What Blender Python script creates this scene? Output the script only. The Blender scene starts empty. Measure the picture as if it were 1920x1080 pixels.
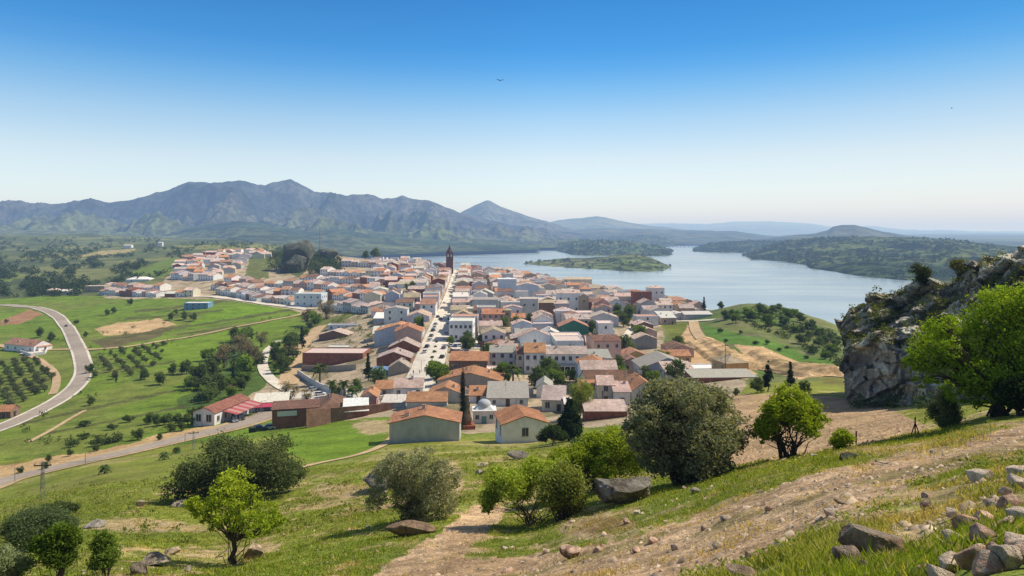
import bpy, math, random
import numpy as np
from mathutils import Vector
R = math.radians
rng = np.random.default_rng(7)
random.seed(7)
scene = bpy.context.scene
COL = scene.collection
F, CX, HY, H = 1300.0, 960.0, 438.0, 110.0   # focal length in px of the 1920 frame, centre, horizon row, eye height

# ------------------------------------------------------------------ numpy noise
def _hash(ix, iy, iz, s):
    n = (ix.astype(np.int64)*374761393 + iy.astype(np.int64)*668265263 + iz.astype(np.int64)*2147483647//3 + s*974634777) & 0xffffffff
    n = (n ^ (n >> 13))*1274126177 & 0xffffffff
    n = (n ^ (n >> 16))*2246822519 & 0xffffffff
    return ((n ^ (n >> 15)) & 0xffffff)/16777215.0
def vnoise(x, y, z=None, s=0):
    x = np.asarray(x, float); y = np.asarray(y, float)
    z = np.zeros_like(x) if z is None else np.asarray(z, float)
    ix, iy, iz = np.floor(x), np.floor(y), np.floor(z)
    fx, fy, fz = x-ix, y-iy, z-iz
    fx, fy, fz = [t*t*t*(t*(t*6-15)+10) for t in (fx, fy, fz)]
    r = 0
    for a in (0, 1):
        wx = fx if a else 1-fx
        for b in (0, 1):
            wy = fy if b else 1-fy
            for c in (0, 1):
                wz = fz if c else 1-fz
                r = r + wx*wy*wz*_hash(ix+a, iy+b, iz+c, s)
    return r*2-1
def fbm(x, y, z=None, o=4, s=0, g=0.5):
    t, a, f, n = 0, 1.0, 1.0, 0.0
    for i in range(o):
        t = t + a*vnoise(x*f, y*f, None if z is None else z*f, s+i*17)
        n += a; a *= g; f *= 2.03
    return t/n
def cells(x, y, z, s=0):
    "a random value per irregular cell: blocky rock"
    ix, iy, iz = np.floor(x), np.floor(y), np.floor(z); best = np.full(x.shape, 9.0); val = np.zeros(x.shape)
    for a in (-1, 0, 1):
        for b in (-1, 0, 1):
            for c in (-1, 0, 1):
                jx, jy, jz = ix+a, iy+b, iz+c
                d = (jx+_hash(jx, jy, jz, s)-x)**2+(jy+_hash(jx, jy, jz, s+1)-y)**2+(jz+_hash(jx, jy, jz, s+2)-z)**2
                k = d < best; best = np.where(k, d, best); val = np.where(k, _hash(jx, jy, jz, s+3), val)
    return val*2-1
def ridged(x, y, z=None, o=4, s=0):
    t, a, f, n = 0, 1.0, 1.0, 0.0
    for i in range(o):
        t = t + a*(1-2*np.abs(vnoise(x*f, y*f, None if z is None else z*f, s+i*13)))
        n += a; a *= 0.5; f *= 2.1
    return t/n
def sstep(a, b, x):
    t = np.clip((x-a)/(b-a), 0, 1); return t*t*(3-2*t)

# ------------------------------------------------------------------ terrain of the near side
# every column: bearing (px), then (distance, row) pairs of the ground seen along it
PROF = {
 -700: [(3,1300),(10,1250),(30,1090),(60,1000),(95,950),(142,925),(160,905),(200,860),(260,800),(330,740),(450,680),(560,630),(650,600),(800,565),(1000,535),(1400,500),(2000,468),(2500,448),(3200,440),(4200,447)],
 0: [(3,1300),(10,1250),(30,1095),(45,1040),(60,1000),(95,950),(142,916),(160,890),(185,850),(230,802),(300,742),(400,672),(560,600),(650,573),(800,545),(1000,520),(1400,490),(2000,462),(2500,446),(3200,437),(4200,446)],
 200: [(3,1300),(10,1250),(25,1110),(45,1010),(75,940),(120,890),(160,863),(178,846),(200,818),(230,790),(280,745),(330,702),(400,660),(480,618),(560,590),(650,566),(750,548),(850,535),(1000,515),(1400,485),(2000,462),(2500,450),(3000,441),(4200,447)],
 430: [(3,1300),(10,1200),(25,1100),(40,1050),(60,985),(80,930),(110,880),(150,845),(190,814),(205,796),(240,760),(300,712),(360,680),(440,640),(520,598),(560,580),(620,566),(680,552),(760,535),(850,512),(950,492),(1100,476),(1400,468),(2000,460),(2600,451),(4200,449)],
 600: [(3,1250),(10,1150),(25,1080),(40,1010),(60,950),(90,895),(120,860),(165,818),(190,800),(230,765),(260,740),(300,710),(360,670),(420,637),(480,607),(560,580),(640,560),(740,538),(850,512),(960,492),(1100,480),(1300,478),(1800,474),(2600,471),(4200,471)],
 800: [(3,1250),(10,1150),(22,1080),(32,1010),(45,955),(70,890),(100,855),(140,828),(165,800),(190,768),(220,737),(250,710),(300,667),(360,628),(430,593),(520,563),(620,541),(720,526),(850,510),(950,501),(1050,497),(1300,504),(1700,530),(2200,530)],
 1000: [(3,1200),(10,1130),(22,1070),(30,1010),(45,940),(65,890),(95,852),(135,828),(165,797),(195,762),(240,722),(265,700),(330,657),(400,620),(480,590),(600,562),(720,545),(850,531),(950,524),(1050,521),(1300,526),(1600,540),(2200,530)],
 1200: [(3,1200),(8,1120),(15,1060),(22,990),(32,930),(45,892),(70,852),(100,820),(140,792),(190,762),(230,735),(300,690),(360,650),(430,612),(500,590),(600,570),(650,564),(800,562),(1100,575),(1600,560),(2200,530)],
 1300: [(3,1200),(7,1120),(12,1060),(19,980),(27,925),(38,895),(60,850),(90,812),(140,770),(190,742),(240,712),(300,682),(360,645),(430,610),(480,597),(550,588),(620,586),(800,605),(1100,590),(1600,560),(2200,530)],
 1400: [(3,1200),(6,1130),(10,1050),(16,960),(25,892),(35,872),(48,866),(70,830),(100,785),(140,745),(200,720),(260,690),(300,666),(360,633),(420,598),(470,576),(520,565),(600,578),(800,620),(1600,560),(2200,530)],
 1490: [(3,1180),(6,1090),(10,1010),(16,920),(25,872),(34,858),(46,852),(65,822),(95,775),(135,742),(200,716),(260,695),(300,678),(360,640),(420,600),(465,580),(500,578),(560,610),(1000,610),(1600,560),(2200,530)],
 1580: [(3,1150),(6,1050),(10,960),(16,890),(24,862),(34,845),(45,834),(60,815),(80,785),(110,752),(150,738),(200,714),(260,697),(330,655),(400,622),(440,610),(490,618),(560,680),(1000,610),(1600,560),(2200,530)],
 1750: [(2.5,1150),(5,1060),(8,970),(13,890),(20,848),(28,830),(34,820),(45,806),(60,778),(80,758),(110,748),(200,748),(350,765),(700,690),(1600,580),(2200,540)],
 1850: [(2,1100),(5,1000),(8,930),(13,870),(18,832),(26,805),(40,780),(60,760),(90,748),(200,770),(400,800),(1000,640),(1600,580),(2200,540)],
 2000: [(2,1080),(5,980),(8,900),(13,850),(18,815),(26,790),(40,765),(60,745),(90,735),(200,760),(400,800),(1000,640),(1600,580),(2200,540)],
 2700: [(2,1080),(5,980),(8,900),(13,850),(18,815),(26,790),(40,765),(60,745),(90,735),(200,760),(400,800),(1000,640),(1600,580),(2200,540)],
}
_cols = np.array(sorted(PROF)); _L0, _L1, _NL = math.log(1.5), math.log(4600.0), 900
_L = np.linspace(_L0, _L1, _NL)
_T = []
for c in _cols:
    a = np.array(PROF[c], float); _T.append(np.interp(_L, np.log(a[:, 0]), a[:, 1]))
_T = np.array(_T)
_PX = np.arange(-700, 2701, 10.0)
_G = np.array([[0.0]])
def _build():
    g = np.empty((len(_PX), _NL))
    for j in range(_NL):
        g[:, j] = np.interp(_PX, _cols, _T[:, j])
    def blur(m, r, ax):
        k = np.exp(-np.linspace(-2, 2, 2*r+1)**2); k /= k.sum()
        pad = [(0, 0), (0, 0)]; pad[ax] = (r, r)
        q = np.pad(m, pad, mode='edge')
        return np.apply_along_axis(lambda v: np.convolve(v, k, 'valid'), ax, q)
    g = blur(g, 9, 1); g = blur(g, 5, 0)
    return g
_G = _build()
def base_row(px, Y):
    i = np.clip((px+700)/10.0, 0, len(_PX)-1.001); j = np.clip((np.log(Y)-_L0)/(_L1-_L0)*(_NL-1), 0, _NL-1.001)
    i0 = i.astype(int); j0 = j.astype(int); a = i-i0; b = j-j0
    return ((_G[i0, j0]*(1-b)+_G[i0, j0+1]*b)*(1-a) + (_G[i0+1, j0]*(1-b)+_G[i0+1, j0+1]*b)*a)
def gz(X, Y):
    "ground height at world X, Y"
    X = np.asarray(X, float); Y = np.maximum(np.asarray(Y, float), 1.6)
    px = CX + F*X/Y
    z = H - (base_row(px, Y)-HY)/F*Y
    near = 1-sstep(60, 110, Y)
    z = z + near*sstep(6, 20, Y)*(0.16*fbm(X/3.1, Y/3.1, o=4, s=3) + 0.05*fbm(X/.6, Y/.6, o=2, s=5))
    far = sstep(900, 1600, Y)*(1-sstep(760, 900, px))*sstep(0, 30, z+5)
    z = z + far*12*fbm(X/260, Y/260, o=4, s=9)
    left = (1-sstep(450, 620, px))*sstep(230, 330, Y)*(1-sstep(900, 1600, Y))
    z = z + left*1.6*fbm(X/60, Y/60, o=3, s=11)
    hill = sstep(1290, 1380, px)*sstep(190, 280, Y)*(1-sstep(800, 900, Y))
    z = z + hill*2.0*fbm(X/30, Y/30, o=4, s=12)
    return np.maximum(z, -8.0)
def g1(X, Y): return float(gz(np.array([X]), np.array([Y]))[0])
_YS = np.exp(np.linspace(math.log(2.5), math.log(4200), 1400))
def hit(px, py, ymin=2.5):
    "where the line of sight through a picture point first meets the ground"
    Y = _YS[_YS >= ymin]; X = (px-CX)/F*Y
    row = HY + (H-gz(X, Y))*F/Y
    k = np.nonzero(row <= py)[0]
    y = Y[k[0]] if len(k) else Y[-1]
    if len(k) and k[0] > 0:
        r0, r1 = row[k[0]-1], row[k[0]]; y = Y[k[0]-1] + (Y[k[0]]-Y[k[0]-1])*(r0-py)/(r0-r1+1e-9)
    x = (px-CX)/F*y
    return x, y, g1(x, y)
def proj(X, Y, Z):
    return CX+F*X/Y, HY+(H-Z)*F/Y

# ------------------------------------------------------------------ mesh helpers
def srgb(r, g, b):
    return tuple(((v/255)/12.92 if v/255 <= .04045 else ((v/255+.055)/1.055)**2.4) for v in (r, g, b))
def tag(o, label=None, cat=None, group=None, kind=None):
    if label: o['label'] = label
    if cat: o['category'] = cat
    if group: o['group'] = group
    if kind: o['kind'] = kind
    return o
def link(o, parent=None):
    COL.objects.link(o)
    if parent is not None: o.parent = parent
    return o
def empty(name, loc=(0, 0, 0), rz=0.0, label=None, cat=None, group=None):
    o = bpy.data.objects.new(name, None); o.empty_display_size = .5
    o.location = loc; o.rotation_euler = (0, 0, rz); link(o); tag(o, label, cat, group); return o
def np_mesh(name, V, Fq, mats, col=None, smooth=False, uv=None, fm=None):
    "V (n,3); Fq (m,k) faces of one size; col per-vertex (n,3)"
    me = bpy.data.meshes.new(name)
    V = np.asarray(V, np.float32); Fq = np.asarray(Fq, np.int32); m, k = Fq.shape
    me.vertices.add(len(V)); me.vertices.foreach_set('co', V.ravel())
    me.loops.add(m*k); me.loops.foreach_set('vertex_index', Fq.ravel())
    me.polygons.add(m); me.polygons.foreach_set('loop_start', np.arange(0, m*k, k, dtype=np.int32))
    me.polygons.foreach_set('loop_total', np.full(m, k, np.int32))
    if fm is not None: me.polygons.foreach_set('material_index', np.asarray(fm, np.int32))
    me.update(calc_edges=True)
    if col is not None:
        a = me.color_attributes.new('Col', 'FLOAT_COLOR', 'POINT')
        c = np.ones((len(V), 4), np.float32); c[:, :3] = col; a.data.foreach_set('color', c.ravel())
    if smooth: me.polygons.foreach_set('use_smooth', np.ones(m, bool))
    for mt in (mats if isinstance(mats, (list, tuple)) else [mats]): me.materials.append(mt)
    return me
class MB:
    def __init__(s): s.v = []; s.f = []; s.c = []; s.uv = []; s.m = []
    def poly(s, pts, col=(1, 1, 1), uv=None, m=0):
        i = len(s.v); s.v += [tuple(p) for p in pts]; s.f.append(list(range(i, i+len(pts))))
        s.c.append(col); s.uv.append(uv or [(p[0]+p[1], p[2]) for p in pts]); s.m.append(m)
    def box(s, x0, x1, y0, y1, z0, z1, col=(1, 1, 1), m=0, bottom=False):
        P = [(x0, y0), (x1, y0), (x1, y1), (x0, y1)]
        for a in range(4):
            p, q = P[a], P[(a+1) % 4]
            s.poly([(p[0], p[1], z0), (q[0], q[1], z0), (q[0], q[1], z1), (p[0], p[1], z1)], col, m=m)
        s.poly([(x, y, z1) for x, y in P], col, m=m)
        if bottom: s.poly([(x, y, z0) for x, y in P[::-1]], col, m=m)
    def tube(s, pts, rad, n=6, col=(1, 1, 1), m=0, cap=True):
        pts = [Vector(p) for p in pts]
        if not isinstance(rad, (list, tuple)): rad = [rad]*len(pts)
        rings = []
        for i, p in enumerate(pts):
            d = (pts[min(i+1, len(pts)-1)]-pts[max(i-1, 0)]).normalized()
            a = d.cross(Vector((0, 0, 1)) if abs(d.z) < .9 else Vector((1, 0, 0))).normalized(); b = d.cross(a)
            rings.append([p+(a*math.cos(t*2*math.pi/n)+b*math.sin(t*2*math.pi/n))*rad[i] for t in range(n)])
        for r0, r1 in zip(rings, rings[1:]):
            for t in range(n):
                s.poly([r0[t], r0[(t+1) % n], r1[(t+1) % n], r1[t]], col, m=m)
        if cap: s.poly(rings[-1], col, m=m); s.poly(rings[0][::-1], col, m=m)
    def lathe(s, prof, n=16, c=(0, 0), col=(1, 1, 1), m=0):
        for (r0, z0), (r1, z1) in zip(prof, prof[1:]):
            for t in range(n):
                a0, a1 = t*2*math.pi/n, (t+1)*2*math.pi/n
                p = [(c[0]+r0*math.cos(a0), c[1]+r0*math.sin(a0), z0), (c[0]+r0*math.cos(a1), c[1]+r0*math.sin(a1), z0),
                     (c[0]+r1*math.cos(a1), c[1]+r1*math.sin(a1), z1), (c[0]+r1*math.cos(a0), c[1]+r1*math.sin(a0), z1)]
                if r1 < 1e-4: p = p[:3]
                elif r0 < 1e-4: p = [p[0], p[2], p[3]]
                s.poly(p, col, m=m)
    def mesh(s, name, mats):
        me = bpy.data.meshes.new(name); me.from_pydata(s.v, [], s.f); me.update()
        a = me.color_attributes.new('Col', 'FLOAT_COLOR', 'CORNER'); u = me.uv_layers.new(name='UVMap')
        cc, uu = [], []
        for f, c, q in zip(s.f, s.c, s.uv):
            for k in range(len(f)): cc += [c[0], c[1], c[2], 1.0]; uu += [q[k][0], q[k][1]]
        a.data.foreach_set('color', cc); u.data.foreach_set('uv', uu)
        for mt in (mats if isinstance(mats, (list, tuple)) else [mats]): me.materials.append(mt)
        me.polygons.foreach_set('material_index', s.m)
        return me
    def obj(s, name, mats, parent=None, loc=None, rz=0.0, smooth=False):
        me = s.mesh(name, mats); o = bpy.data.objects.new(name, me); link(o, parent)
        if smooth: me.polygons.foreach_set('use_smooth', [True]*len(me.polygons))
        if loc is not None: o.location = loc; o.rotation_euler = (0, 0, rz)
        return o
def place(name, me, parent=None, loc=(0, 0, 0), rz=0.0, sc=None):
    o = bpy.data.objects.new(name, me); link(o, parent); o.location = loc; o.rotation_euler = (0, 0, rz)
    if sc is not None: o.scale = sc if isinstance(sc, (tuple, list)) else (sc, sc, sc)
    return o

# ------------------------------------------------------------------ materials
class NT:
    def __init__(s, name):
        s.m = bpy.data.materials.new(name); s.m.use_nodes = True; s.t = s.m.node_tree; s.t.nodes.clear()
        s.out = s.t.nodes.new('ShaderNodeOutputMaterial')
    def n(s, typ, **kw):
        nd = s.t.nodes.new('ShaderNode'+typ)
        for k, v in kw.items():
            if k.startswith('_'): setattr(nd, k[1:], v)
            else:
                key = k.replace('__', ' ')
                nd.inputs[int(key[1:]) if key[0] == 'i' and key[1:].isdigit() else key].default_value = v
        return nd
    def l(s, a, b): s.t.links.new(a, b)
    def noise(s, vec, scale, detail=4, rough=.6):
        nd = s.n('TexNoise', Scale=scale, Detail=detail, Roughness=rough); s.l(vec, nd.inputs['Vector']); return nd.outputs['Fac']
    def maprange(s, v, a, b, c, d):
        nd = s.n('MapRange'); s.l(v, nd.inputs[0])
        for i, x in enumerate((a, b, c, d)): nd.inputs[1+i].default_value = x
        return nd.outputs[0]
    def mul(s, colr, v):
        nd = s.n('Vector' + 'Math', _operation='SCALE'); s.l(colr, nd.inputs[0]); s.l(v, nd.inputs['Scale']); return nd.outputs[0]
    def math(s, op, a, b):
        nd = s.n('Math', _operation=op)
        for i, x in enumerate((a, b)):
            if isinstance(x, (int, float)): nd.inputs[i].default_value = x
            else: s.l(x, nd.inputs[i])
        return nd.outputs[0]
    def mix(s, fac, a, b):
        nd = s.n('Mix', _data_type='RGBA')
        for sock, x in ((nd.inputs['Factor'], fac), (nd.inputs[6], a), (nd.inputs[7], b)):
            if isinstance(x, (int, float)): sock.default_value = x
            elif isinstance(x, tuple): sock.default_value = (*x, 1) if len(x) == 3 else x
            else: s.l(x, sock)
        return nd.outputs[2]
    def bsdf(s, colr, rough=.9, bump=None, strength=.5, dist=.1, spec=.2, metallic=0.0):
        b = s.n('BsdfPrincipled', Roughness=rough, Metallic=metallic); b.inputs['Specular IOR Level'].default_value = spec
        if isinstance(colr, tuple): b.inputs['Base Color'].default_value = (*colr, 1)
        else: s.l(colr, b.inputs['Base Color'])
        if bump is not None:
            q = s.n('Bump', Strength=strength, Distance=dist); s.l(bump, q.inputs['Height']); s.l(q.outputs[0], b.inputs['Normal'])
        s.l(b.outputs[0], s.out.inputs['Surface']); return b
    def attr(s, name='Col'):
        return s.n('Attribute', _attribute_name=name).outputs['Color']
    def pos(s): return s.n('NewGeometry').outputs['Position']

def mat_ground():
    t = NT('ground'); p = t.pos(); c = t.attr()
    a = t.maprange(t.noise(p, 1.3, 6, .65), .3, .7, .62, 1.38)
    b = t.maprange(t.noise(p, .09, 7, .7), .3, .7, .62, 1.35)
    g = t.maprange(t.noise(p, 7, 5, .75), .3, .7, .52, 1.48)
    k = t.math('MULTIPLY', t.math('MULTIPLY', a, b), g)
    t.bsdf(t.mul(c, k), .95, t.math('ADD', t.noise(p, 2.2, 6, .7), t.noise(p, .25, 4, .6)), .8, .35, .1); return t.m
def mat_far(name, dots=.02, dark=.45, big=.0015, thresh=.42, relief=8.0):
    t = NT(name); p = t.pos(); c = t.attr()
    v = t.n('TexVoronoi', Scale=dots); t.l(p, v.inputs['Vector'])
    nz = t.noise(p, dots*.35, 4, .7)
    d = t.maprange(t.math('ADD', v.outputs['Distance'], t.maprange(nz, .3, .7, .35, -.35)), thresh-.08, thresh+.08, dark, 1.0)
    a = t.maprange(t.noise(p, big, 6, .65), .3, .7, .65, 1.35)
    e = t.maprange(t.noise(p, dots*1.7, 4, .7), .3, .7, .7, 1.3)
    t.bsdf(t.mul(c, t.math('MULTIPLY', t.math('MULTIPLY', d, a), e)), 1.0, t.noise(p, dots*.5, 6, .7), 1.0, relief, .0); return t.m
def mat_road(name, colr, sc=.8, rough=.9):
    t = NT(name); p = t.pos()
    a = t.maprange(t.noise(p, sc, 6, .65), .3, .7, .78, 1.22); b = t.maprange(t.noise(p, .06, 4, .6), .3, .7, .85, 1.15)
    cc = t.n('RGB'); cc.outputs[0].default_value = (*colr, 1)
    t.bsdf(t.mul(cc.outputs[0], t.math('MULTIPLY', a, b)), rough, t.noise(p, 5, 4, .7), .4, .05, .15); return t.m
def mat_wall():
    t = NT('plaster wall'); p = t.pos(); c = t.attr()
    a = t.maprange(t.noise(p, .7, 5, .65), .3, .75, .82, 1.08)
    st = t.n('Mapping'); st.inputs['Scale'].default_value = (1.6, 1.6, .22); t.l(p, st.inputs['Vector'])
    b = t.maprange(t.noise(st.outputs[0], .8, 5, .6), .35, .7, .90, 1.03)
    t.bsdf(t.mul(c, t.math('MULTIPLY', a, b)), .9, t.noise(p, 3, 3, .6), .2, .03, .1); return t.m
def mat_roof():
    t = NT('clay roof tiles'); p = t.pos(); c = t.attr()
    uv = t.n('UVMap').outputs[0]
    w = t.n('TexWave', Scale=4.2, Distortion=.25); w.wave_type = 'BANDS'; w.bands_direction = 'X'; t.l(uv, w.inputs['Vector'])
    w.inputs['Detail'].default_value = 1
    r = t.n('TexWave', Scale=.9, Distortion=.6); r.bands_direction = 'Y'; t.l(uv, r.inputs['Vector'])
    a = t.maprange(t.noise(p, 1.1, 6, .75), .3, .7, .62, 1.3)
    b = t.maprange(t.noise(p, .25, 3, .6), .3, .7, .8, 1.2)
    wv = t.maprange(w.outputs['Fac'], 0, 1, .72, 1.12); rv = t.maprange(r.outputs['Fac'], 0, 1, .88, 1.06)
    k = t.math('MULTIPLY', t.math('MULTIPLY', a, b), t.math('MULTIPLY', wv, rv))
    t.bsdf(t.mul(c, k), .85, t.math('ADD', w.outputs['Fac'], t.math('MULTIPLY', r.outputs['Fac'], .5)), .7, .12, .15); return t.m
def mat_brick():
    t = NT('brick wall'); p = t.pos(); c = t.attr()
    uv = t.n('UVMap').outputs[0]
    b = t.n('TexBrick', Scale=1.6); b.inputs['Color1'].default_value = (1, .95, .9, 1); b.inputs['Color2'].default_value = (.75, .72, .7, 1)
    b.inputs['Mortar'].default_value = (1.3, 1.35, 1.35, 1); b.inputs['Mortar Size'].default_value = .02; t.l(uv, b.inputs['Vector'])
    m = t.n('Mix', _data_type='RGBA', _blend_type='MULTIPLY'); m.inputs[0].default_value = 1
    t.l(c, m.inputs[6]); t.l(b.outputs['Color'], m.inputs[7])
    a = t.maprange(t.noise(p, .6, 6, .7), .3, .7, .65, 1.3)
    t.bsdf(t.mul(m.outputs[2], a), .92, t.noise(p, 2, 4, .7), .3, .05, .1); return t.m
def mat_leaf(name, trans=.35):
    t = NT(name); c = t.attr()
    oi = t.n('ObjectInfo'); k = t.maprange(oi.outputs['Random'], 0, 1, .8, 1.2)
    cc = t.mul(c, k)
    d = t.n('BsdfDiffuse'); tr = t.n('BsdfTranslucent'); t.l(cc, d.inputs['Color'])
    warm = t.n('Mix', _data_type='RGBA', _blend_type='MULTIPLY'); warm.inputs[0].default_value = 1
    t.l(cc, warm.inputs[6]); warm.inputs[7].default_value = (1.25, 1.25, .5, 1); t.l(warm.outputs[2], tr.inputs['Color'])
    m = t.n('MixShader', Fac=trans); t.l(d.outputs[0], m.inputs[1]); t.l(tr.outputs[0], m.inputs[2]); t.l(m.outputs[0], t.out.inputs['Surface']); return t.m
def mat_rock(name='rock', sc=1.0, lichen=.5):
    t = NT(name); p = t.pos(); c = t.attr()
    a = t.maprange(t.noise(p, .5*sc, 8, .7), .3, .7, .7, 1.35)
    b = t.maprange(t.noise(p, 4*sc, 6, .75), .3, .7, .65, 1.35)
    st = t.n('Mapping'); st.inputs['Scale'].default_value = (1.2*sc, 1.2*sc, .25*sc); st.inputs['Rotation'].default_value = (.3, .25, 0); t.l(p, st.inputs['Vector'])
    v = t.n('TexVoronoi', Scale=.5, _feature='DISTANCE_TO_EDGE'); t.l(st.outputs[0], v.inputs['Vector'])
    e = t.maprange(v.outputs['Distance'], 0, .05, .62, 1)
    li = t.maprange(t.noise(p, 1.7*sc, 5, .7), .56, .68, 0, lichen)
    cc = t.mix(li, c, (.30, .27, .20))
    t.bsdf(t.mul(cc, t.math('MULTIPLY', t.math('MULTIPLY', a, b), e)), .95, t.math('ADD', t.noise(p, 1.5*sc, 8, .75), t.noise(p, .4*sc, 5, .7)), 1.0, .35/sc, .1); return t.m
def mat_plain(name, colr, rough=.7, metallic=0.0, spec=.3, var=.15):
    t = NT(name); p = t.pos(); cc = t.n('RGB'); cc.outputs[0].default_value = (*colr, 1)
    a = t.maprange(t.noise(p, 2, 4, .6), .3, .7, 1-var, 1+var)
    t.bsdf(t.mul(cc.outputs[0], a), rough, None, spec=spec, metallic=metallic); return t.m
def mat_attr(name, rough=.8, var=.15, spec=.3, sc=2.0):
    t = NT(name); p = t.pos()
    a = t.maprange(t.noise(p, sc, 4, .6), .3, .7, 1-var, 1+var)
    t.bsdf(t.mul(t.attr(), a), rough, None, spec=spec); return t.m
def mat_water():
    t = NT('lake water'); p = t.pos()
    mp = t.n('Mapping'); mp.inputs['Scale'].default_value = (.012, .03, 1); t.l(p, mp.inputs['Vector'])
    big = t.noise(mp.outputs[0], .25, 3, .5)
    h = t.noise(mp.outputs[0], 12, 4, .6)
    b = t.bsdf((.27, .33, .36), .12, h, .06, 1.0, .5)
    r = t.maprange(big, .3, .7, .10, .26); t.l(r, b.inputs['Roughness'])
    b.inputs['IOR'].default_value = 1.33; return t.m
M = dict(ground=mat_ground(), road=mat_road('asphalt', (.36, .30, .245)), dirt=mat_road('dirt track', (.50, .36, .21), .5),
         pave=mat_road('pale paving', (.66, .60, .51), .5), verge=mat_road('dry verge', (.46, .34, .19), .4),
         wall=mat_wall(), roof=mat_roof(), brick=mat_brick(), leaf=mat_leaf('foliage'), rock=mat_rock(), cliff=mat_rock('cliff rock', .35, .5), pinkrock=mat_rock('pink rock', 1.4, .1),
         bark=mat_plain('bark', (.085, .065, .05), .95, var=.4), glass=mat_plain('window glass', (.035, .045, .055), .25, spec=.5),
         frame=mat_plain('painted wood', (.5, .47, .43), .7), door=mat_plain('brown door', (.13, .075, .045), .7),
         metal=mat_plain('galvanised metal', (.25, .25, .25), .6, .3), darkm=mat_plain('dark timber', (.07, .055, .045), .9),
         flat=mat_attr('flat roof', .9, .3, .1), paint=mat_attr('car paint', .35, .05, .5), rubber=mat_plain('rubber', (.02, .02, .02), .9),
         chrome=mat_plain('lamp glass', (.7, .7, .68), .3), water=mat_water(), mount=mat_far('mountain scrub', .018, .55, .0022, .50, 26.0),
         woods=mat_far('far woodland', .03, .38, .004, .52, 6.0), hazy=mat_far('distant hills', .004, .7, .0006, .4, 10.0),
         white=mat_plain('whitewash', (.78, .77, .74), .8), red=mat_plain('red awning', (.42, .07, .07), .8), skin=mat_attr('clothing', .9, .05, .1))
# ------------------------------------------------------------------ world, sun, camera, haze
SUN_EL, SUN_AZ = R(49), R(74)     # azimuth clockwise from +Y (the view direction): the sun stands to the right and beyond
sd = Vector((math.sin(SUN_AZ)*math.cos(SUN_EL), math.cos(SUN_AZ)*math.cos(SUN_EL), math.sin(SUN_EL)))
w = bpy.data.worlds.new("World"); scene.world = w; w.use_nodes = True; nt = w.node_tree; nt.nodes.clear()
sky = nt.nodes.new('ShaderNodeTexSky'); sky.sky_type = 'NISHITA'; sky.sun_disc = False
sky.sun_elevation = SUN_EL; sky.sun_rotation = SUN_AZ; sky.altitude = 400; sky.dust_density = 1.2; sky.ozone_density = 2.5
tc = nt.nodes.new('ShaderNodeTexCoord'); sep = nt.nodes.new('ShaderNodeSeparateXYZ'); nt.links.new(tc.outputs['Generated'], sep.inputs[0])
ramp = nt.nodes.new('ShaderNodeValToRGB'); nt.links.new(sep.outputs['Z'], ramp.inputs[0])
E = ramp.color_ramp.elements
SKYR = [(0.0, (1.85, 1.85, 1.95)), (.03, (1.90, 1.85, 1.88)), (.106, (1.78, 1.62, 1.50)), (.158, (1.25, 1.42, 1.46)), (.202, (.62, 1.17, 1.45)), (.231, (.28, .96, 1.43)), (.258, (.12, .83, 1.37)), (.319, (.05, .69, 1.24)), (.5, (.98, .90, .84)), (1.0, (1.18, .97, .86))]
E[0].position, E[0].color = SKYR[0][0], (*SKYR[0][1], 1); E[1].position, E[1].color = SKYR[-1][0], (*SKYR[-1][1], 1)
for ps, cc in SKYR[1:-1]:
    e = E.new(ps); e.color = (*cc, 1)
mx = nt.nodes.new('ShaderNodeMix'); mx.data_type = 'RGBA'; mx.blend_type = 'MULTIPLY'; mx.inputs[0].default_value = 1
nt.links.new(sky.outputs[0], mx.inputs[6]); nt.links.new(ramp.outputs[0], mx.inputs[7])
mr = nt.nodes.new('ShaderNodeMapRange'); nt.links.new(sep.outputs['X'], mr.inputs[0])
for i_, v_ in enumerate((.05, .62, 1.0, .70)): mr.inputs[1+i_].default_value = v_
vm = nt.nodes.new('ShaderNodeVectorMath'); vm.operation = 'SCALE'; nt.links.new(mx.outputs[2], vm.inputs[0]); nt.links.new(mr.outputs[0], vm.inputs['Scale'])
bg = nt.nodes.new('ShaderNodeBackground'); bg.inputs['Strength'].default_value = 0.115
wo = nt.nodes.new('ShaderNodeOutputWorld'); nt.links.new(vm.outputs[0], bg.inputs[0]); nt.links.new(bg.outputs[0], wo.inputs[0])
sl = bpy.data.lights.new('sun', 'SUN'); sl.energy = 5.0; sl.angle = R(.5); sl.color = (1.0, .92, .77)
so = bpy.data.objects.new('sun', sl); COL.objects.link(so); so.rotation_euler = (-sd).to_track_quat('-Z', 'Y').to_euler(); so.location = (0, 0, 300)
cam = bpy.data.cameras.new('camera'); co = bpy.data.objects.new('camera', cam); COL.objects.link(co); scene.camera = co
cam.sensor_width = 36; cam.lens = 36*F/1920; cam.clip_start = .3; cam.clip_end = 90000
cam.shift_y = -(540-HY)/1920; co.location = (0, 0, H); co.rotation_euler = (R(90), 0, 0)
scene.view_settings.view_transform = 'Standard'; scene.view_settings.look = 'None'; scene.view_settings.exposure = 0
scene.cycles.max_bounces = 5; scene.cycles.diffuse_bounces = 2; scene.cycles.glossy_bounces = 2; scene.cycles.transmission_bounces = 2
scene.cycles.transparent_max_bounces = 8; scene.cycles.volume_bounces = 0; scene.cycles.use_denoising = True
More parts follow.
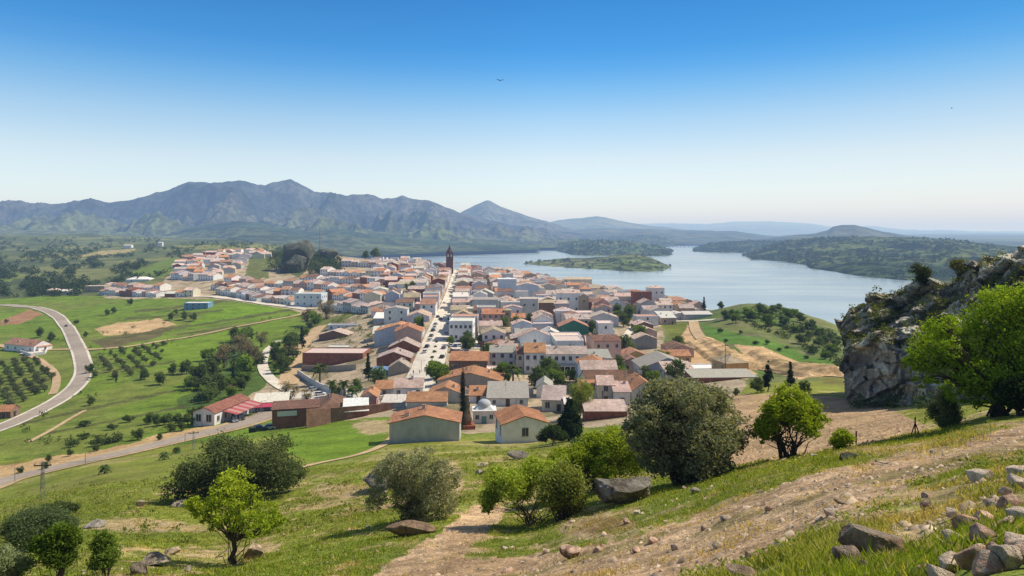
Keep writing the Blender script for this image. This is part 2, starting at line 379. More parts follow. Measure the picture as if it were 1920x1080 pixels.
# haze: air that absorbs and glows a little, a real homogeneous volume over the whole valley
hz = bpy.data.materials.new('valley haze'); hz.use_nodes = True; t = hz.node_tree; t.nodes.clear()
ho = t.nodes.new('ShaderNodeOutputMaterial'); ab = t.nodes.new('ShaderNodeVolumeAbsorption'); em = t.nodes.new('ShaderNodeEmission'); ad = t.nodes.new('ShaderNodeAddShader')
SIG = (4.4e-5, 6.0e-5, 9.0e-5); HC = (.60, .71, .82); dm = max(SIG)
ab.inputs['Color'].default_value = (*[1-x/dm for x in SIG], 1); ab.inputs['Density'].default_value = dm
ec = [s*c for s, c in zip(SIG, HC)]; me_ = max(ec)
em.inputs['Color'].default_value = (*[x/me_ for x in ec], 1); em.inputs['Strength'].default_value = me_
t.links.new(ab.outputs[0], ad.inputs[0]); t.links.new(em.outputs[0], ad.inputs[1]); t.links.new(ad.outputs[0], ho.inputs['Volume'])
b = MB(); b.box(-40000, 40000, -300, 42000, -60, 660, bottom=True); ho_ = b.obj('haze', hz); tag(ho_, kind='structure')

# ------------------------------------------------------------------ ground sheet
def inpoly(px, py, poly):
    c = np.zeros(px.shape, bool); n = len(poly)
    for i in range(n):
        x0, y0 = poly[i]; x1, y1 = poly[(i+1) % n]
        if y0 == y1: continue
        k = ((y0 > py) != (y1 > py)) & (px < (x1-x0)*(py-y0)/(y1-y0)+x0); c ^= k
    return c
TRACK = [(1925, 795), (1850, 812), (1790, 838), (1700, 852), (1600, 872), (1500, 896), (1390, 938), (1290, 975), (1180, 1008), (1080, 1030), (1000, 1040), (900, 1047), (868, 1048), (885, 1020), (925, 985), (955, 955), (930, 945), (885, 948), (862, 972), (825, 1000), (770, 1032), (720, 1062), (690, 1100), (690, 1300), (1000, 1300), (1260, 1090), (1380, 1062), (1480, 1020), (1560, 975), (1660, 928), (1760, 893), (1850, 862), (1925, 850), (2100, 850), (2100, 790)]
FIELD = [(1378, 741), (1450, 739), (1560, 743), (1660, 762), (1742, 802), (1700, 815), (1610, 836), (1560, 842), (1480, 864), (1380, 876), (1350, 850), (1355, 780)]
VILL = [(300, 530), (330, 500), (390, 470), (500, 470), (510, 500), (560, 520), (620, 470), (700, 462), (740, 480), (860, 490), (980, 505), (1120, 515), (1200, 535), (1300, 572), (1320, 590), (1240, 610), (1250, 655), (1290, 650), (1330, 700), (1400, 715), (1380, 745), (1260, 790), (1100, 800), (1030, 800), (880, 815), (720, 780), (650, 790), (580, 780), (500, 770), (440, 780), (470, 740), (530, 700), (560, 640), (600, 600), (540, 578), (400, 560), (200, 560), (180, 545)]
ORANGE = [[(1290, 605), (1330, 650), (1400, 690), (1420, 700), (1400, 712), (1340, 705), (1300, 690), (1270, 640)], [(1375, 645), (1430, 650), (1500, 680), (1530, 700), (1500, 712), (1420, 690)]]
def zones(px, py, X, Y):
    n1 = fbm(X/9, Y/9, o=4, s=21); n2 = fbm(X/40, Y/40, o=4, s=22); n3 = fbm(X/1.6, Y/1.6, o=3, s=23)
    wob = 5*fbm(px/45, py/22, o=3, s=31); wob2 = 3*fbm(px/14, py/10, o=2, s=32)
    qx, qy = px+wob+wob2, py+wob*.6+wob2*.5
    C = np.empty(px.shape+(3,)); C[:] = (.235, .255, .042)
    def put(mask, col, soft=None):
        m = mask.astype(float)[..., None] if soft is None else soft[..., None]
        C[:] = C*(1-m)+np.array(col)*m
    # near slope: green and straw patches, bare soil here and there
    put(None, (.40, .34, .14), sstep(.0, .5, n1+.3*n3)*.8*(Y < 160))
    put(None, (.15, .21, .03), sstep(.1, .6, n2-.2*n3)*.75*(Y < 160))
    put(None, (.48, .34, .19), sstep(.12, .32, n3*.6+n1*.5)*(Y < 90)*.8); put(None, (.09, .12, .02), sstep(.25, .5, fbm(X/.8, Y/.8, o=3, s=29)+.2*n1)*(Y < 120)*.5)
    # meadow between the road and the bushes
    mead = inpoly(qx, qy, [(-900, 1000), (-900, 900), (0, 912), (190, 880), (330, 850), (500, 808), (640, 795), (740, 775), (735, 830), (640, 890), (560, 880), (330, 900), (240, 960), (100, 990)])
    put(None, (.20, .24, .035), mead*.85); put(None, (.22, .21, .06), mead*sstep(0, .5, n1)*.5)
    put(inpoly(qx, qy, [(515, 812), (600, 800), (735, 775), (735, 800), (700, 850), (600, 870), (540, 850)]), (.155, .245, .022))
    # left valley
    val = (px < 700) & (Y > 175) & (Y < 720) & (py > 545)
    put(val, (.15, .225, .024)); put(None, (.20, .21, .05), val*sstep(-.1, .4, n2)*.6); put(None, (.07, .12, .02), val*sstep(.15, .5, n1)*.55)
    put(inpoly(px, py, [(170, 655), (240, 640), (420, 605), (560, 575), (480, 570), (400, 580), (370, 600), (280, 630), (180, 640)]), (.15, .25, .018))
    put(inpoly(px, py, [(185, 655), (330, 640), (420, 620), (540, 598), (470, 640), (330, 690), (190, 665)]), (.155, .24, .02))
    put(inpoly(qx, qy, [(180, 618), (215, 608), (300, 598), (330, 608), (300, 620), (200, 632)]), (.52, .36, .19))
    put(inpoly(qx, qy, [(170, 640), (240, 628), (330, 612), (360, 600), (300, 632), (200, 655)]), (.14, .12, .05))
    put(inpoly(qx, qy, [(0, 600), (60, 582), (82, 590), (40, 605), (0, 612)]), (.36, .20, .11))
    put(inpoly(qx, qy, [(340, 770), (500, 735), (520, 690), (470, 640), (430, 640), (420, 700), (330, 750)]), (.08, .13, .025))
    put(inpoly(qx, qy, [(-300, 905), (-300, 865), (0, 872), (180, 845), (300, 815), (400, 795), (400, 805), (280, 832), (130, 866), (0, 896)]), (.50, .34, .17))
    for k in range(7):   # terrace banks
        y0 = [600, 640, 585, 628, 795, 815, 700][k]; sl = [-.10, -.16, -.12, -.13, -.22, -.2, -.15][k]; x0, x1 = [(230, 420), (180, 560), (250, 440), (330, 470), (40, 330), (80, 350), (180, 330)][k]
        yy = y0+sl*(px-x0)+2*wob2*.3
        put(None, (.10, .10, .035), (np.abs(py-yy) < 2.2)*(px > x0)*(px < x1)*.8)
    # left hills
    hl = (px < 620) & (Y >= 720)
    put(hl, (.105, .13, .05)); put(None, (.07, .09, .035), hl*sstep(-.1, .4, fbm(X/120, Y/120, o=4, s=41))); put(None, (.19, .20, .07), hl*sstep(.1, .45, fbm(X/200, Y/90, o=3, s=42)))
    put(inpoly(px, py, [(140, 482), (190, 470), (255, 466), (252, 472), (200, 478)]), (.33, .28, .13))
    put(inpoly(qx, qy, [(230, 515), (300, 490), (350, 480), (330, 505), (300, 520)]), (.15, .21, .04))
    put(inpoly(px, py, [(320, 460), (480, 458), (520, 462), (520, 468), (350, 466)]), (.21, .22, .06))
    put(inpoly(qx, qy, [(0, 525), (30, 510), (38, 518), (20, 530)]), (.15, .21, .04))
    # hill right of the village
    hr = (px > 1240) & (Y > 200) & (Y < 760)
    put(hr, (.17, .19, .06)); put(None, (.10, .16, .03), hr*sstep(-.2, .3, n2)); put(None, (.24, .20, .12), hr*sstep(.1, .5, n1)*.6)
    put(inpoly(qx, qy, [(1310, 605), (1380, 625), (1450, 640), (1520, 670), (1585, 680), (1585, 700), (1500, 680), (1420, 650), (1330, 640)]), (.105, .20, .03))
    put(inpoly(qx, qy, VILL), (.44, .35, .24)); put(None, (.20, .18, .09), inpoly(qx, qy, VILL)*sstep(.05, .35, n1)*.8)
    put(inpoly(qx, qy, [(1240, 608), (1296, 603), (1300, 640), (1262, 640)]), (.15, .17, .03))
    for po in ORANGE: put(inpoly(qx, qy, po), (.55, .37, .20))
    put(inpoly(qx, qy, [(1540, 700), (1600, 700), (1600, 725), (1540, 718)]), (.20, .19, .05))
    put(inpoly(px, py, [(560, 600), (600, 600), (640, 590), (690, 560), (700, 568), (640, 605), (600, 620)]), (.15, .17, .05))
    put(inpoly(qx, qy, [(510, 500), (560, 505), (640, 500), (620, 480), (560, 470), (470, 480), (460, 520), (420, 535), (500, 520)]), (.14, .16, .05))
    fd = inpoly(px+wob2*.6, py+wob2*.4, FIELD) & (Y > 38)
    put(fd, (.47, .325, .185)); put(None, (.39, .265, .145), fd*sstep(-.1, .4, n3)*.7)
    tk = inpoly(qx+wob2, qy+wob2*.8, TRACK) & (Y < 80)
    put(tk, (.60, .42, .255)); put(None, (.42, .28, .16), tk*sstep(0, .4, n1+.4*n3)*.8)
    strip = tk & (np.abs(py-(1075-(px-1000)*.262)) < 10+6*n1)      # grass between the wheel ruts
    put(None, (.20, .19, .06), strip*sstep(-.35, .15, n3)*.6)
    for cx, cy, rx, ry in [(1120, 990, 75, 22), (640, 920, 60, 14), (1700, 845, 140, 10), (250, 985, 90, 14), (840, 905, 30, 40), (700, 800, 40, 14)]:
        put(None, (.50, .36, .22), sstep(1.2, .6, ((px-cx)/rx)**2+((py-cy)/ry)**2+.8*n3)*.8)
    put(None, (.33, .23, .11), sstep(1.2, .5, ((px-1130)/60)**2+((py-985)/16)**2+.6*n3))
    return C, tk, fd
def rows_for(px):  # distances of the mesh rows
    a = np.concatenate([np.geomspace(1.7, 20, 170), np.geomspace(20, 120, 330)[1:], np.geomspace(120, 900, 420)[1:], np.geomspace(900, 4300, 130)[1:]])
    return a
def build_ground():
    pxs = np.concatenate([np.arange(-1400, -60, 20), np.arange(-60, 1980, 2.5), np.arange(1980, 3300, 20)])
    ys = rows_for(0)
    P, Y = np.meshgrid(pxs, ys); X = (P-CX)/F*Y; Z = gz(X, Y)
    py = HY+(H-Z)*F/Y
    C, _, _ = zones(P, py, X, Y)
    n, m = P.shape; V = np.stack([X, Y, Z], -1).reshape(-1, 3)
    i = np.arange(n-1)[:, None]*m+np.arange(m-1)[None, :]
    Q = np.stack([i, i+1, i+1+m, i+m], -1).reshape(-1, 4)
    me = np_mesh('ground', V, Q, M['ground'], col=C.reshape(-1, 3), smooth=True)
    tag(place('ground', me), kind='structure')
    b = MB(); b.poly([(-60, -60, 108.2), (60, -60, 108.2), (3.2, 1.75, 107.6), (-3.2, 1.75, 107.6)], (.165, .19, .035)); tag(b.obj('ground_behind', M['ground']), kind='structure')
build_ground()
b = MB(); b.poly([(-60000, 300, 0), (60000, 300, 0), (60000, 60000, 0), (-60000, 60000, 0)]); tag(b.obj('lake_water', M['water']), kind='structure')

# ------------------------------------------------------------------ hills and shores beyond the water
def layer(name, mat, px0, px1, near, crest, Ynear=None, Ycrest=None, ratio=1.3, col=(.08, .11, .04), col2=(.14, .15, .07), amp=6, gully=0.0, gs=300, prof=1.0, step=5, rows=60, seed=1, jag=1.0, back=1.35):
    pxs = np.arange(px0, px1+step, step); t = np.concatenate([np.linspace(0, 1, rows), np.linspace(1, 2, 14)[1:]])
    if near is not None:
        s = np.interp(pxs, *zip(*near)); s = s + .8*fbm(pxs/14, pxs*0+seed, o=3, s=seed); yn = H*F/(s-HY)
    else: yn = np.interp(pxs, *zip(*Ynear))
    yc = yn*ratio if Ycrest is None else np.maximum(np.interp(pxs, *zip(*Ycrest)) if isinstance(Ycrest, list) else np.full(len(pxs), float(Ycrest)), yn*1.02)
    cr = np.interp(pxs, *zip(*crest)); k = np.exp(-np.linspace(-2, 2, 5)**2); k /= k.sum()
    cr = np.convolve(np.pad(cr, 2, mode='edge'), k, 'valid') + jag*(1.1*fbm(pxs/16, pxs*0, o=4, s=seed+50))
    zc = H-(cr-HY)/F*yc; zn = 0 if near is not None else 18.0
    T, P = np.meshgrid(t, pxs, indexing='ij')
    YN, YC, ZC = yn[None, :]+0*T, yc[None, :]+0*T, zc[None, :]+0*T
    Y = np.where(T <= 1, YN+(YC-YN)*T, YC+(YC-YN)*(T-1)*(back-1)/.3)
    sh = np.where(T <= 1, np.clip(T, 0, 1)**prof, 1-sstep(1, 2, T)*1.1)
    sh = np.where(T <= 1, sh*(1+.0*T), sh)
    X = (P-CX)/F*Y
    Z = np.where(T <= 1, zn+(ZC-zn)*sh, ZC*sh-3)
    mid = np.sin(np.clip(T, 0, 1)*math.pi)**.8
    Z = Z + mid*amp*fbm(X/gs, Y/gs, o=5, s=seed) + mid*gully*(ridged(X/gs/1.3, Y/gs/2.2, o=5, s=seed+3)-.45)*np.clip(ZC/300, 0, 1.3)
    if near is not None: Z = np.where(T <= 0, -1.5, np.maximum(Z, -1.5))
    n1 = fbm(X/gs/1.5, Y/gs/1.5, o=4, s=seed+7); hh = np.clip(Z/(zc.max()+1), 0, 1)
    C = np.array(col)+(np.array(col2)-np.array(col))*sstep(-.3, .4, n1)[..., None]
    n, m = P.shape; i = np.arange(n-1)[:, None]*m+np.arange(m-1)[None, :]
    Q = np.stack([i, i+1, i+1+m, i+m], -1).reshape(-1, 4)
    if callable(mat): mat, C = mat(P, T, C, hh)
    o = place(name, np_mesh(name, np.stack([X, Y, Z], -1).reshape(-1, 3), Q, mat, col=C.reshape(-1, 3), smooth=True)); tag(o, kind='structure')
    return dict(pxs=pxs, yn=yn, yc=yc, zc=zc, prof=prof, o=o)
MT = [(-1400, 392), (-700, 385), (-300, 380), (0, 377), (30, 376), (60, 380), (110, 382), (160, 374), (185, 375), (205, 381), (230, 377), (260, 371), (300, 362), (330, 350), (350, 342), (370, 340), (400, 342), (430, 340), (460, 339), (482, 346), (505, 345), (525, 340), (545, 336), (562, 345), (590, 360), (620, 361), (650, 367), (690, 363), (715, 373), (740, 371), (752, 365), (775, 373), (805, 377), (830, 386), (860, 398), (900, 410), (960, 421), (1040, 434), (1120, 441)]
def mtcol(P, T, C, hh):
    k = sstep(.05, .5, 1-hh)[..., None]*sstep(.75, .2, T)[..., None]
    return M['mount'], C*(1-k)+np.array((.12, .15, .06))*k
layer('mountain_range', mtcol, -1400, 1120, None, MT, Ynear=[(-1400, 3600), (0, 3600), (1120, 4600)], Ycrest=[(-1400, 6500), (300, 6200), (800, 7000), (1120, 8000)], col=(.042, .052, .046), col2=(.105, .105, .09), amp=36, gully=260, gs=480, prof=1.25, step=2.5, rows=190, seed=5, jag=2.2)
layer('foothills', M['mount'], -1400, 1010, None, [(-1400, 425), (0, 424), (60, 422), (120, 428), (200, 432), (290, 436), (340, 430), (400, 420), (440, 414), (480, 417), (520, 425), (580, 432), (640, 428), (700, 434), (780, 440), (860, 446), (940, 451), (1010, 456)], Ynear=[(-1400, 2600), (600, 2600), (1010, 4000)], Ycrest=[(-1400, 4600), (600, 4700), (1010, 5600)], col=(.055, .085, .035), col2=(.12, .145, .065), amp=10, gully=60, gs=330, prof=1.1, step=4, rows=70, seed=15)
layer('lake_plain', M['woods'], 640, 1090, [(640, 475), (700, 474), (760, 472.5), (830, 470), (900, 466), (950, 465), (1000, 464.5), (1090, 462)], [(640, 455), (760, 450), (880, 449), (960, 448), (1090, 452)], ratio=1.7, col=(.12, .14, .07), col2=(.20, .20, .11), amp=8, gs=240, prof=1.3, step=4, rows=50, seed=25)
L_FAR = layer('far_peak', M['mount'], 800, 1090, None, [(800, 432), (850, 408), (868, 395), (885, 387), (915, 375), (938, 387), (980, 402), (1010, 411), (1060, 425), (1090, 436)], Ynear=[(800, 7000), (1090, 7000)], Ycrest=9500, col=(.11, .12, .09), col2=(.18, .17, .13), amp=20, gully=120, gs=700, step=3, rows=70, seed=35)
layer('far_hills', M['hazy'], 980, 1300, None, [(980, 430), (1020, 420), (1050, 412), (1090, 409), (1120, 405), (1150, 411), (1200, 421), (1240, 425), (1300, 432)], Ynear=[(980, 9000), (1300, 9000)], Ycrest=13000, amp=20, gully=60, gs=900, step=4, rows=40, seed=36)
layer('horizon_ridge', M['hazy'], 900, 3300, None, [(900, 420), (1150, 421), (1250, 418), (1320, 420), (1380, 415), (1450, 415), (1520, 419), (1560, 425), (1640, 424), (1700, 431), (1780, 431), (1830, 434), (1920, 434), (3300, 433)], Ynear=[(900, 16000), (3300, 16000)], Ycrest=26000, amp=30, gs=1500, step=4, rows=30, seed=37)
layer('blue_ridge', M['hazy'], 1000, 1500, None, [(1000, 444), (1050, 436), (1120, 428), (1200, 429), (1290, 432), (1380, 433), (1430, 441), (1500, 447)], Ynear=[(1000, 6200), (1500, 6200)], Ycrest=8800, col=(.07, .09, .06), col2=(.12, .13, .08), amp=12, gully=60, gs=500, step=4, rows=50, seed=38)
layer('east_plain', M['hazy'], 1500, 3300, None, [(1500, 442), (1600, 440), (1800, 438), (1920, 438), (3300, 438)], Ynear=[(1500, 4800), (3300, 3500)], Ycrest=15000, col=(.10, .12, .06), col2=(.17, .18, .10), amp=8, gs=700, step=5, rows=60, seed=39, jag=.4)
layer('table_hill', M['hazy'], 1420, 1760, None, [(1420, 449), (1480, 441), (1530, 437), (1550, 432), (1562, 425), (1580, 422), (1605, 422), (1625, 426), (1650, 434), (1700, 441), (1760, 447)], Ynear=[(1420, 4600), (1760, 4600)], Ycrest=6200, col=(.06, .08, .055), col2=(.10, .11, .07), amp=8, gully=50, gs=350, step=3, rows=50, seed=40)
S1 = layer('shore_headland', M['woods'], 1000, 1300, [(1000, 461), (1100, 462), (1200, 463), (1250, 463), (1285, 461.5), (1300, 460)], [(1000, 447), (1100, 446), (1150, 442), (1200, 440), (1240, 441), (1262, 446), (1285, 457), (1300, 461)], ratio=1.22, col=(.07, .10, .045), col2=(.12, .14, .06), amp=5, gs=150, prof=.8, step=3, rows=36, seed=41)
S2 = layer('middle_headland', M['woods'], 985, 1274, [(985, 466), (1040, 470), (1075, 478), (1120, 479.5), (1200, 480), (1250, 480), (1270, 477), (1274, 475)], [(985, 460), (1050, 454), (1120, 450), (1180, 453), (1220, 457), (1245, 462), (1274, 476)], ratio=1.25, col=(.09, .13, .05), col2=(.15, .18, .07), amp=6, gs=120, prof=.8, step=3, rows=40, seed=42)
S3 = layer('right_headland', M['woods'], 1288, 1480, [(1288, 471.5), (1340, 473.5), (1400, 474), (1440, 475), (1480, 476)], [(1288, 472), (1305, 464), (1330, 455), (1360, 452), (1400, 451), (1480, 452)], ratio=1.2, col=(.055, .08, .035), col2=(.09, .11, .05), amp=5, gs=140, prof=.7, step=3, rows=36, seed=43)
S4 = layer('east_shore', M['woods'], 1384, 3300, [(1384, 482), (1400, 486), (1440, 488), (1480, 492), (1512, 497), (1520, 504), (1560, 509), (1600, 516), (1650, 522), (1700, 526), (1800, 532), (2100, 560), (3300, 560)], [(1384, 484), (1410, 474), (1440, 462), (1480, 450), (1520, 446), (1600, 443), (1680, 444), (1740, 447), (1800, 451), (1860, 458), (1920, 464), (2300, 470), (3300, 470)], Ycrest=[(1384, 3500), (1500, 3700), (1700, 3400), (1900, 2900), (3300, 2600)], col=(.055, .08, .03), col2=(.12, .15, .05), amp=22, gully=60, gs=170, prof=.75, step=3, rows=110, seed=44)
S5 = layer('lake_island', M['woods'], 982, 1257, [(982, 495.5), (1010, 498), (1060, 502), (1120, 505), (1170, 509), (1220, 509.5), (1245, 507), (1257, 501)], [(982, 494), (1000, 491), (1020, 488.5), (1050, 486.5), (1100, 483.5), (1140, 481), (1165, 477), (1200, 477), (1222, 483), (1240, 492), (1257, 500)], Ycrest=[(982, 2500), (1020, 2700), (1050, 2800), (1100, 2700), (1170, 2500), (1230, 2400), (1257, 2250)], col=(.13, .17, .055), col2=(.22, .23, .09), amp=4, gs=60, prof=.8, step=2, rows=50, seed=45, jag=.5)

# ------------------------------------------------------------------ roads
def ribbon(name, pts, width, mat, lift=.06, world=False, dens=2.0, cols=5, smooth=2):
    P = [(hit(*p, ymin=60)[:2] if not world else p) for p in pts]
    P = np.array(P, float)
    for _ in range(smooth):
        Q = [P[0]]
        for a, c in zip(P, P[1:]): Q += [a*.75+c*.25, a*.25+c*.75]
        Q.append(P[-1]); P = np.array(Q)
    d = np.r_[0, np.cumsum(np.hypot(*np.diff(P, axis=0).T))]; n = max(3, int(d[-1]/dens))
    s = np.linspace(0, d[-1], n); X = np.interp(s, d, P[:, 0]); Y = np.interp(s, d, P[:, 1])
    tx, ty = np.gradient(X), np.gradient(Y); L = np.hypot(tx, ty)+1e-9; nx, ny = -ty/L, tx/L
    wd = width if not callable(width) else width(s/d[-1])
    o = np.linspace(-.5, .5, cols)[None, :]*np.broadcast_to(wd, (n,))[:, None]
    GX, GY = X[:, None]+nx[:, None]*o, Y[:, None]+ny[:, None]*o
    zz = gz(GX, GY)
    GZ = zz + lift + .0006*GY
    i = np.arange(n-1)[:, None]*cols+np.arange(cols-1)[None, :]
    Q = np.stack([i, i+cols, i+1+cols, i+1], -1).reshape(-1, 4)
    ob = place(name, np_mesh(name, np.stack([GX, GY, GZ], -1).reshape(-1, 3), Q[:, ::-1], mat, smooth=True)); tag(ob, kind='structure')
    return X, Y
ROAD = [(-160, 935), (-60, 918), (0, 902), (130, 873), (250, 845), (360, 818), (440, 800), (492, 782), (530, 762), (560, 748)]
ribbon('road_verge', ROAD[:8], 13, M['verge'], .05); ribbon('main_road', ROAD, 8.2, M['road'], .10)
CURVE = [(-120, 836), (-60, 822), (0, 803), (60, 777), (108, 752), (143, 726), (159, 702), (155, 675), (143, 645), (128, 615), (108, 592), (80, 579), (40, 574), (-80, 571)]
ribbon('shoulder', CURVE, 8.6, M['pave'], .06); ribbon('valley_road', CURVE, 6.2, M['road'], .12)
ribbon('orchard_track', [(-60, 640), (0, 648), (35, 657), (70, 673), (95, 690), (106, 705), (106, 722), (98, 740)], 3.4, M['dirt'], .1)
ribbon('farm_track', [(60, 657), (130, 655), (170, 657), (240, 652), (330, 636), (420, 618), (500, 603), (560, 592), (578, 584)], 3.6, M['dirt'], .1)
ribbon('bypass_road', [(250, 556), (330, 556), (395, 556), (430, 560), (480, 568), (545, 576), (580, 581)], 9, M['pave'], .12)
ribbon('village_lane', [(603, 611), (585, 627), (567, 645), (552, 672), (545, 700), (540, 722)], 8.5, M['dirt'], .12)
ribbon('park_path', [(520, 640), (498, 660), (490, 682), (500, 705), (520, 722), (545, 735)], 5, M['pave'], .12)
STREET = [(770, 752), (785, 728), (800, 690), (812, 655), (822, 622), (832, 592), (840, 565), (847, 540), (853, 518), (857, 507)]
SX, SY = ribbon('main_street', STREET, lambda s: 13.5-6*sstep(.1, .5, s), M['pave'], .12)
ribbon('side_street', [(1138, 700), (1150, 680), (1162, 655), (1178, 632), (1192, 612), (1200, 603)], 7, M['pave'], .12)
ribbon('village_plaza', [(545, 742), (600, 742), (660, 742), (700, 748)], 18, M['pave'], .08)
ribbon('market_square', [(838, 648), (880, 648), (915, 645)], 22, M['pave'], .08)
ribbon('cemetery_lane', [(1225, 606), (1262, 603), (1300, 602), (1340, 600)], 5, M['pave'], .12)
ribbon('hill_track', [(1300, 603), (1303, 622), (1325, 645), (1360, 665), (1400, 682), (1440, 695), (1520, 706), (1600, 712)], 6, M['dirt'], .12)
ribbon('meadow_path', [(55, 829), (95, 808), (130, 786), (160, 770)], 1.6, M['dirt'], .08)
ribbon('cart_track', [(738, 818), (715, 838), (670, 855), (600, 868), (560, 878)], 1.8, M['dirt'], .05)
# ------------------------------------------------------------------ houses
WALLC = {'white': (.83, .82, .80), 'bluish': (.60, .66, .74), 'pale grey': (.52, .52, .51), 'grey': (.34, .34, .33), 'cream': (.70, .64, .50), 'ochre': (.55, .38, .17),
         'tan': (.46, .37, .26), 'brick': (.29, .125, .085), 'brown': (.24, .15, .11), 'pink': (.62, .42, .36), 'green': (.07, .22, .15), 'stone': (.38, .33, .27), 'blue': (.20, .34, .50), 'lavender': (.60, .58, .63)}
ROOFC = {'orange': (.66, .33, .18), 'terracotta': (.52, .29, .20), 'pink': (.76, .56, .48), 'faded': (.66, .54, .47), 'brown': (.30, .17, .12), 'grey': (.38, .36, .32), 'pale': (.66, .62, .56), 'white': (.78, .76, .74), 'red': (.45, .12, .08), 'blue': (.16, .28, .50), 'sand': (.60, .48, .33)}
FOOT = []
def foot_ok(cx, cy, hw, hd, rz, m=0.3):
    r = math.hypot(hw, hd); c, s = math.cos(rz), math.sin(rz)
    P = [(cx+c*a*hw-s*b*hd, cy+s*a*hw+c*b*hd) for a in (-1, 0, 1) for b in (-1, 0, 1)]
    for (x, y, w_, d_, q) in FOOT:
        if math.hypot(x-cx, y-cy) > r+math.hypot(w_, d_): continue
        cq, sq = math.cos(q), math.sin(q)
        for px, py in P:
            dx, dy = px-x, py-y
            if abs(cq*dx+sq*dy) < w_-m and abs(-sq*dx+cq*dy) < d_-m: return False
        for a in (-1, 0, 1):
            for b in (-1, 0, 1):
                px, py = x+cq*a*w_-sq*b*d_-cx, y+sq*a*w_+cq*b*d_-cy
                if abs(c*px+s*py) < hw-m and abs(-s*px+c*py) < hd-m: return False
    return True
def _win(w, h, door=False, garage=False):
    b = MB(); b.box(-w/2-.09, w/2+.09, -.05, .0, -.09 if not door else 0, h+.09, m=0, bottom=True)
    b.box(-w/2, w/2, -.075, -.04, .0, h, m=1)
    if not door: b.box(-.03, .03, -.10, -.06, 0, h, m=0); b.box(-w/2-.15, w/2+.15, -.16, 0, -.17, -.09, m=0, bottom=True)
    return b.mesh('door' if door else 'window', [M['frame'], M['door'] if door and not garage else M['glass']])
WIN = _win(1.15, 1.45); WINS = _win(.8, .9); DOOR = _win(1.1, 2.15, True); GAR = _win(2.8, 2.5, True, True)
_b = MB(); _b.box(-.35, .35, -.3, .3, -1.2, .9, (.62, .58, .54)); _b.box(-.42, .42, -.37, .37, .9, 1.0, (.45, .22, .13)); CHIM = _b.mesh('chimney', M['wall'])
_b = MB()
_b.tube([(0, 0, -.3), (0, 0, 2.6)], .035, 5)
for k in range(5): _b.tube([(-.5+.05*k, 0, 1.5+.25*k), (.5-.05*k, 0, 1.5+.25*k)], .02, 4)
AERIAL = _b.mesh('tv_aerial', M['metal'])
def jit(c, a=.06):
    k = 1+random.uniform(-a, a); return tuple(max(0, min(.85, x*k*(1+random.uniform(-a, a)*.4))) for x in c)
def slab(b, q, th, col, uv):   # a roof plane of four corners with its thickness; uv = (length along ridge, length down slope)
    q = [Vector(p) for p in q]; d = Vector((0, 0, -th)); n = len(q)
    b.poly(q, col, uv=uv)
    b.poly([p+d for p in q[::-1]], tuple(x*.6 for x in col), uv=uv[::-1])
    for i in range(n): b.poly([q[i]+d, q[(i+1) % n]+d, q[(i+1) % n], q[i]], tuple(x*.8 for x in col), uv=[(0, 0)]*4)
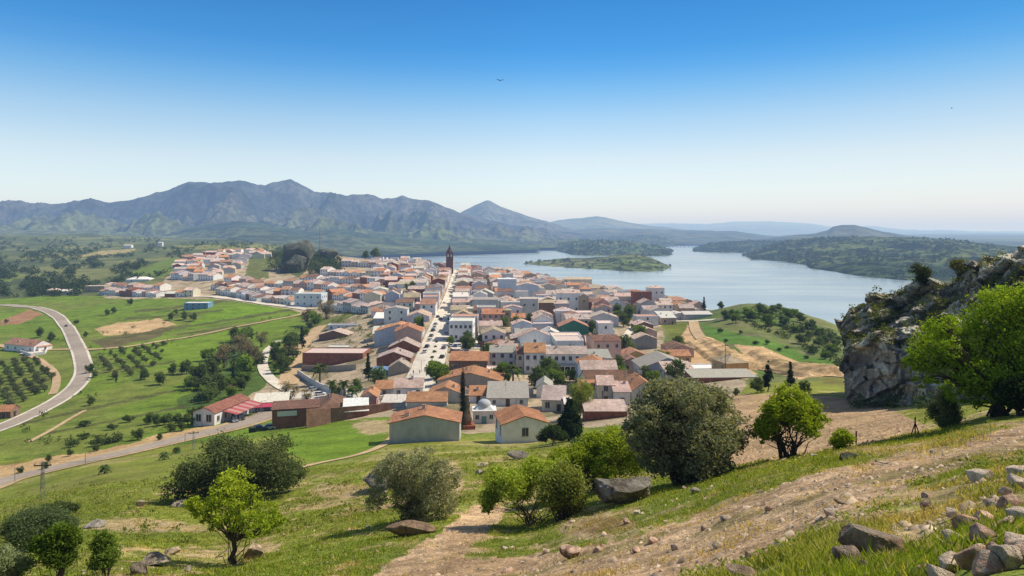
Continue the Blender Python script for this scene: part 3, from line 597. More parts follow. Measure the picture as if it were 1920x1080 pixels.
def shell(w, d, h, rt, rise, wc, rc, ov=.35, sink=2.5, wb=None, rb=None, off=(0, 0, 0), rz=0.0):
    "walls and roof, origin at the centre of the footprint; wb / rb are mesh builders"
    wb = wb or MB(); rb = rb or MB(); v0, r0 = len(wb.v), len(rb.v)
    x, y = w/2, d/2; z0 = -sink
    def side(p, q, za, zb): 
        L = math.hypot(q[0]-p[0], q[1]-p[1]); wb.poly([(*p, z0), (*q, z0), (*q, zb), (*p, za)], wc, uv=[(0, z0), (L, z0), (L, zb), (0, za)])
    A, B, C, D = (-x, -y), (x, -y), (x, y), (-x, y); th = .16
    if rt == 'f':
        for p, q in ((A, B), (B, C), (C, D), (D, A)): side(p, q, h+.35, h+.35)
        rb.poly([(-x+.2, -y+.2, h+.1), (x-.2, -y+.2, h+.1), (x-.2, y-.2, h+.1), (-x+.2, y-.2, h+.1)], rc, uv=[(0, 0), (w, 0), (w, d), (0, d)])
        for x0, x1, y0, y1 in ((-x-.05, x+.05, -y-.05, -y+.2), (-x-.05, x+.05, y-.2, y+.05), (-x-.05, -x+.2, -y+.2, y-.2), (x-.2, x+.05, -y+.2, y-.2)):
            rb.box(x0, x1, y0, y1, h+.02, h+.42, tuple(min(.8, c*1.15) for c in wc))
    elif rt == 's':   # low at the front
        side(A, B, h, h); side(B, C, h, h+rise); side(C, D, h+rise, h+rise); side(D, A, h+rise, h); o = ov; k = rise/d
        slab(rb, [(-x-o, -y-o, h-o*k+th), (x+o, -y-o, h-o*k+th), (x+o, y+o, h+rise+o*k+th), (-x-o, y+o, h+rise+o*k+th)], th, rc, [(0, 0), (w, 0), (w, d), (0, d)])
    elif rt == 'x':
        side(A, B, h, h); side(C, D, h, h); k = rise/y; o = ov; g = .2
        for p, q, s in ((B, C, 1), (D, A, -1)): wb.poly([(*p, z0), (*q, z0), (*q, h), (s*x, 0, h+rise), (*p, h)], wc, uv=[(0, z0), (d, z0), (d, h), (d/2, h+rise), (0, h)])
        sl = math.hypot(y+o, rise+o*k)
        slab(rb, [(-x-g, -y-o, h-o*k+th), (x+g, -y-o, h-o*k+th), (x+g, 0, h+rise+th), (-x-g, 0, h+rise+th)], th, rc, [(0, 0), (w, 0), (w, sl), (0, sl)])
        slab(rb, [(x+g, y+o, h-o*k+th), (-x-g, y+o, h-o*k+th), (-x-g, 0, h+rise+th), (x+g, 0, h+rise+th)], th, rc, [(0, 0), (w, 0), (w, sl), (0, sl)])
    elif rt == 'y':
        side(B, C, h, h); side(D, A, h, h); k = rise/x; o = ov; g = .2
        for p, q, s in ((A, B, -1), (C, D, 1)): wb.poly([(*p, z0), (*q, z0), (*q, h), (0, s*y, h+rise), (*p, h)], wc, uv=[(0, z0), (w, z0), (w, h), (w/2, h+rise), (0, h)])
        sl = math.hypot(x+o, rise+o*k)
        slab(rb, [(-x-o, y+g, h-o*k+th), (-x-o, -y-g, h-o*k+th), (0, -y-g, h+rise+th), (0, y+g, h+rise+th)], th, rc, [(0, 0), (d, 0), (d, sl), (0, sl)])
        slab(rb, [(x+o, -y-g, h-o*k+th), (x+o, y+g, h-o*k+th), (0, y+g, h+rise+th), (0, -y-g, h+rise+th)], th, rc, [(0, 0), (d, 0), (d, sl), (0, sl)])
    elif rt == 'h':
        for p, q in ((A, B), (B, C), (C, D), (D, A)): side(p, q, h, h)
        o = ov; m = min(x, y); e = (x-m*.9, 0) if x >= y else (0, y-m*.9); X, Y = x+o, y+o; zt, ze = h+rise+th, h-.1+th
        P = [(-X, -Y, ze), (X, -Y, ze), (X, Y, ze), (-X, Y, ze)]; Q0, Q1 = (-e[0], -e[1], zt), (e[0], e[1], zt)
        if x >= y: fs = [(P[0], P[1], Q1, Q0), (P[1], P[2], Q1), (P[2], P[3], Q0, Q1), (P[3], P[0], Q0)]
        else: fs = [(P[0], P[1], Q0), (P[1], P[2], Q1, Q0), (P[2], P[3], Q1), (P[3], P[0], Q0, Q1)]
        for f in fs:
            a = (Vector(f[1])-Vector(f[0])).normalized(); uv = []
            for p in f:
                dv = Vector(p)-Vector(f[0]); u = dv.dot(a); uv.append((u, (dv-a*u).length))
            rb.poly(f, rc, uv=uv)
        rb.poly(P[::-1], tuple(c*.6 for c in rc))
    if rz or any(off):
        c, s = math.cos(rz), math.sin(rz)
        for bb, st in ((wb, v0), (rb, r0)):
            bb.v[st:] = [(c*p[0]-s*p[1]+off[0], s*p[0]+c*p[1]+off[1], p[2]+off[2]) for p in bb.v[st:]]
    return wb, rb
NAMES = set()
def house(cx, cy, w, d, h, rt, rise, rz, wall, roof, label, cat='house', group=None, nf=2, floors=1, sides=True, door=True, garage=False, chim=1, name='house', brick=False, z=None, detail=2, wcol=None, rcol=None):
    if z is None:
        c, s = math.cos(rz), math.sin(rz); z = g1(cx+s*d/2, cy-c*d/2)
    FOOT.append((cx, cy, w/2, d/2, rz))
    root = empty(name, (cx, cy, z), rz, label, cat, group)
    wc = wcol or jit(WALLC[wall]); rc = rcol or jit(ROOFC[roof], .1)
    wb, rb = shell(w, d, h, rt, rise, wc, rc)
    mw = M['brick'] if (brick or wall == 'brick') else M['wall']
    wb.obj('wall', mw, root); rf = rb.obj('roof', M['flat'] if rt == 'f' or roof in ('grey', 'white', 'pale', 'blue') else M['roof'], root)
    fh = h/floors; big = fh > 2.4
    if detail >= 1 and nf:
        for fl in range(floors):
            for k in range(nf):
                x = -w/2+w*(k+.5)/nf
                if fl == 0 and garage and k == 0: place('garage_door', GAR, root, (x, -d/2, 0)); continue
                if fl == 0 and door and k == nf//2: place('door', DOOR, root, (x, -d/2, 0)); continue
                place('window', WIN if big else WINS, root, (x, -d/2, fl*fh+fh*.36))
    if detail >= 2 and sides:
        n = max(1, int(d/4.5)); s = 1 if cx < 0 else -1
        for fl in range(floors):
            for k in range(n):
                y = -d/2+d*(k+.5)/n
                place('window', WINS if not big else WIN, root, (s*w/2, y, fl*fh+fh*.36), s*R(90))
    if chim and rt != 'f':
        for k in range(chim):
            a, b_ = random.uniform(-.3, .3)*w, random.uniform(-.3, .3)*d
            zt = h+rise*(1-abs(a)/(w/2) if rt == 'y' else 1-abs(b_)/(d/2) if rt in 'xh' else (b_+d/2)/d)
            place('chimney', CHIM, rf, (a, b_, zt))
    if detail >= 2 and random.random() < .45: place('tv_aerial', AERIAL, rf, (random.uniform(-.2, .2)*w, random.uniform(-.2, .2)*d, h+rise*.6))
    return root
def hp(x0, x1, yb, ye, rt, d, rise, rot, wall, roof, label, **kw):
    "a house whose front stands between two picture columns"
    X, Y, Z = hit(x0, yb, 100); rz = R(rot)
    w = (x1-x0)*Y/F/max(.3, math.cos(rz)+math.sin(rz)*(x0-CX)/F*-1); h = max(2.3, (yb-ye)*Y/F)
    if False: pass
    cx = X+math.cos(rz)*w/2-math.sin(rz)*d/2; cy = Y+math.sin(rz)*w/2+math.cos(rz)*d/2
    fl = kw.pop('floors', 2 if h > 4.9 else 1)
    return house(cx, cy, w, d, h, rt, rise, rz, wall, roof, label, z=kw.pop('z', Z), floors=fl, nf=kw.pop('nf', max(1, int(w/3.2))), **kw)
HAND = [
 # x0, x1, base, eave, roof, depth, rise, turn, wall, roof colour, label, options
 (730, 862, 833, 794, 'y', 8, 1.5, 2, 'pale grey', 'orange', 'broad pale grey rendered house nearest the meadow under an orange tiled gable', dict(nf=0, chim=3, sides=False)),
 (942, 1028, 832, 797, 'y', 9, 1.4, 10, 'white', 'orange', 'pale house with orange tiled gable right of the white dome, on the grass', dict(nf=1, chim=0, door=False)),
 (738, 793, 748, 727, 'x', 8, 2.2, 3, 'white', 'pink', 'white cottage with blue door and pink roof at the foot of the main street', dict(nf=3)),
 (703, 738, 744, 729, 'x', 7, 2.0, 3, 'pale grey', 'orange', 'low grey cottage with bright orange roof left of the cottage with blue door', {}),
 (676, 706, 770, 745, 'y', 9, 1.6, 4, 'pink', 'orange', 'pink gabled cottage at the left end of the near row of cottages', {}),
 (762, 838, 768, 758, 'x', 7, 1.9, 1, 'pale grey', 'orange', 'long low shed with plain orange roof behind the broad pale grey house', dict(nf=0, chim=0)),
 (716, 760, 770, 760, 's', 7, .6, 1, 'pale grey', 'pale', 'low shed with pale sheet roof above the green meadow', dict(nf=0, chim=0)),
 (802, 866, 757, 738, 'y', 9, 1.9, -3, 'pale grey', 'orange', 'grey gabled house with orange roof left of the dark cypress', dict(nf=1, door=False)),
 (820, 940, 731, 714, 'y', 13, 2.7, -3, 'stone', 'orange', 'wide stone barn with low orange gable behind the cypress', dict(nf=0, chim=3, sides=False)),
 (880, 914, 756, 742, 'x', 7, 2.0, 0, 'white', 'orange', 'small house with amber roof between the cypress and a grey roofed warehouse', {}),
 (914, 990, 762, 748, 's', 12, 2.0, 0, 'white', 'grey', 'long white warehouse with grey sheet roof and two small doors', dict(nf=3, chim=0)),
 (1016, 1058, 772, 750, 's', 10, 1.6, -6, 'cream', 'faded', 'cream shed with one slope of faded roof and a dark opening', dict(nf=2, chim=0)),
 (1006, 1034, 746, 726, 'y', 9, 1.6, -4, 'white', 'grey', 'white gabled outbuilding behind the cream shed', dict(nf=0, chim=0)),
 (1086, 1118, 752, 730, 'x', 8, 1.9, 0, 'bluish', 'orange', 'bluish house with orange roof right of the yellow green tree', {}),
 (1120, 1152, 757, 722, 'x', 9, 1.8, -2, 'cream', 'pink', 'tall narrow cream house with a red side wall and pink roof', {}),
 (1152, 1182, 760, 735, 's', 8, 1.2, -2, 'white', 'pink', 'white house with porch and pink lean-to roof among the poles', {}),
 (1184, 1236, 757, 734, 'y', 13, 2.8, 3, 'pale grey', 'orange', 'pale gabled house with bright orange roof left of the large olive', dict(nf=2)),
 (1098, 1176, 790, 780, 's', 7, .9, 0, 'brick', 'pink', 'low red brick shed with pale pink roof behind the conifer', dict(nf=0, chim=0)),
 (1060, 1110, 775, 765, 's', 5, .6, 0, 'stone', 'pale', 'low stone hut with pale sheet roof beside the conifer', dict(nf=0, chim=0)),
 (1204, 1302, 712, 690, 'y', 16, 3.6, 4, 'lavender', 'grey', 'big lavender white gabled warehouse with grey roof above the large olive', dict(nf=0, chim=0, sides=False)),
 (1168, 1202, 700, 680, 'y', 11, 2.0, 3, 'pink', 'terracotta', 'pink house with terracotta gable at the foot of the side street', {}),
 (1170, 1215, 680, 668, 'y', 12, 2.2, 4, 'ochre', 'terracotta', 'ochre fronted house with reddish roof right of the side street', {}),
 (1242, 1296, 684, 668, 'x', 9, 2.0, 4, 'ochre', 'orange', 'low ochre house with flat orange roof behind the lavender warehouse', {}),
 (1300, 1352, 705, 694, 'f', 9, 0, 4, 'white', 'white', 'long white flat roofed shed right of the lavender warehouse', dict(nf=3)),
 (1300, 1420, 722, 710, 's', 9, .8, 3, 'brick', 'grey', 'long brick and grey roofed sheds above the ploughed field', dict(nf=0, chim=0)),
 (1362, 1404, 702, 682, 'h', 10, 1.9, 14, 'ochre', 'sand', 'ochre end house of the unfinished terrace beside the dirt track', dict(nf=0)),
 (1048, 1104, 631, 613, 'y', 14, 3.6, 0, 'green', 'terracotta', 'dark green gabled barn beside the brown brick wall', dict(nf=0, chim=0, sides=False)),
 (958, 1046, 648, 636, 'y', 15, 3.2, 2, 'brown', 'faded', 'wide brown gabled hall below the green barn', dict(nf=0, chim=0, sides=False)),
 (1024, 1102, 700, 664, 'x', 11, 2.2, 0, 'white', 'faded', 'long white two storey building with balcony, arches and faded roof', dict(nf=6)),
 (983, 1023, 701, 661, 'x', 11, 2.8, 0, 'white', 'orange', 'tall white house with bright orange roof left of the arcaded building', dict(nf=3)),
 (968, 982, 698, 664, 'x', 10, 2.0, 0, 'cream', 'terracotta', 'narrow cream house left of the tall white one with orange roof', dict(nf=1)),
 (918, 966, 690, 661, 'x', 11, 2.0, 0, 'white', 'grey', 'white two storey house with grey roof behind the palm', dict(nf=3)),
 (1104, 1146, 696, 672, 's', 12, 1.6, 0, 'pale grey', 'grey', 'pale stepped house with grey lean-to roof at the bend of the side street', dict(nf=1)),
 (912, 948, 712, 694, 'f', 7, 0, 0, 'pink', 'faded', 'low reddish flat roofed annex left of the palm', dict(nf=2)),
 (842, 914, 698, 676, 'x', 13, 2.4, -3, 'brown', 'orange', 'long dark fronted building with orange roof beside the market square', dict(nf=3)),
 (934, 972, 668, 650, 'x', 9, 1.8, 0, 'white', 'pink', 'white house with chimneys and pink roof right of the market square', {}),
 (567, 680, 690, 663, 'f', 15, 0, -2, 'brick', 'faded', 'huge red brick hall with flat pale roof beside the dirt lane', dict(nf=0)),
 (612, 664, 660, 652, 'f', 8, 0, -2, 'grey', 'pale', 'flat pale roofed annex behind the huge brick hall', dict(nf=0)),
 (598, 652, 640, 628, 'y', 12, 2.6, -4, 'brown', 'faded', 'brown shed with low dusty gable at the top of the dirt lane', dict(nf=0, chim=0)),
 (702, 792, 652, 622, 'y', 14, 3.6, 2, 'bluish', 'orange', 'big bluish gable wall with orange roof left of the main street', dict(nf=0, chim=1, sides=False)),
 (728, 786, 672, 652, 'y', 11, 3.2, 2, 'brick', 'faded', 'dark red gabled house next below the big bluish gable', dict(nf=0)),
 (706, 770, 695, 672, 'y', 12, 2.6, 2, 'brick', 'faded', 'plain red brick gable left of the main street', dict(nf=0)),
 (728, 768, 706, 690, 'y', 8, 2.6, 2, 'stone', 'faded', 'small stone gabled chapel house left of the main street', dict(nf=0)),
 (697, 727, 707, 701, 's', 6, .6, 2, 'blue', 'blue', 'small shelter with bright blue roof beside the stone gable', dict(nf=0, chim=0)),
 (700, 760, 607, 597, 'x', 22, 2.6, 0, 'lavender', 'white', 'long warehouse with glaring white roof above the bluish gable', dict(nf=0, chim=0)),
 (762, 805, 609, 594, 'y', 20, 2.6, 2, 'lavender', 'pink', 'lavender gabled hall joined to the white roofed warehouse', dict(nf=0, chim=1)),
 (614, 700, 620, 610, 'f', 7, 0, 0, 'bluish', 'grey', 'long low bluish building left of the white roofed warehouse', dict(nf=6)),
 (842, 886, 641, 603, 'f', 14, 0, -2, 'white', 'pale', 'tall white flat roofed building with many windows on the market square', dict(nf=5)),
 (903, 946, 610, 589, 'x', 12, 2.6, 0, 'pink', 'orange', 'pink house with dark balconies and orange roof above the market square', dict(nf=4)),
 (958, 985, 612, 596, 'x', 10, 2.2, 0, 'pink', 'orange', 'pink house with shallow orange roof right of the square tan tower', dict(nf=2)),
 (945, 958, 612, 582, 'h', 4, 1.0, 0, 'tan', 'sand', 'slim square tan tower with overhanging roof among the houses', dict(nf=1, chim=0, name='tower_house')),
 (886, 934, 590, 562, 'x', 14, 1.0, 0, 'pale grey', 'grey', 'large blank grey block right of the main street', dict(nf=0, chim=0)),
 (933, 968, 560, 524, 'f', 16, 0, 0, 'bluish', 'white', 'tallest blank bluish block in the middle of the village', dict(nf=0)),
 (968, 1010, 562, 536, 'y', 15, 2.2, 0, 'bluish', 'faded', 'bluish gabled block right of the tallest block', dict(nf=0, sides=False)),
 (975, 1009, 601, 561, 'f', 13, 0, -3, 'pale grey', 'faded', 'tall grey green house with one upper window left of a dark stone house', dict(nf=2)),
 (1010, 1038, 598, 568, 's', 10, 1.0, 3, 'brown', 'sand', 'dark rough stone house below the bluish blocks', dict(nf=0)),
 (1044, 1088, 588, 550, 'x', 12, 2.0, 0, 'white', 'pink', 'large white house with two upper windows and pink roof', dict(nf=3)),
 (1058, 1110, 538, 524, 's', 13, 2.2, 0, 'cream', 'sand', 'modern cream building with one broad sand coloured roof near the lake', dict(nf=0)),
 (1086, 1104, 590, 556, 'y', 12, 1.8, 0, 'tan', 'grey', 'narrow tan house right of the large white house', dict(nf=1)),
 (1122, 1150, 637, 607, 'f', 12, 0, 0, 'white', 'pink', 'white house with a dark garage door at the top of the side street', dict(nf=1, garage=True)),
 (1104, 1160, 612, 596, 'y', 14, 3.0, 0, 'lavender', 'faded', 'lavender gabled house behind the house with garage door', dict(nf=0)),
 (1188, 1222, 578, 548, 'f', 10, 0, 3, 'brick', 'brown', 'dark red brick block near the right edge of the village', dict(nf=1)),
 (1216, 1246, 572, 540, 'h', 10, 1.6, 3, 'white', 'pink', 'tall white villa with pink roof at the right edge of the village', dict(nf=3)),
 (1232, 1262, 590, 572, 'x', 12, 1.8, 6, 'white', 'pink', 'white house with pink roof below the tall white villa', dict(nf=3)),
 (1284, 1336, 600, 590, 's', 8, 1.3, 4, 'pale grey', 'pale', 'low grey warehouse beside the white lane at the hilltop', dict(nf=0, chim=0)),
 (1300, 1342, 584, 577, 'x', 8, 1.4, 2, 'white', 'pink', 'low white farm building on the skyline by the lake', dict(nf=2, chim=0)),
 (1190, 1232, 655, 636, 'y', 10, 2.2, 4, 'grey', 'pink', 'grey gabled shed row right of the side street', dict(nf=0)),
 (1192, 1225, 622, 610, 'y', 12, 1.9, 4, 'brown', 'pink', 'brown gabled house by the bend of the side street', dict(nf=1)),
 (1200, 1232, 634, 622, 'y', 12, 1.9, 4, 'pink', 'pink', 'pink gabled house above the grey shed row', dict(nf=1)),
 (552, 602, 575, 551, 'f', 14, 0, -6, 'bluish', 'pale', 'big pale blue building at the end of the bypass road', dict(nf=4)),
 (345, 390, 582, 569, 'f', 12, 0, 4, 'blue', 'pale', 'low blue green hall standing alone below the bypass road', dict(nf=4)),
 (236, 280, 530, 524, 'h', 16, 2.8, 6, 'white', 'white', 'low building with shining white roof left of the village', dict(nf=2)),
 (8, 62, 657, 644, 'x', 11, 3.0, -24, 'white', 'terracotta', 'white farmhouse with long red roof beside the curved valley road', dict(nf=4)),
 (45, 72, 658, 648, 'y', 8, 2.0, -24, 'white', 'orange', 'front wing of the white farmhouse opening on its patio', dict(nf=2)),
 (-6, 20, 786, 772, 'x', 6, 1.6, 8, 'brown', 'orange', 'tiny hut with orange roof at the edge of the orchard', dict(nf=1, chim=0)),
 (88, 106, 553, 544, 'h', 9, 1.9, 3, 'pink', 'pink', 'small pink farmhouse alone left of the village', dict(nf=1)),
 (108, 132, 553, 546, 'x', 9, 1.6, 3, 'white', 'pale', 'small white farmhouse beside the pink farmhouse', dict(nf=2)),
 (158, 196, 548, 537, 'f', 14, 0, 3, 'tan', 'faded', 'long tan farm building between the fields and the village', dict(nf=2)),
 (232, 246, 466, 460, 'x', 12, 1.6, 3, 'white', 'pale', 'white shed on the far hillside above the yellow field', dict(nf=0)),
 (296, 304, 462, 455, 'x', 9, 1.6, 3, 'white', 'pale', 'bright white hut on the far hillside right of the yellow field', dict(nf=0)),
]
for hh in HAND: hp(*hh[:11], **hh[11])
# the arcaded building gets its balcony and arches
def arcade():
    X, Y, Z = hit(1024, 700, 100); w = 78*Y/F; b = MB()
    b.box(0, w, -1.6, -.12, 3.0, 3.22, (.30, .30, .32), bottom=True)
    for k in range(26): b.box(w*k/25-.03, w*k/25+.03, -1.58, -1.52, 3.22, 4.1, (.12, .12, .12))
    b.box(0, w, -1.6, -1.5, 4.1, 4.18, (.12, .12, .12))
    root = empty('balcony_arcade', (X, Y, Z), 0, 'row of dark arches under the balcony of the long white building', 'arcade')
    b.obj('balcony', M['skin'], root)
    n = 7
    for k in range(n):
        q = MB(); x0, x1 = w*k/n+.25, w*(k+1)/n-.25; r = (x1-x0)/2; pts = [(x0, -1.5, 0), (x1, -1.5, 0)]
        pts += [((x0+x1)/2+r*math.cos(a), -1.5, 2.1+min(.8, r)*math.sin(a)) for a in np.linspace(0, math.pi, 9)]
        q.poly(pts, (.03, .03, .035)); q.box(x0-.25, x0, -1.6, -1.45, -1, 2.98, (.7, .7, .69)); q.box(x0, x1, -1.6, -1.52, 2.82, 2.98, (.7, .7, .69))
        q.obj('arch', M['skin'], root)
arcade()
# brick building, restaurant and gate house by the main road
def multi(name, label, cat, parts, at_px, rot, loc=None):
    X, Y, Z = hit(*at_px, 100) if loc is None else loc; root = empty(name, (X, Y, Z), R(rot), label, cat)
    for k, (pn, mat, bl) in enumerate(parts): bl.obj(pn, mat, root)
    FOOT.append((X, Y, 3, 3, 0)); return root
def pt(px, py): x, y, z = hit(px, py, 100); return x, y, z
def wall_line(name, pts, h, mat, label, col, th=.35, cat='wall', htop=None):
    b = MB(); P = [pt(*p) for p in pts]
    if htop is None: htop = [h]*len(P)
    for (p, hp_), (q, hq) in zip(zip(P, htop), zip(P[1:], htop[1:])):
        d = Vector((q[0]-p[0], q[1]-p[1], 0)); L = d.length; n = Vector((-d.y, d.x, 0)).normalized()*th/2; zz0, zz1 = p[2]-1.5, q[2]-1.5
        A = [(p[0]-n.x, p[1]-n.y), (q[0]-n.x, q[1]-n.y), (q[0]+n.x, q[1]+n.y), (p[0]+n.x, p[1]+n.y)]; T = [p[2]+hp_, q[2]+hq, q[2]+hq, p[2]+hp_]; B_ = [zz0, zz1, zz1, zz0]
        for i in range(4):
            j = (i+1) % 4; b.poly([(*A[i], B_[i]), (*A[j], B_[j]), (*A[j], T[j]), (*A[i], T[i])], col, uv=[(0, B_[i]), (L if i % 2 == 0 else th, B_[j]), (L if i % 2 == 0 else th, T[j]), (0, T[i])])
        b.poly([(*A[i], T[i]) for i in range(4)], tuple(min(.8, c*1.2) for c in col))
    o = b.obj(name, mat); tag(o, label, cat); return o
hp(510, 598, 806, 769, 's', 7, .6, 14, 'brick', 'brown', 'tall brick building with a blank white sign panel beside the main road', nf=0, chim=0, sides=False, name='brick_building')
hp(594, 646, 790, 770, 'h', 15, 2.2, 12, 'brick', 'brown', 'brick building with brown hipped roof behind the meadow', nf=0, chim=2, sides=False)
hp(644, 690, 788, 774, 's', 12, .9, 12, 'brick', 'white', 'brick shed with shining white sheet roof behind the meadow', nf=0, chim=0, sides=False)
X, Y, Z = hit(510, 806, 100)
b = MB(); c14, s14 = math.cos(R(14)), math.sin(R(14))
b.box(-2.6, 2.6, -.12, -.02, 3.6, 5.0, (.72, .68, .62), bottom=True)
o = b.obj('sign_panel', M['skin'], None, (X+c14*4.0, Y+s14*4.0-.1, Z), R(14)); tag(o, 'blank white panel on the side of the tall brick building', 'sign')
wall_line('boundary_wall', [(574, 803), (620, 793), (664, 784), (700, 776), (735, 768)], 3, M['brick'], 'long brick and concrete wall along the top of the green meadow', (.25, .15, .11), htop=[5.2, 4.2, 3.4, 2.6, 2.0])
wall_line('retaining_wall', [(566, 694), (620, 696), (668, 693)], 2.4, M['wall'], 'stone retaining wall under the huge brick hall', (.42, .36, .29))
wall_line('white_wall', [(558, 703), (580, 718), (602, 731), (626, 738), (648, 742)], 2.4, M['wall'], 'white garden wall stepping down left of the palms', (.70, .66, .62))
wall_line('garden_wall', [(820, 738), (870, 742), (940, 742), (1000, 740)], 2.2, M['wall'], 'white garden wall below the garden of the arcaded building', (.66, .62, .56))
wall_line('brown_wall', [(900, 652), (950, 656), (1005, 652), (1060, 644), (1104, 638)], 3.2, M['wall'], 'long reddish brown yard wall below the green barn', (.24, .13, .10))
wall_line('patio_wall', [(38, 661), (58, 668), (84, 664), (92, 650)], 1.6, M['wall'], 'white wall around the farmhouse patio', (.74, .73, .72))
X, Y, Z = hit(60, 664, 100); b = MB(); b.poly([(X-7, Y-2, Z+.5), (X+9, Y-1, Z+.5), (X+12, Y+24, Z+.7), (X-2, Y+24, Z+.7)], (.72, .71, .69)); tag(b.obj('patio', M['pave']), kind='structure')
# restaurant
def restaurant():
    P0 = pt(402, 798); P1 = pt(468, 775)
    d = Vector((P1[0]-P0[0], P1[1]-P0[1], 0)); L = d.length; a = math.atan2(d.y, d.x)
    rr = house(P0[0]+math.cos(a)*L/2-math.sin(a)*3.5, P0[1]+math.sin(a)*L/2+math.cos(a)*3.5, L, 7, 4.2, 'x', 1.4, a, 'white', 'terracotta', 'white restaurant with long red roof and two tall end windows beside main road', nf=5, chim=0, name='restaurant', door=True, sides=False, rcol=(.44, .19, .14))
    for yy in (-1.7, 1.7): place('window', WIN, rr, (-L/2, yy, 1.6), -R(90), 1.35)
    P0 = (P0[0]+math.cos(a)*4+math.sin(a)*4.3, P0[1]+math.sin(a)*4-math.cos(a)*4.3, P0[2]); P1 = (P1[0]+math.sin(a)*4.3, P1[1]-math.cos(a)*4.3, P1[2])
    d = Vector((P1[0]-P0[0], P1[1]-P0[1], 0)); L = d.length; a = math.atan2(d.y, d.x)
    root = empty('terrace_awning', P0, a, 'long striped red awning over the restaurant terrace', 'awning')
    n = 9
    for k in range(n):
        q = MB(); x0, x1 = L*k/n+.03, L*(k+1)/n-.03; c = (.40, .11, .11) if k % 2 == 0 else (.48, .26, .24)
        slab(q, [(x0, -.5, 2.5), (x1, -.5, 2.5), (x1, 4.2, 3.3), (x0, 4.2, 3.3)], .1, c, [(0, 0)]*4); q.obj('awning_panel', M['skin'], root)
    for k in range(n+1):
        q = MB(); q.tube([(L*k/n, -.4, -.5), (L*k/n, -.4, 2.45)], .07, 5); q.obj('post', M['metal'], root)
    FOOT.append(((P0[0]+P1[0])/2, (P0[1]+P1[1])/2+3, L/2, 4, a))
    P = pt(474, 771); r2 = hp(476, 540, 772, 756, 's', 8, 1.2, 14, 'bluish', 'pale', 'low white bar with red lettering boards and red awnings', nf=4, chim=0, name='bar_building')
    q = MB()
    for k in range(6): q.box(-8.0+2.6*k, -6.0+2.6*k, -4.35, -4.15, 2.0, 2.8, (.42, .05, .08), bottom=True)
    slab(q, [(-8.5, -7, 2.0), (8, -7, 2.0), (8, -4.2, 2.7), (-8.5, -4.2, 2.7)], .1, (.45, .07, .12), [(0, 0)]*4)
    q.obj('red_awning', M['skin'], r2)
restaurant()
# rows of ochre unfinished houses beside the dirt track
def terrace(pts, n, d, h, rise, wall, roofs, what, where, group, rt='x', z_off=0, ordn=('first', 'second', 'third', 'fourth', 'fifth', 'sixth', 'seventh', 'eighth', 'ninth', 'tenth', 'eleventh', 'twelfth', 'thirteenth', 'fourteenth', 'fifteenth', 'sixteenth', 'seventeenth', 'eighteenth', 'nineteenth', 'twentieth'), detail=1, hv=.42, gap=.05):
    P = np.array([hit(*p, 100)[:2] for p in pts]); L = np.r_[0, np.cumsum(np.hypot(*np.diff(P, axis=0).T))]
    s = np.linspace(0, L[-1], n+1); s[1:-1] += np.array([random.uniform(-.22, .22) for _ in range(n-1)])*L[-1]/n
    k0 = 0
    for k in range(n):
        a, b_ = s[k], s[k+1]; xa, ya = np.interp(a, L, P[:, 0]), np.interp(a, L, P[:, 1]); xb, yb = np.interp(b_, L, P[:, 0]), np.interp(b_, L, P[:, 1])
        rz = math.atan2(yb-ya, xb-xa); w = math.hypot(xb-xa, yb-ya)-gap; dd = d*random.uniform(.85, 1.15)
        cx, cy = (xa+xb)/2-math.sin(rz)*dd/2, (ya+yb)/2+math.cos(rz)*dd/2
        if not foot_ok(cx, cy, w/2, dd/2, rz, 1.2): continue
        wl = random.choice(wall); rf = random.choice(roofs); hh = h*random.uniform(1-hv, 1+hv)
        t = rt if random.random() < .6 else random.choice('xyyfs')
        lab = f"{wl} {what}, {rf if t != 'f' else 'flat'} roof, {ordn[k]} from left {where}"
        house(cx, cy, w, dd, hh, t, rise*random.uniform(.8, 1.2), rz, wl, rf, lab, group=group, nf=max(1, int(w/3.6)), floors=2 if hh > 4.6 else 1, sides=False, detail=detail, chim=random.choice((0, 1)), z=g1((xa+xb)/2, (ya+yb)/2))
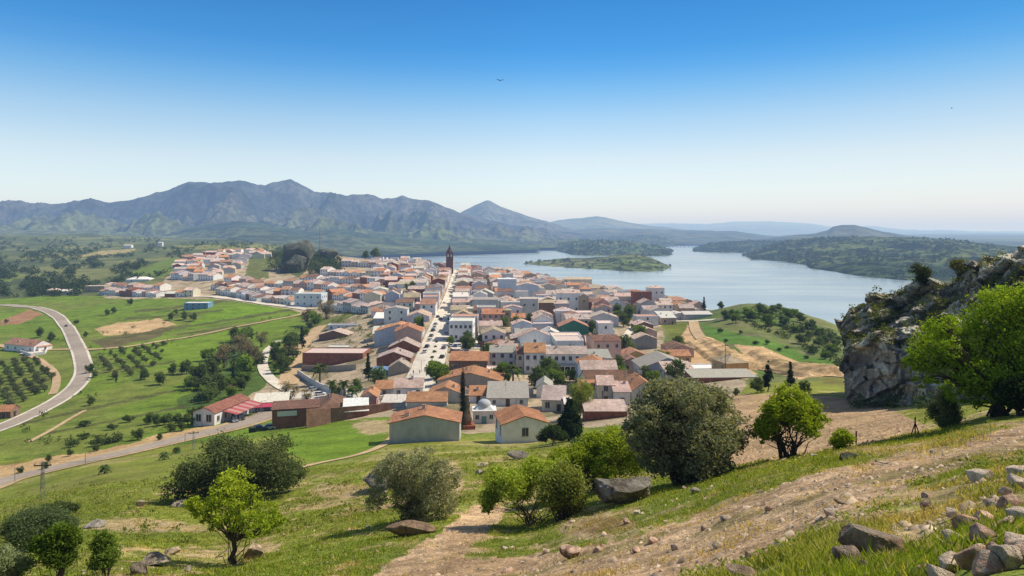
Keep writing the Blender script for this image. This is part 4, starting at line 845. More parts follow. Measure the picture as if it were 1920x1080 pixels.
def bank(pts, steps, label):
    P = np.array([hit(*p, 100)[:2] for p in pts], float); L = np.r_[0, np.cumsum(np.hypot(*np.diff(P, axis=0).T))]; n = int(L[-1]/1.2); q = np.linspace(0, L[-1], n)
    X = np.interp(q, L, P[:, 0]); Y = np.interp(q, L, P[:, 1]); tx, ty = np.gradient(X), np.gradient(Y); l = np.hypot(tx, ty); nx, ny = -ty/l, tx/l
    prof = [(-1.5, -1.0)]
    for k in range(steps): prof += [(k*6.0+1.6, k*1.9+1.5), (k*6.0+5.0, k*1.9+1.9)]
    prof += [(steps*6+2, steps*1.9-.3), (steps*6+7, -1.5)]; prof = np.array(prof); t = np.linspace(0, 1, 60); d = np.interp(t, np.linspace(0, 1, len(prof)), prof[:, 0]); h = np.interp(t, np.linspace(0, 1, len(prof)), prof[:, 1])
    fade = sstep(0, .06, q/L[-1])*sstep(1, .94, q/L[-1])
    GX = X[None]+nx[None]*d[:, None]; GY = Y[None]+ny[None]*d[:, None]; base = g1s(X, Y)[None]+0*GX; GZ = np.maximum(gz(GX, GY)-.6, base+(h[:, None]*(.9+.22*fbm(GX/9, GY/9, o=3, s=201)))*fade[None]+.28*fbm(GX/1.8, GY/1.8, o=4, s=202))
    C = np.array((.56, .38, .20))*(1+.5*fbm(GX/3, GY/3, o=4, s=203))[..., None]; g = sstep(-.1, .3, fbm(GX/5, GY/5, o=4, s=204))[..., None]; C = C*(1-g*.6)+np.array((.22, .17, .07))*g*.6
    m = n; i = np.arange(59)[:, None]*m+np.arange(m-1)[None, :]; Q = np.stack([i, i+1, i+1+m, i+m], -1).reshape(-1, 4)
    o = place('earth_bank', np_mesh('earth_bank', np.stack([GX, GY, GZ], -1).reshape(-1, 3), Q, M['ground'], col=C.reshape(-1, 3))); tag(o, label, 'earth bank')
def g1s(X, Y): return gz(X, Y)
bank([(1282, 640), (1305, 658), (1335, 680), (1358, 698)], 2, 'ochre earth bank cut in steps between the village and the dirt track')
bank([(1372, 668), (1400, 686), (1440, 698), (1480, 704), (1520, 708)], 2, 'ochre stepped earth cut under the green hill, right of the dirt track')
# terraces of the left quarter
WL = ['white', 'white', 'white', 'white', 'white', 'bluish', 'cream', 'pale grey', 'pink', 'brick']; RL = ['orange', 'terracotta', 'pink', 'pink', 'faded', 'faded', 'brown', 'pale']
G2 = 'village houses in terraces'
terrace([(404, 552), (440, 557), (480, 566), (545, 572)], 15, 12, 5.2, 2.2, WL, RL, 'house', 'in the terrace above the bypass road', G2)
terrace([(606, 578), (640, 584), (690, 588)], 6, 12, 5.2, 2.2, WL, RL, 'house', 'between the bypass and the warehouses', G2)
terrace([(395, 543), (450, 549), (500, 553), (560, 553)], 15, 13, 5.2, 2.4, WL, RL, 'house', 'in the second terrace above the bypass', G2)
terrace([(566, 560), (600, 562), (650, 565), (700, 566)], 10, 14, 5.4, 2.4, WL, ['orange', 'pink', 'orange'], 'house', 'behind the pale blue building', G2)
terrace([(420, 533), (470, 537), (540, 540), (600, 545), (700, 548)], 19, 14, 5.6, 2.4, WL, RL, 'house', 'in the terrace below the crag', G2)
terrace([(560, 528), (620, 531), (690, 534), (760, 534)], 14, 14, 5.6, 2.4, WL, RL, 'house', 'in the terrace right of the crag', G2)
terrace([(600, 517), (650, 519), (720, 520), (790, 521)], 13, 16, 5.6, 2.8, WL, ['pink', 'faded', 'orange'], 'house', 'in the upper terrace right of the crag', G2)
terrace([(186, 553), (240, 556), (300, 558), (362, 557)], 15, 12, 5.0, 2.2, WL, RL, 'house', 'in the terrace above the bright fields', G2)
terrace([(196, 543), (240, 545), (300, 547)], 8, 13, 4.8, 2.2, ['white', 'pink', 'cream'], RL, 'house', 'behind the terrace above the bright fields', G2)
terrace([(320, 523), (360, 526), (400, 526)], 8, 16, 5.5, 2.6, WL, ['pink', 'orange'], 'house', 'in the lowest terrace of the hillside quarter', G2)
terrace([(640, 500), (680, 501), (720, 503), (790, 508)], 10, 16, 5.6, 3.0, ['lavender', 'pale grey', 'white', 'pink'], ['faded', 'pink', 'brown'], 'house', 'in the top terrace left of the church', G2)
# the church tower
def church():
    X, Y, Z = hit(843, 513, 100); Z = g1(X, Y)
    s = Y/F; top = H-(457-HY)*s; eav = H-(474-HY)*s; w = 13*s; root = empty('church_tower', (X, Y, Z), R(6), 'dark red brick church tower with a pointed spire above the roofs', 'church tower')
    h = eav-Z; b = MB(); c = (.17, .085, .06)
    b.box(-w/2, w/2, -w/2, w/2, -3, h, c); b.obj('shaft', M['brick'], root)
    b = MB(); b.box(-w/2-.5, w/2+.5, -w/2-.5, w/2+.5, h+.0, h+.7, (.25, .14, .10), bottom=True); b.box(-w/2-.35, w/2+.35, -w/2-.35, w/2+.35, h*.62, h*.62+.5, (.25, .14, .10), bottom=True); b.obj('cornice', M['wall'], root)
    for k in range(4):
        for q in (-1, 1):
            o = MB(); o.box(-.8, .8, -.12, .05, 0, 3.4, (.55, .55, .58)); a = k*math.pi/2
            o.obj('belfry_opening', M['skin'], root, (math.sin(a)*w/2+math.cos(a)*q*w*.22, -math.cos(a)*w/2+math.sin(a)*q*w*.22, h-5.0), a)
    b = MB(); b.lathe([(w*.50, h+.7), (w*.40, h+2.6), (w*.22, h+4.0), (w*.17, h+6.0), (w*.05, h+(top-eav)*.8), (0, top-Z)], 8, col=(.10, .075, .07)); b.obj('spire', M['wall'], root)
    wb, rb = shell(16, 34, 9, 'y', 4, (.30, .22, .18), (.35, .19, .13)); nave = empty('church', (X-14, Y+8, Z), R(6), 'long church nave with brown tiled roof left of the tower', 'church')
    wb.obj('wall', M['wall'], nave); rb.obj('roof', M['roof'], nave); FOOT.append((X-14, Y+8, 9, 18, 0)); FOOT.append((X, Y, 5, 5, 0))
church()
# filler houses along the grid of streets
P0 = np.array(hit(800, 700, 100)[:2]); P1 = np.array(hit(857, 507, 100)[:2]); UD = (P1-P0)/np.hypot(*(P1-P0)); ND = np.array([UD[1], -UD[0]]); RZ = math.atan2(UD[1], UD[0])-math.pi/2
STR_S = None
def street_t(s):   # lateral offset of the street ribbon at distance s
    X = P0[0]+UD[0]*s; Y = P0[1]+UD[1]*s; k = np.argmin((SX-X)**2+(SY-Y)**2); return (SX[k]-X)*ND[0]+(SY[k]-Y)*ND[1]
KEEP = [[(560, 700), (560, 740), (700, 745), (700, 700)], [(836, 630), (836, 672), (930, 665), (915, 635)], [(1130, 705), (1150, 640), (1185, 600), (1215, 600), (1185, 640), (1165, 705)], [(930, 688), (1110, 700), (1110, 745), (930, 745)],
        [(580, 625), (600, 600), (700, 560), (700, 575), (640, 612), (610, 650), (560, 680), (560, 650)], [(1148, 592), (1195, 578), (1205, 600), (1150, 620)], [(690, 540), (760, 540), (765, 553), (690, 556)], [(640, 640), (700, 640), (700, 662), (640, 662)], [(500, 745), (500, 765), (720, 765), (720, 745)]]
RECT = [(h_[0], h_[1], h_[3], h_[2]-2, hit((h_[0]+h_[1])/2, h_[2], 100)[1]) for h_ in HAND]+[(a, b_, c, d, hit((a+b_)/2, d, 100)[1]) for a, b_, c, d in [(1140, 1166, 655, 690), (1152, 1180, 632, 655), (1165, 1195, 612, 632), (1182, 1205, 600, 612), (838, 900, 636, 664), (960, 1100, 700, 728), (1250, 1300, 604, 640), (1280, 1420, 640, 700), (560, 700, 695, 742)]]
cands = []
def fill():
    rows_ = [(sg, r) for sg in (1, -1) for r in range(0, 22)]
    for sg, r in rows_:
        s = -70+random.uniform(0, 8); cnt = 0
        while s < 760:
            fr = random.uniform(7.5, 16); dp = random.uniform(9.5, 14.5)
            if (s+fr/2) % 92 < 7: s += 7; continue
            half = 7.2 if s < 130 else 5.0
            t = street_t(s+fr/2)+sg*(half+dp/2+(r//2)*33.0+(r % 2)*15.0+random.uniform(-1.6, 2.2)) if r else street_t(s+fr/2)+sg*(half+dp/2)
            c = P0+UD*(s+fr/2)+ND*t; x, y = float(c[0]), float(c[1])
            s += fr+.1
            if y < 170: continue
            z = g1(x, y); px, py = proj(x, y, z); cnt += 1
            if not (x == x) or px < 705+ (0 if py < 600 else 40) and py < 640 and px < 700: continue
            if px < 700: continue
            P_, Q_ = np.array([px]), np.array([py])
            if not inpoly(P_, Q_, VILL)[0] or any(inpoly(P_, Q_, k)[0] for k in KEEP) or z < 30: continue
            if py > 775: continue
            sx = [proj(x+a*dp/2, y+b_*fr/2, z)[0] for a in (-1, 1) for b_ in (-1, 1)]; lo, hi, tp = min(sx), max(sx), proj(x, y, z+5.5)[1]; bad = False
            for (a0, a1, e0, e1, yy) in RECT:
                if y < yy:
                    ov_ = max(0, min(hi, a1)-max(lo, a0))*max(0, min(py, e1)-max(tp, e0))
                    if ov_ > .22*(a1-a0)*(e1-e0): bad = True; break
            if bad: continue
            if not foot_ok(x, y, dp/2, fr/2, RZ, .6): continue
            FOOT.append((x, y, dp/2, fr/2, RZ)); cands.append((y, x, dp, fr, sg, r, cnt, z, px, py))
fill(); cands.sort()
def ordinal(n):
    if 10 <= n % 100 <= 20: return f'{n}th'
    return f"{n}{ {1: 'st', 2: 'nd', 3: 'rd'}.get(n % 10, 'th')}"
NBUILT = sum(1 for o in COL.objects if o.get('category') == 'house')
ROOM = 296-NBUILT; WLF = ['white', 'white', 'white', 'white', 'white', 'white', 'pale grey', 'lavender', 'bluish', 'cream', 'pink', 'tan', 'brick']; RLF = ['orange', 'terracotta', 'pink', 'pink', 'pink', 'faded', 'faded', 'faded', 'brown', 'terracotta', 'grey', 'sand', 'pale', 'pale']
sw, sr = MB(), MB(); seen = {}; nst = 0
for i, (y, x, dp, fr, sg, r, cnt, z, px, py) in enumerate(cands):
    wl, rf = random.choice(WLF), random.choice(RLF); h = random.choice((2.8, 3.4, 4.4, 6.0, 6.8, 7.6, 9.2)); rt = random.choices('yxfsh', (42, 18, 24, 10, 6))[0]; rise = random.uniform(1.4, 3.2); rzz = RZ+R(random.uniform(-3.5, 3.5))
    FOOT_ = FOOT[:]
    if i < ROOM:
        side = 'right' if sg > 0 else 'left'
        where = f'{side} side of the main street' if r == 0 else f'{ordinal(r+1)} row {side} of main street'
        lab = f"{wl} house, {rf if rt != 'f' else 'flat'} roof, {ordinal(cnt)} from plaza, {where}"
        n0 = len(FOOT)
        house(x, y, dp, fr-.1, h, rt, rise, rzz, wl, rf, lab, group='village houses packed along the streets', nf=random.choice((0, 1, 2, 2, 3)), floors=2 if h > 5 else 1, sides=(r == 0 or random.random() < .4), detail=2 if y < 420 else 1, chim=random.choice((0, 1, 1, 2)), z=z)
        del FOOT[n0:]
    else:
        shell(dp, fr, h, rt, rise, jit(WALLC[wl]), jit(ROOFC[rf], .1), wb=sw, rb=sr, off=(x, y, z), rz=rzz); nst += 1
# the hillside quarter too far to tell house from house
for k in range(150):
    v = k/150; px = random.uniform(335, 500); lo = np.interp(px, [320, 350, 400, 450, 500], [516, 516, 520, 512, 484]); hi = np.interp(px, [320, 350, 400, 450, 500], [512, 486, 472, 472, 474])
    x, y, z = hit(px, random.uniform(hi, lo), 500)
    if inpoly(np.array([px]), np.array([proj(x, y, z)[1]]), [(455, 490), (520, 480), (520, 520), (440, 520)])[0]: continue
    w, d = random.uniform(10, 17), random.uniform(10, 15); rz = random.choice((0, 1))*.3+random.uniform(-.1, .1)
    if not foot_ok(x, y, w/2, d/2, rz, 1): continue
    FOOT.append((x, y, w/2, d/2, rz)); shell(w, d, random.uniform(4, 6.5), random.choice('xxy'), 2.4, jit(WALLC[random.choice(WLF)]), jit(ROOFC[random.choice(('orange', 'pink', 'pink', 'faded', 'terracotta'))], .1), wb=sw, rb=sr, off=(x, y, z), rz=rz)
o = sw.obj('distant_houses', M['wall']); tag(o, 'far houses packed together at the back of the village and on the hillside', 'houses', kind='stuff')
o = sr.obj('distant_roofs', M['roof']); tag(o, 'tiled roofs of the far houses at the back of the village', 'roofs', kind='stuff')
print('HOUSES', NBUILT, len(cands), nst)
# ------------------------------------------------------------------ trees and bushes
def leaves(P, size, col, var=.25, seed=0, up=.3, top=None, bright=0.0):
    "one small pointed leaf face at every point"
    r = np.random.default_rng(seed); n = len(P)
    a = r.normal(size=(n, 3)); a[:, 2] *= .8; a /= np.linalg.norm(a, axis=1)[:, None]
    b = r.normal(size=(n, 3)); b -= (b*a).sum(1)[:, None]*a; b /= np.linalg.norm(b, axis=1)[:, None]
    s = size*r.uniform(.6, 1.3, n)[:, None]
    V = np.stack([P-a*s, P+b*s*.45, P+a*s, P-b*s*.45], 1).reshape(-1, 3)
    k = (1+r.uniform(-var, var, n))[:, None]; hue = r.uniform(-.12, .12, n)[:, None]
    C = np.array(col)[None, :]*k*(1+hue*np.array([1.2, .2, -.8])[None, :])
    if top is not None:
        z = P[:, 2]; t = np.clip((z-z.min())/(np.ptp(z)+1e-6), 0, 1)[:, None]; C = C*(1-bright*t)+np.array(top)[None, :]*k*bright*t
    return V, np.arange(4*n).reshape(-1, 4), np.repeat(C, 4, 0)
def cloud(n, blobs, seed, clump=40, spread=.28, hollow=.55):
    "points gathered in sprays near the surface of several blobs"
    r = np.random.default_rng(seed); B = np.array(blobs, float); vol = B[:, 3]*B[:, 4]*B[:, 5]; pr = vol**.75; pr /= pr.sum()
    m = max(4, n//clump); k = r.choice(len(B), m, p=pr); d = r.normal(size=(m, 3)); d /= np.linalg.norm(d, axis=1)[:, None]
    rad = hollow+(1-hollow)*r.random(m)**.6; c = B[k, :3]+d*rad[:, None]*B[k, 3:6]
    cs = (B[k, 3:6].mean(1)*spread)*r.uniform(.5, 1.3, m)
    j = r.integers(0, m, n); P = c[j]+r.normal(size=(n, 3))*cs[j][:, None]*np.array([1, 1, .75])
    return P
def limb(b, p0, p1, r0, r1, seed, sag=.12, seg=5, n=6):
    r = random.Random(seed); p0, p1 = Vector(p0), Vector(p1); L = (p1-p0).length
    pts = [p0.lerp(p1, i/seg)+Vector((r.uniform(-1, 1), r.uniform(-1, 1), r.uniform(-.6, .9)))*L*sag*math.sin(math.pi*i/seg) for i in range(seg+1)]
    b.tube(pts, [r0+(r1-r0)*i/seg for i in range(seg+1)], n, cap=False); return pts
def tree_mesh(nm, h, w, d, n, leaf, col, seed, trunk=.3, fork=.25, stems=1, tr=.09, nblob=14, dense=.55, top=None, bright=0.0, low=.3, clump=40, spread=.3, shape='round', bare=0, leafmat=None, bl=.30, lean=0.0, B=None):
    "crown mesh and trunk mesh, base at the origin, crown w x d wide, h tall"
    r = random.Random(seed); blobs = []
    cz0, cz1 = h*low, h
    for i in range(nblob):
        for _ in range(30):
            x, y, z = r.uniform(-1, 1), r.uniform(-1, 1), r.uniform(-1, 1)
            if x*x+y*y+z*z < 1 and x*x+y*y+z*z > .15: break
        if shape == 'dome': z = abs(z)*.9-.25
        q = bl*r.uniform(.75, 1.25); f = 1-q*.8
        if shape == 'cone': t = (z+1)/2; f *= (1-t*.92); q *= (1-t*.6)
        blobs.append((x*f*w/2+lean*h*(z+1)/2, y*f*d/2, (cz0+cz1)/2+z*(1-q*.6)*(cz1-cz0)/2, w/2*q, d/2*q, (cz1-cz0)/2*q*1.1))
    if B is not None: blobs = B
    P = cloud(n, blobs, seed, clump, spread, dense); P = P[P[:, 2] > h*.03]
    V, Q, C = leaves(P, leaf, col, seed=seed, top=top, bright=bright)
    crown = np_mesh('crown', V, Q, leafmat or M['leaf'], col=C)
    b = MB()
    for s in range(stems):
        bx, by = (r.uniform(-1, 1)*w*.08, r.uniform(-1, 1)*d*.08) if stems > 1 else (0, 0); a = s*2*math.pi/stems+r.uniform(-.4, .4)
        fk = Vector((bx+math.cos(a)*w*.10*(stems > 1)+lean*h*.15, by+math.sin(a)*d*.10*(stems > 1), h*fork)); tr_ = tr/(stems**.5)
        limb(b, (bx, by, -.4), fk, tr_*1.3, tr_*.85, seed+s, .08, 4)
        mine = [bb for i, bb in enumerate(blobs) if i % stems == s]
        for i, bb in enumerate(mine):
            e = Vector(bb[:3]); pts = limb(b, fk, e, tr_*.55, tr_*.14, seed+31*i+s, .10, 5, 5)
            for q in range(3): limb(b, pts[3+q % 2], e+Vector((r.uniform(-1, 1)*bb[3], r.uniform(-1, 1)*bb[4], r.uniform(-.3, 1)*bb[5])), tr_*.2, tr_*.04, seed+7*i+q, .1, 3, 4)
    for i in range(bare):
        a = r.uniform(0, 2*math.pi); rr = r.uniform(.3, 1)
        limb(b, (r.uniform(-.1, .1)*w, r.uniform(-.1, .1)*d, 0), (math.cos(a)*w*.5*rr, math.sin(a)*d*.5*rr, h*r.uniform(.25, .8)), tr*.22, tr*.03, seed+99+i, .13, 5, 4)
    return crown, b.mesh('trunk', M['bark'])
def tree(name, label, cat, loc, meshes, rz=0, sc=1, group=None, tilt=None):
    root = empty(name, loc, rz, label, cat, group)
    if sc != 1: root.scale = (sc, sc, sc) if not isinstance(sc, tuple) else sc
    place('crown', meshes[0], root); place('trunk', meshes[1], root); return root
YG, YG2 = (.21, .29, .02), (.40, .46, .045)
OL, OL2 = (.27, .28, .17), (.42, .42, .27)
DG, DG2 = (.11, .15, .05), (.19, .24, .085)
def near(x0, x1, y0, base, name, label, cat, px=None, ymin=2.5, dd=.9, Y=None, **kw):
    px = (x0+x1)/2 if px is None else px
    if Y is None: X, Y, Z = hit(px, base, ymin)
    else: X = (px-CX)/F*Y; Z = g1(X, Y)
    w = (x1-x0)*Y/F; h = H-(y0-HY)*Y/F-Z
    off = ((x0+x1)/2-px)*Y/F
    bp = kw.pop('bpx', None); q = random.Random(int(x0))
    if bp: kw['B'] = [((a-px)*Y/F, q.uniform(-.6, .6)*(w*dd/2)*(1-.3*r_/max(8, (x1-x0)/2)), H-(c-HY)*Y/F-Z, r_*Y/F, r_*Y/F*1.15, r_*Y/F*.9) for a, c, r_ in bp for _ in (0, 1)]
    m = tree_mesh(name, h, w, w*dd, seed=int(x0*7+y0), **kw)
    if abs(off) > .01 and not bp:
        me = m[0]; a = np.empty(len(me.vertices)*3, np.float32); me.vertices.foreach_get('co', a); a = a.reshape(-1, 3); a[:, 0] += off*np.clip(a[:, 2]/h*1.6, 0, 1); me.vertices.foreach_set('co', a.ravel())
    FOOT.append((X, Y, 1, 1, 0)); return tree(name, label, cat, (X, Y, Z-.05), m)
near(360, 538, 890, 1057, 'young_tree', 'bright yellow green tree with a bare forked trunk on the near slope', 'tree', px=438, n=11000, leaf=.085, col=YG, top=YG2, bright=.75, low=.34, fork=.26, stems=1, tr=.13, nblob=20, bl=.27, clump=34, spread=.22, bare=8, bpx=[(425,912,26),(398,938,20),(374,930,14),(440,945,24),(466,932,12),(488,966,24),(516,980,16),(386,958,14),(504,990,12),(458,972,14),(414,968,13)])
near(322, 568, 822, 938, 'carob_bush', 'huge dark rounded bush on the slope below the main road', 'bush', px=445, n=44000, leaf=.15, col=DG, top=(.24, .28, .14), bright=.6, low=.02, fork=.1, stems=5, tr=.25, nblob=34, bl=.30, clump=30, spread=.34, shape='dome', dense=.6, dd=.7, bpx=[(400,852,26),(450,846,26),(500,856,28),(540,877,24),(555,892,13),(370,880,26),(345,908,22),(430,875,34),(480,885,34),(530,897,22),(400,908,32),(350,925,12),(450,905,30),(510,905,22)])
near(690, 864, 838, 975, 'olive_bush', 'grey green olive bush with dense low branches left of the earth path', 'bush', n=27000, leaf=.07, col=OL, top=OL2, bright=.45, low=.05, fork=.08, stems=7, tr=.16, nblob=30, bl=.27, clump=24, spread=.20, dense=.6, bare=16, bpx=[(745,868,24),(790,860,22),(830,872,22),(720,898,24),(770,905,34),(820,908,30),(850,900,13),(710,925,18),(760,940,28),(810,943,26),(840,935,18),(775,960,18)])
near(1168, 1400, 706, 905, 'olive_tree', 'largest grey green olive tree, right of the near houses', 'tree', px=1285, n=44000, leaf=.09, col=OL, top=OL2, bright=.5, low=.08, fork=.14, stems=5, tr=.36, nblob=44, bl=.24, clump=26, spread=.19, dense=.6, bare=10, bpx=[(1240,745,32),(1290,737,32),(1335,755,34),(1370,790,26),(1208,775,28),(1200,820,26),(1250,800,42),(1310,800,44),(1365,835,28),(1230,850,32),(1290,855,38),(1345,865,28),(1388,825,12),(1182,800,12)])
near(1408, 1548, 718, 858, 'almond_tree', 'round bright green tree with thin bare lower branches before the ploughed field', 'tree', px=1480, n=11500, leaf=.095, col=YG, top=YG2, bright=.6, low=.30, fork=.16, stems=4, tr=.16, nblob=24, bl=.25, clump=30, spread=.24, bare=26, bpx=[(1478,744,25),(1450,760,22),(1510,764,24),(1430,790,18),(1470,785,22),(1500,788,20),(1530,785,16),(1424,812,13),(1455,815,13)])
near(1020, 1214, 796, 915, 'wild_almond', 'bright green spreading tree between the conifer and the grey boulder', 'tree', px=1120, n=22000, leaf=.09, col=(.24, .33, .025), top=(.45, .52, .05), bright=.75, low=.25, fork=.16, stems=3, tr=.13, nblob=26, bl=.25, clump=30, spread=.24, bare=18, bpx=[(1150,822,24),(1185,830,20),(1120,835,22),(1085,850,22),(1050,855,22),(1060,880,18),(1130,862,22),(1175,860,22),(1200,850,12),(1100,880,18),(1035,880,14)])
near(902, 1062, 865, 985, 'thorn_bush', 'pale green thorny bush with bare twigs leaning over the earth path', 'bush', px=1000, n=19000, leaf=.075, col=(.24, .31, .04), top=(.40, .47, .07), bright=.6, low=.25, fork=.10, stems=4, tr=.09, nblob=20, bl=.24, clump=40, spread=.45, bare=40, bpx=[(930,905,16),(960,895,20),(1000,890,20),(1040,882,20),(920,930,12),(975,918,18),(915,950,9)])
near(1000, 1112, 862, 975, 'thicket', 'brown green thicket of bare twigs between the thorny bush and boulder', 'bush', n=13000, leaf=.065, col=(.20, .23, .06), top=(.32, .36, .08), bright=.5, low=.1, fork=.05, stems=4, tr=.08, nblob=20, bl=.28, clump=40, spread=.45, bare=60)
near(-10, 142, 948, 1030, 'broom_bush', 'silvery green rounded bush at the left edge', 'bush', n=42000, leaf=.07, col=(.09, .13, .055), top=(.17, .22, .10), bright=.7, low=.03, fork=.05, stems=5, tr=.15, nblob=28, bl=.28, clump=50, spread=.35, shape='dome', dense=.65)
near(75, 142, 937, 975, 'dark_bush', 'small dark bush behind the silvery bush at the left edge', 'bush', n=16000, leaf=.09, col=DG, top=DG2, bright=.5, low=.03, fork=.05, stems=3, tr=.12, nblob=14, bl=.32, clump=50, spread=.35, shape='dome', dense=.6)
near(62, 168, 984, 1090, 'small_tree', 'small dark green tree in the lower left corner', 'tree', px=112, n=15000, leaf=.075, col=(.10, .16, .02), top=(.19, .28, .03), bright=.6, low=.3, fork=.3, stems=1, tr=.11, nblob=14, bl=.30, clump=50, spread=.45, bare=6)
near(160, 232, 1000, 1082, 'sapling', 'thin loose sapling right of the small dark corner tree', 'tree', n=7000, leaf=.07, col=(.10, .16, .025), top=(.18, .26, .035), bright=.5, low=.2, fork=.2, stems=2, tr=.06, nblob=12, bl=.30, clump=40, spread=.5, bare=12)
near(-30, 58, 1015, 1100, 'flowering_shrub', 'pale speckled shrub cut by the lower left corner', 'bush', n=12000, leaf=.05, col=(.16, .22, .09), top=(.34, .36, .22), bright=.6, low=.03, fork=.05, stems=4, tr=.05, nblob=16, bl=.3, clump=40, spread=.45)
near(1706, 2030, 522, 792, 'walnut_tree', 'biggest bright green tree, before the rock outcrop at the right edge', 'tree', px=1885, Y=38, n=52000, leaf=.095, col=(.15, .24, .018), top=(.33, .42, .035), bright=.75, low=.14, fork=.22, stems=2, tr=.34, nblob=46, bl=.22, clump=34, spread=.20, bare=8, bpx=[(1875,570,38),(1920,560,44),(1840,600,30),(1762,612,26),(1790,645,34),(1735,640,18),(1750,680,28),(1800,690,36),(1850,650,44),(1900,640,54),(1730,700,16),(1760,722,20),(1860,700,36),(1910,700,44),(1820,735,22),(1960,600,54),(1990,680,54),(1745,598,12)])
near(1738, 1806, 728, 806, 'grey_shrub', 'soft grey green shrub under the biggest tree', 'bush', n=15000, leaf=.06, col=(.16, .19, .09), top=(.26, .28, .14), bright=.6, low=.03, fork=.05, stems=4, tr=.08, nblob=16, bl=.3, clump=40, spread=.4)
near(1556, 1602, 805, 842, 'green_shrub', 'small bright shrub beside the wooden post at the field edge', 'bush', n=7000, leaf=.06, col=YG, top=YG2, bright=.4, low=.03, fork=.05, stems=4, tr=.05, nblob=10, bl=.34, clump=40, spread=.45)
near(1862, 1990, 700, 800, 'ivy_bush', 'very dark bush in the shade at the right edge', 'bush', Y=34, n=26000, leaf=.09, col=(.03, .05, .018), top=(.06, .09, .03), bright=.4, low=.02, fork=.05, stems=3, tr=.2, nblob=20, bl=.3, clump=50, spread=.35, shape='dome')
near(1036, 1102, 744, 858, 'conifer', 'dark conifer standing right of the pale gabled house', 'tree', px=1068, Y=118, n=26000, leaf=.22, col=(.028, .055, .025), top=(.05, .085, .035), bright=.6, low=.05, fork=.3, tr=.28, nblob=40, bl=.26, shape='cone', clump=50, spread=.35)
near(1008, 1066, 800, 862, 'laurel_bush', 'dark broad leaved bush at the foot of the conifer', 'bush', Y=112, n=14000, leaf=.16, col=(.045, .075, .03), top=(.12, .17, .06), bright=.6, low=.03, fork=.1, stems=3, tr=.12, nblob=16, bl=.3, clump=50, spread=.4)
near(1060, 1160, 828, 868, 'bramble', 'low dark bramble joining the conifer and the bright tree', 'bush', Y=100, n=16000, leaf=.13, col=DG, top=DG2, bright=.5, low=.03, fork=.1, stems=3, tr=.1, nblob=20, bl=.28, clump=50, spread=.4)
near(861, 874, 672, 762, 'cypress', 'tall thin dark cypress behind the ruined brick chimney', 'tree', px=868, Y=158, n=9000, leaf=.09, col=(.022, .04, .02), low=.0, fork=.4, tr=.16, nblob=60, bl=.45, shape='cone', clump=50, spread=.3)
near(1066, 1110, 705, 785, 'willow', 'yellow green airy tree behind the conifer', 'tree', Y=168, n=14000, leaf=.16, col=(.22, .26, .05), top=(.32, .36, .08), bright=.5, low=.12, fork=.2, stems=3, tr=.12, nblob=22, bl=.27, clump=40, spread=.5)
near(798, 834, 676, 712, 'plaza_tree', 'round dark tree in the middle of the main street', 'tree', n=12000, leaf=.22, col=(.055, .10, .03), top=(.10, .16, .05), bright=.6, low=.15, fork=.2, tr=.2, nblob=18, bl=.33, clump=50, spread=.35)
# mid-distance kinds, shared meshes
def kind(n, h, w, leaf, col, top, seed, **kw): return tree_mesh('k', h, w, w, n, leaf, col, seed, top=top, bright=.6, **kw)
KIN = dict(
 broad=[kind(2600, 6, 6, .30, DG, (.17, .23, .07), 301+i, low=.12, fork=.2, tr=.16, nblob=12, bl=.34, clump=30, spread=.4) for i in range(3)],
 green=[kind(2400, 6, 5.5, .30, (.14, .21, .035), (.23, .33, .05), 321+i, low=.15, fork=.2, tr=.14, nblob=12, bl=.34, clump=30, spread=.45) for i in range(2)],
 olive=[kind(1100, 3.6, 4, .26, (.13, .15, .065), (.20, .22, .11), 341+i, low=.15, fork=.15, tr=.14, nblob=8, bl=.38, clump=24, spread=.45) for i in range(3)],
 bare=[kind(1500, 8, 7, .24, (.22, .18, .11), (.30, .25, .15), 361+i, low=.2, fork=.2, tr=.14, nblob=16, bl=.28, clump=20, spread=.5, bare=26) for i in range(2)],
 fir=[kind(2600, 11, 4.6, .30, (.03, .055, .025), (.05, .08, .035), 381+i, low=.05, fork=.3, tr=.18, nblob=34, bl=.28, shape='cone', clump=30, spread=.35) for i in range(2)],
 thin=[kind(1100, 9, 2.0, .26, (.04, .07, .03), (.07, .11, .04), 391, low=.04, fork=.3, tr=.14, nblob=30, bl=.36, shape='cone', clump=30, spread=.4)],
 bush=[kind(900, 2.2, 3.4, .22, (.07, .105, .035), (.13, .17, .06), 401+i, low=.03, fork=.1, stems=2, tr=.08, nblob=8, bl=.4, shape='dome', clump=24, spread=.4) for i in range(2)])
def palm_mesh(h, seed, nf=26, L=2.6):
    r = random.Random(seed); V, Q, C = [], [], []
    for k in range(nf):
        a = k*2.4+r.uniform(-.2, .2); e = r.uniform(-.5, 1.1); p = Vector((0, 0, h)); dx = Vector((math.cos(a)*math.cos(e), math.sin(a)*math.cos(e), math.sin(e)))
        prev = p; side = Vector((-math.sin(a), math.cos(a), 0)); col = (.10*r.uniform(.7, 1.3), .15*r.uniform(.7, 1.3), .045)
        for s in range(1, 8):
            t = s/7; q = p+dx*L*t+Vector((0, 0, -1.7*t*t)); wd = .34*math.sin(math.pi*min(1, t+.12))+.03
            for sg in (-1, 1):
                i = len(V); dr = Vector((0, 0, -.18)); V += [prev, q, q+side*sg*wd*1.6+dr, prev+side*sg*wd*1.5+dr]; Q.append((i, i+1, i+2, i+3)); C += [col]*4
            prev = q
    b = MB(); b.tube([(0, 0, -.5), (.05, 0, h*.5), (0, 0, h)], [.26, .2, .22], 8)
    return np_mesh('fronds', np.array([tuple(v) for v in V]), np.array(Q), M['leaf'], col=np.array(C)), b.mesh('trunk', M['bark'])
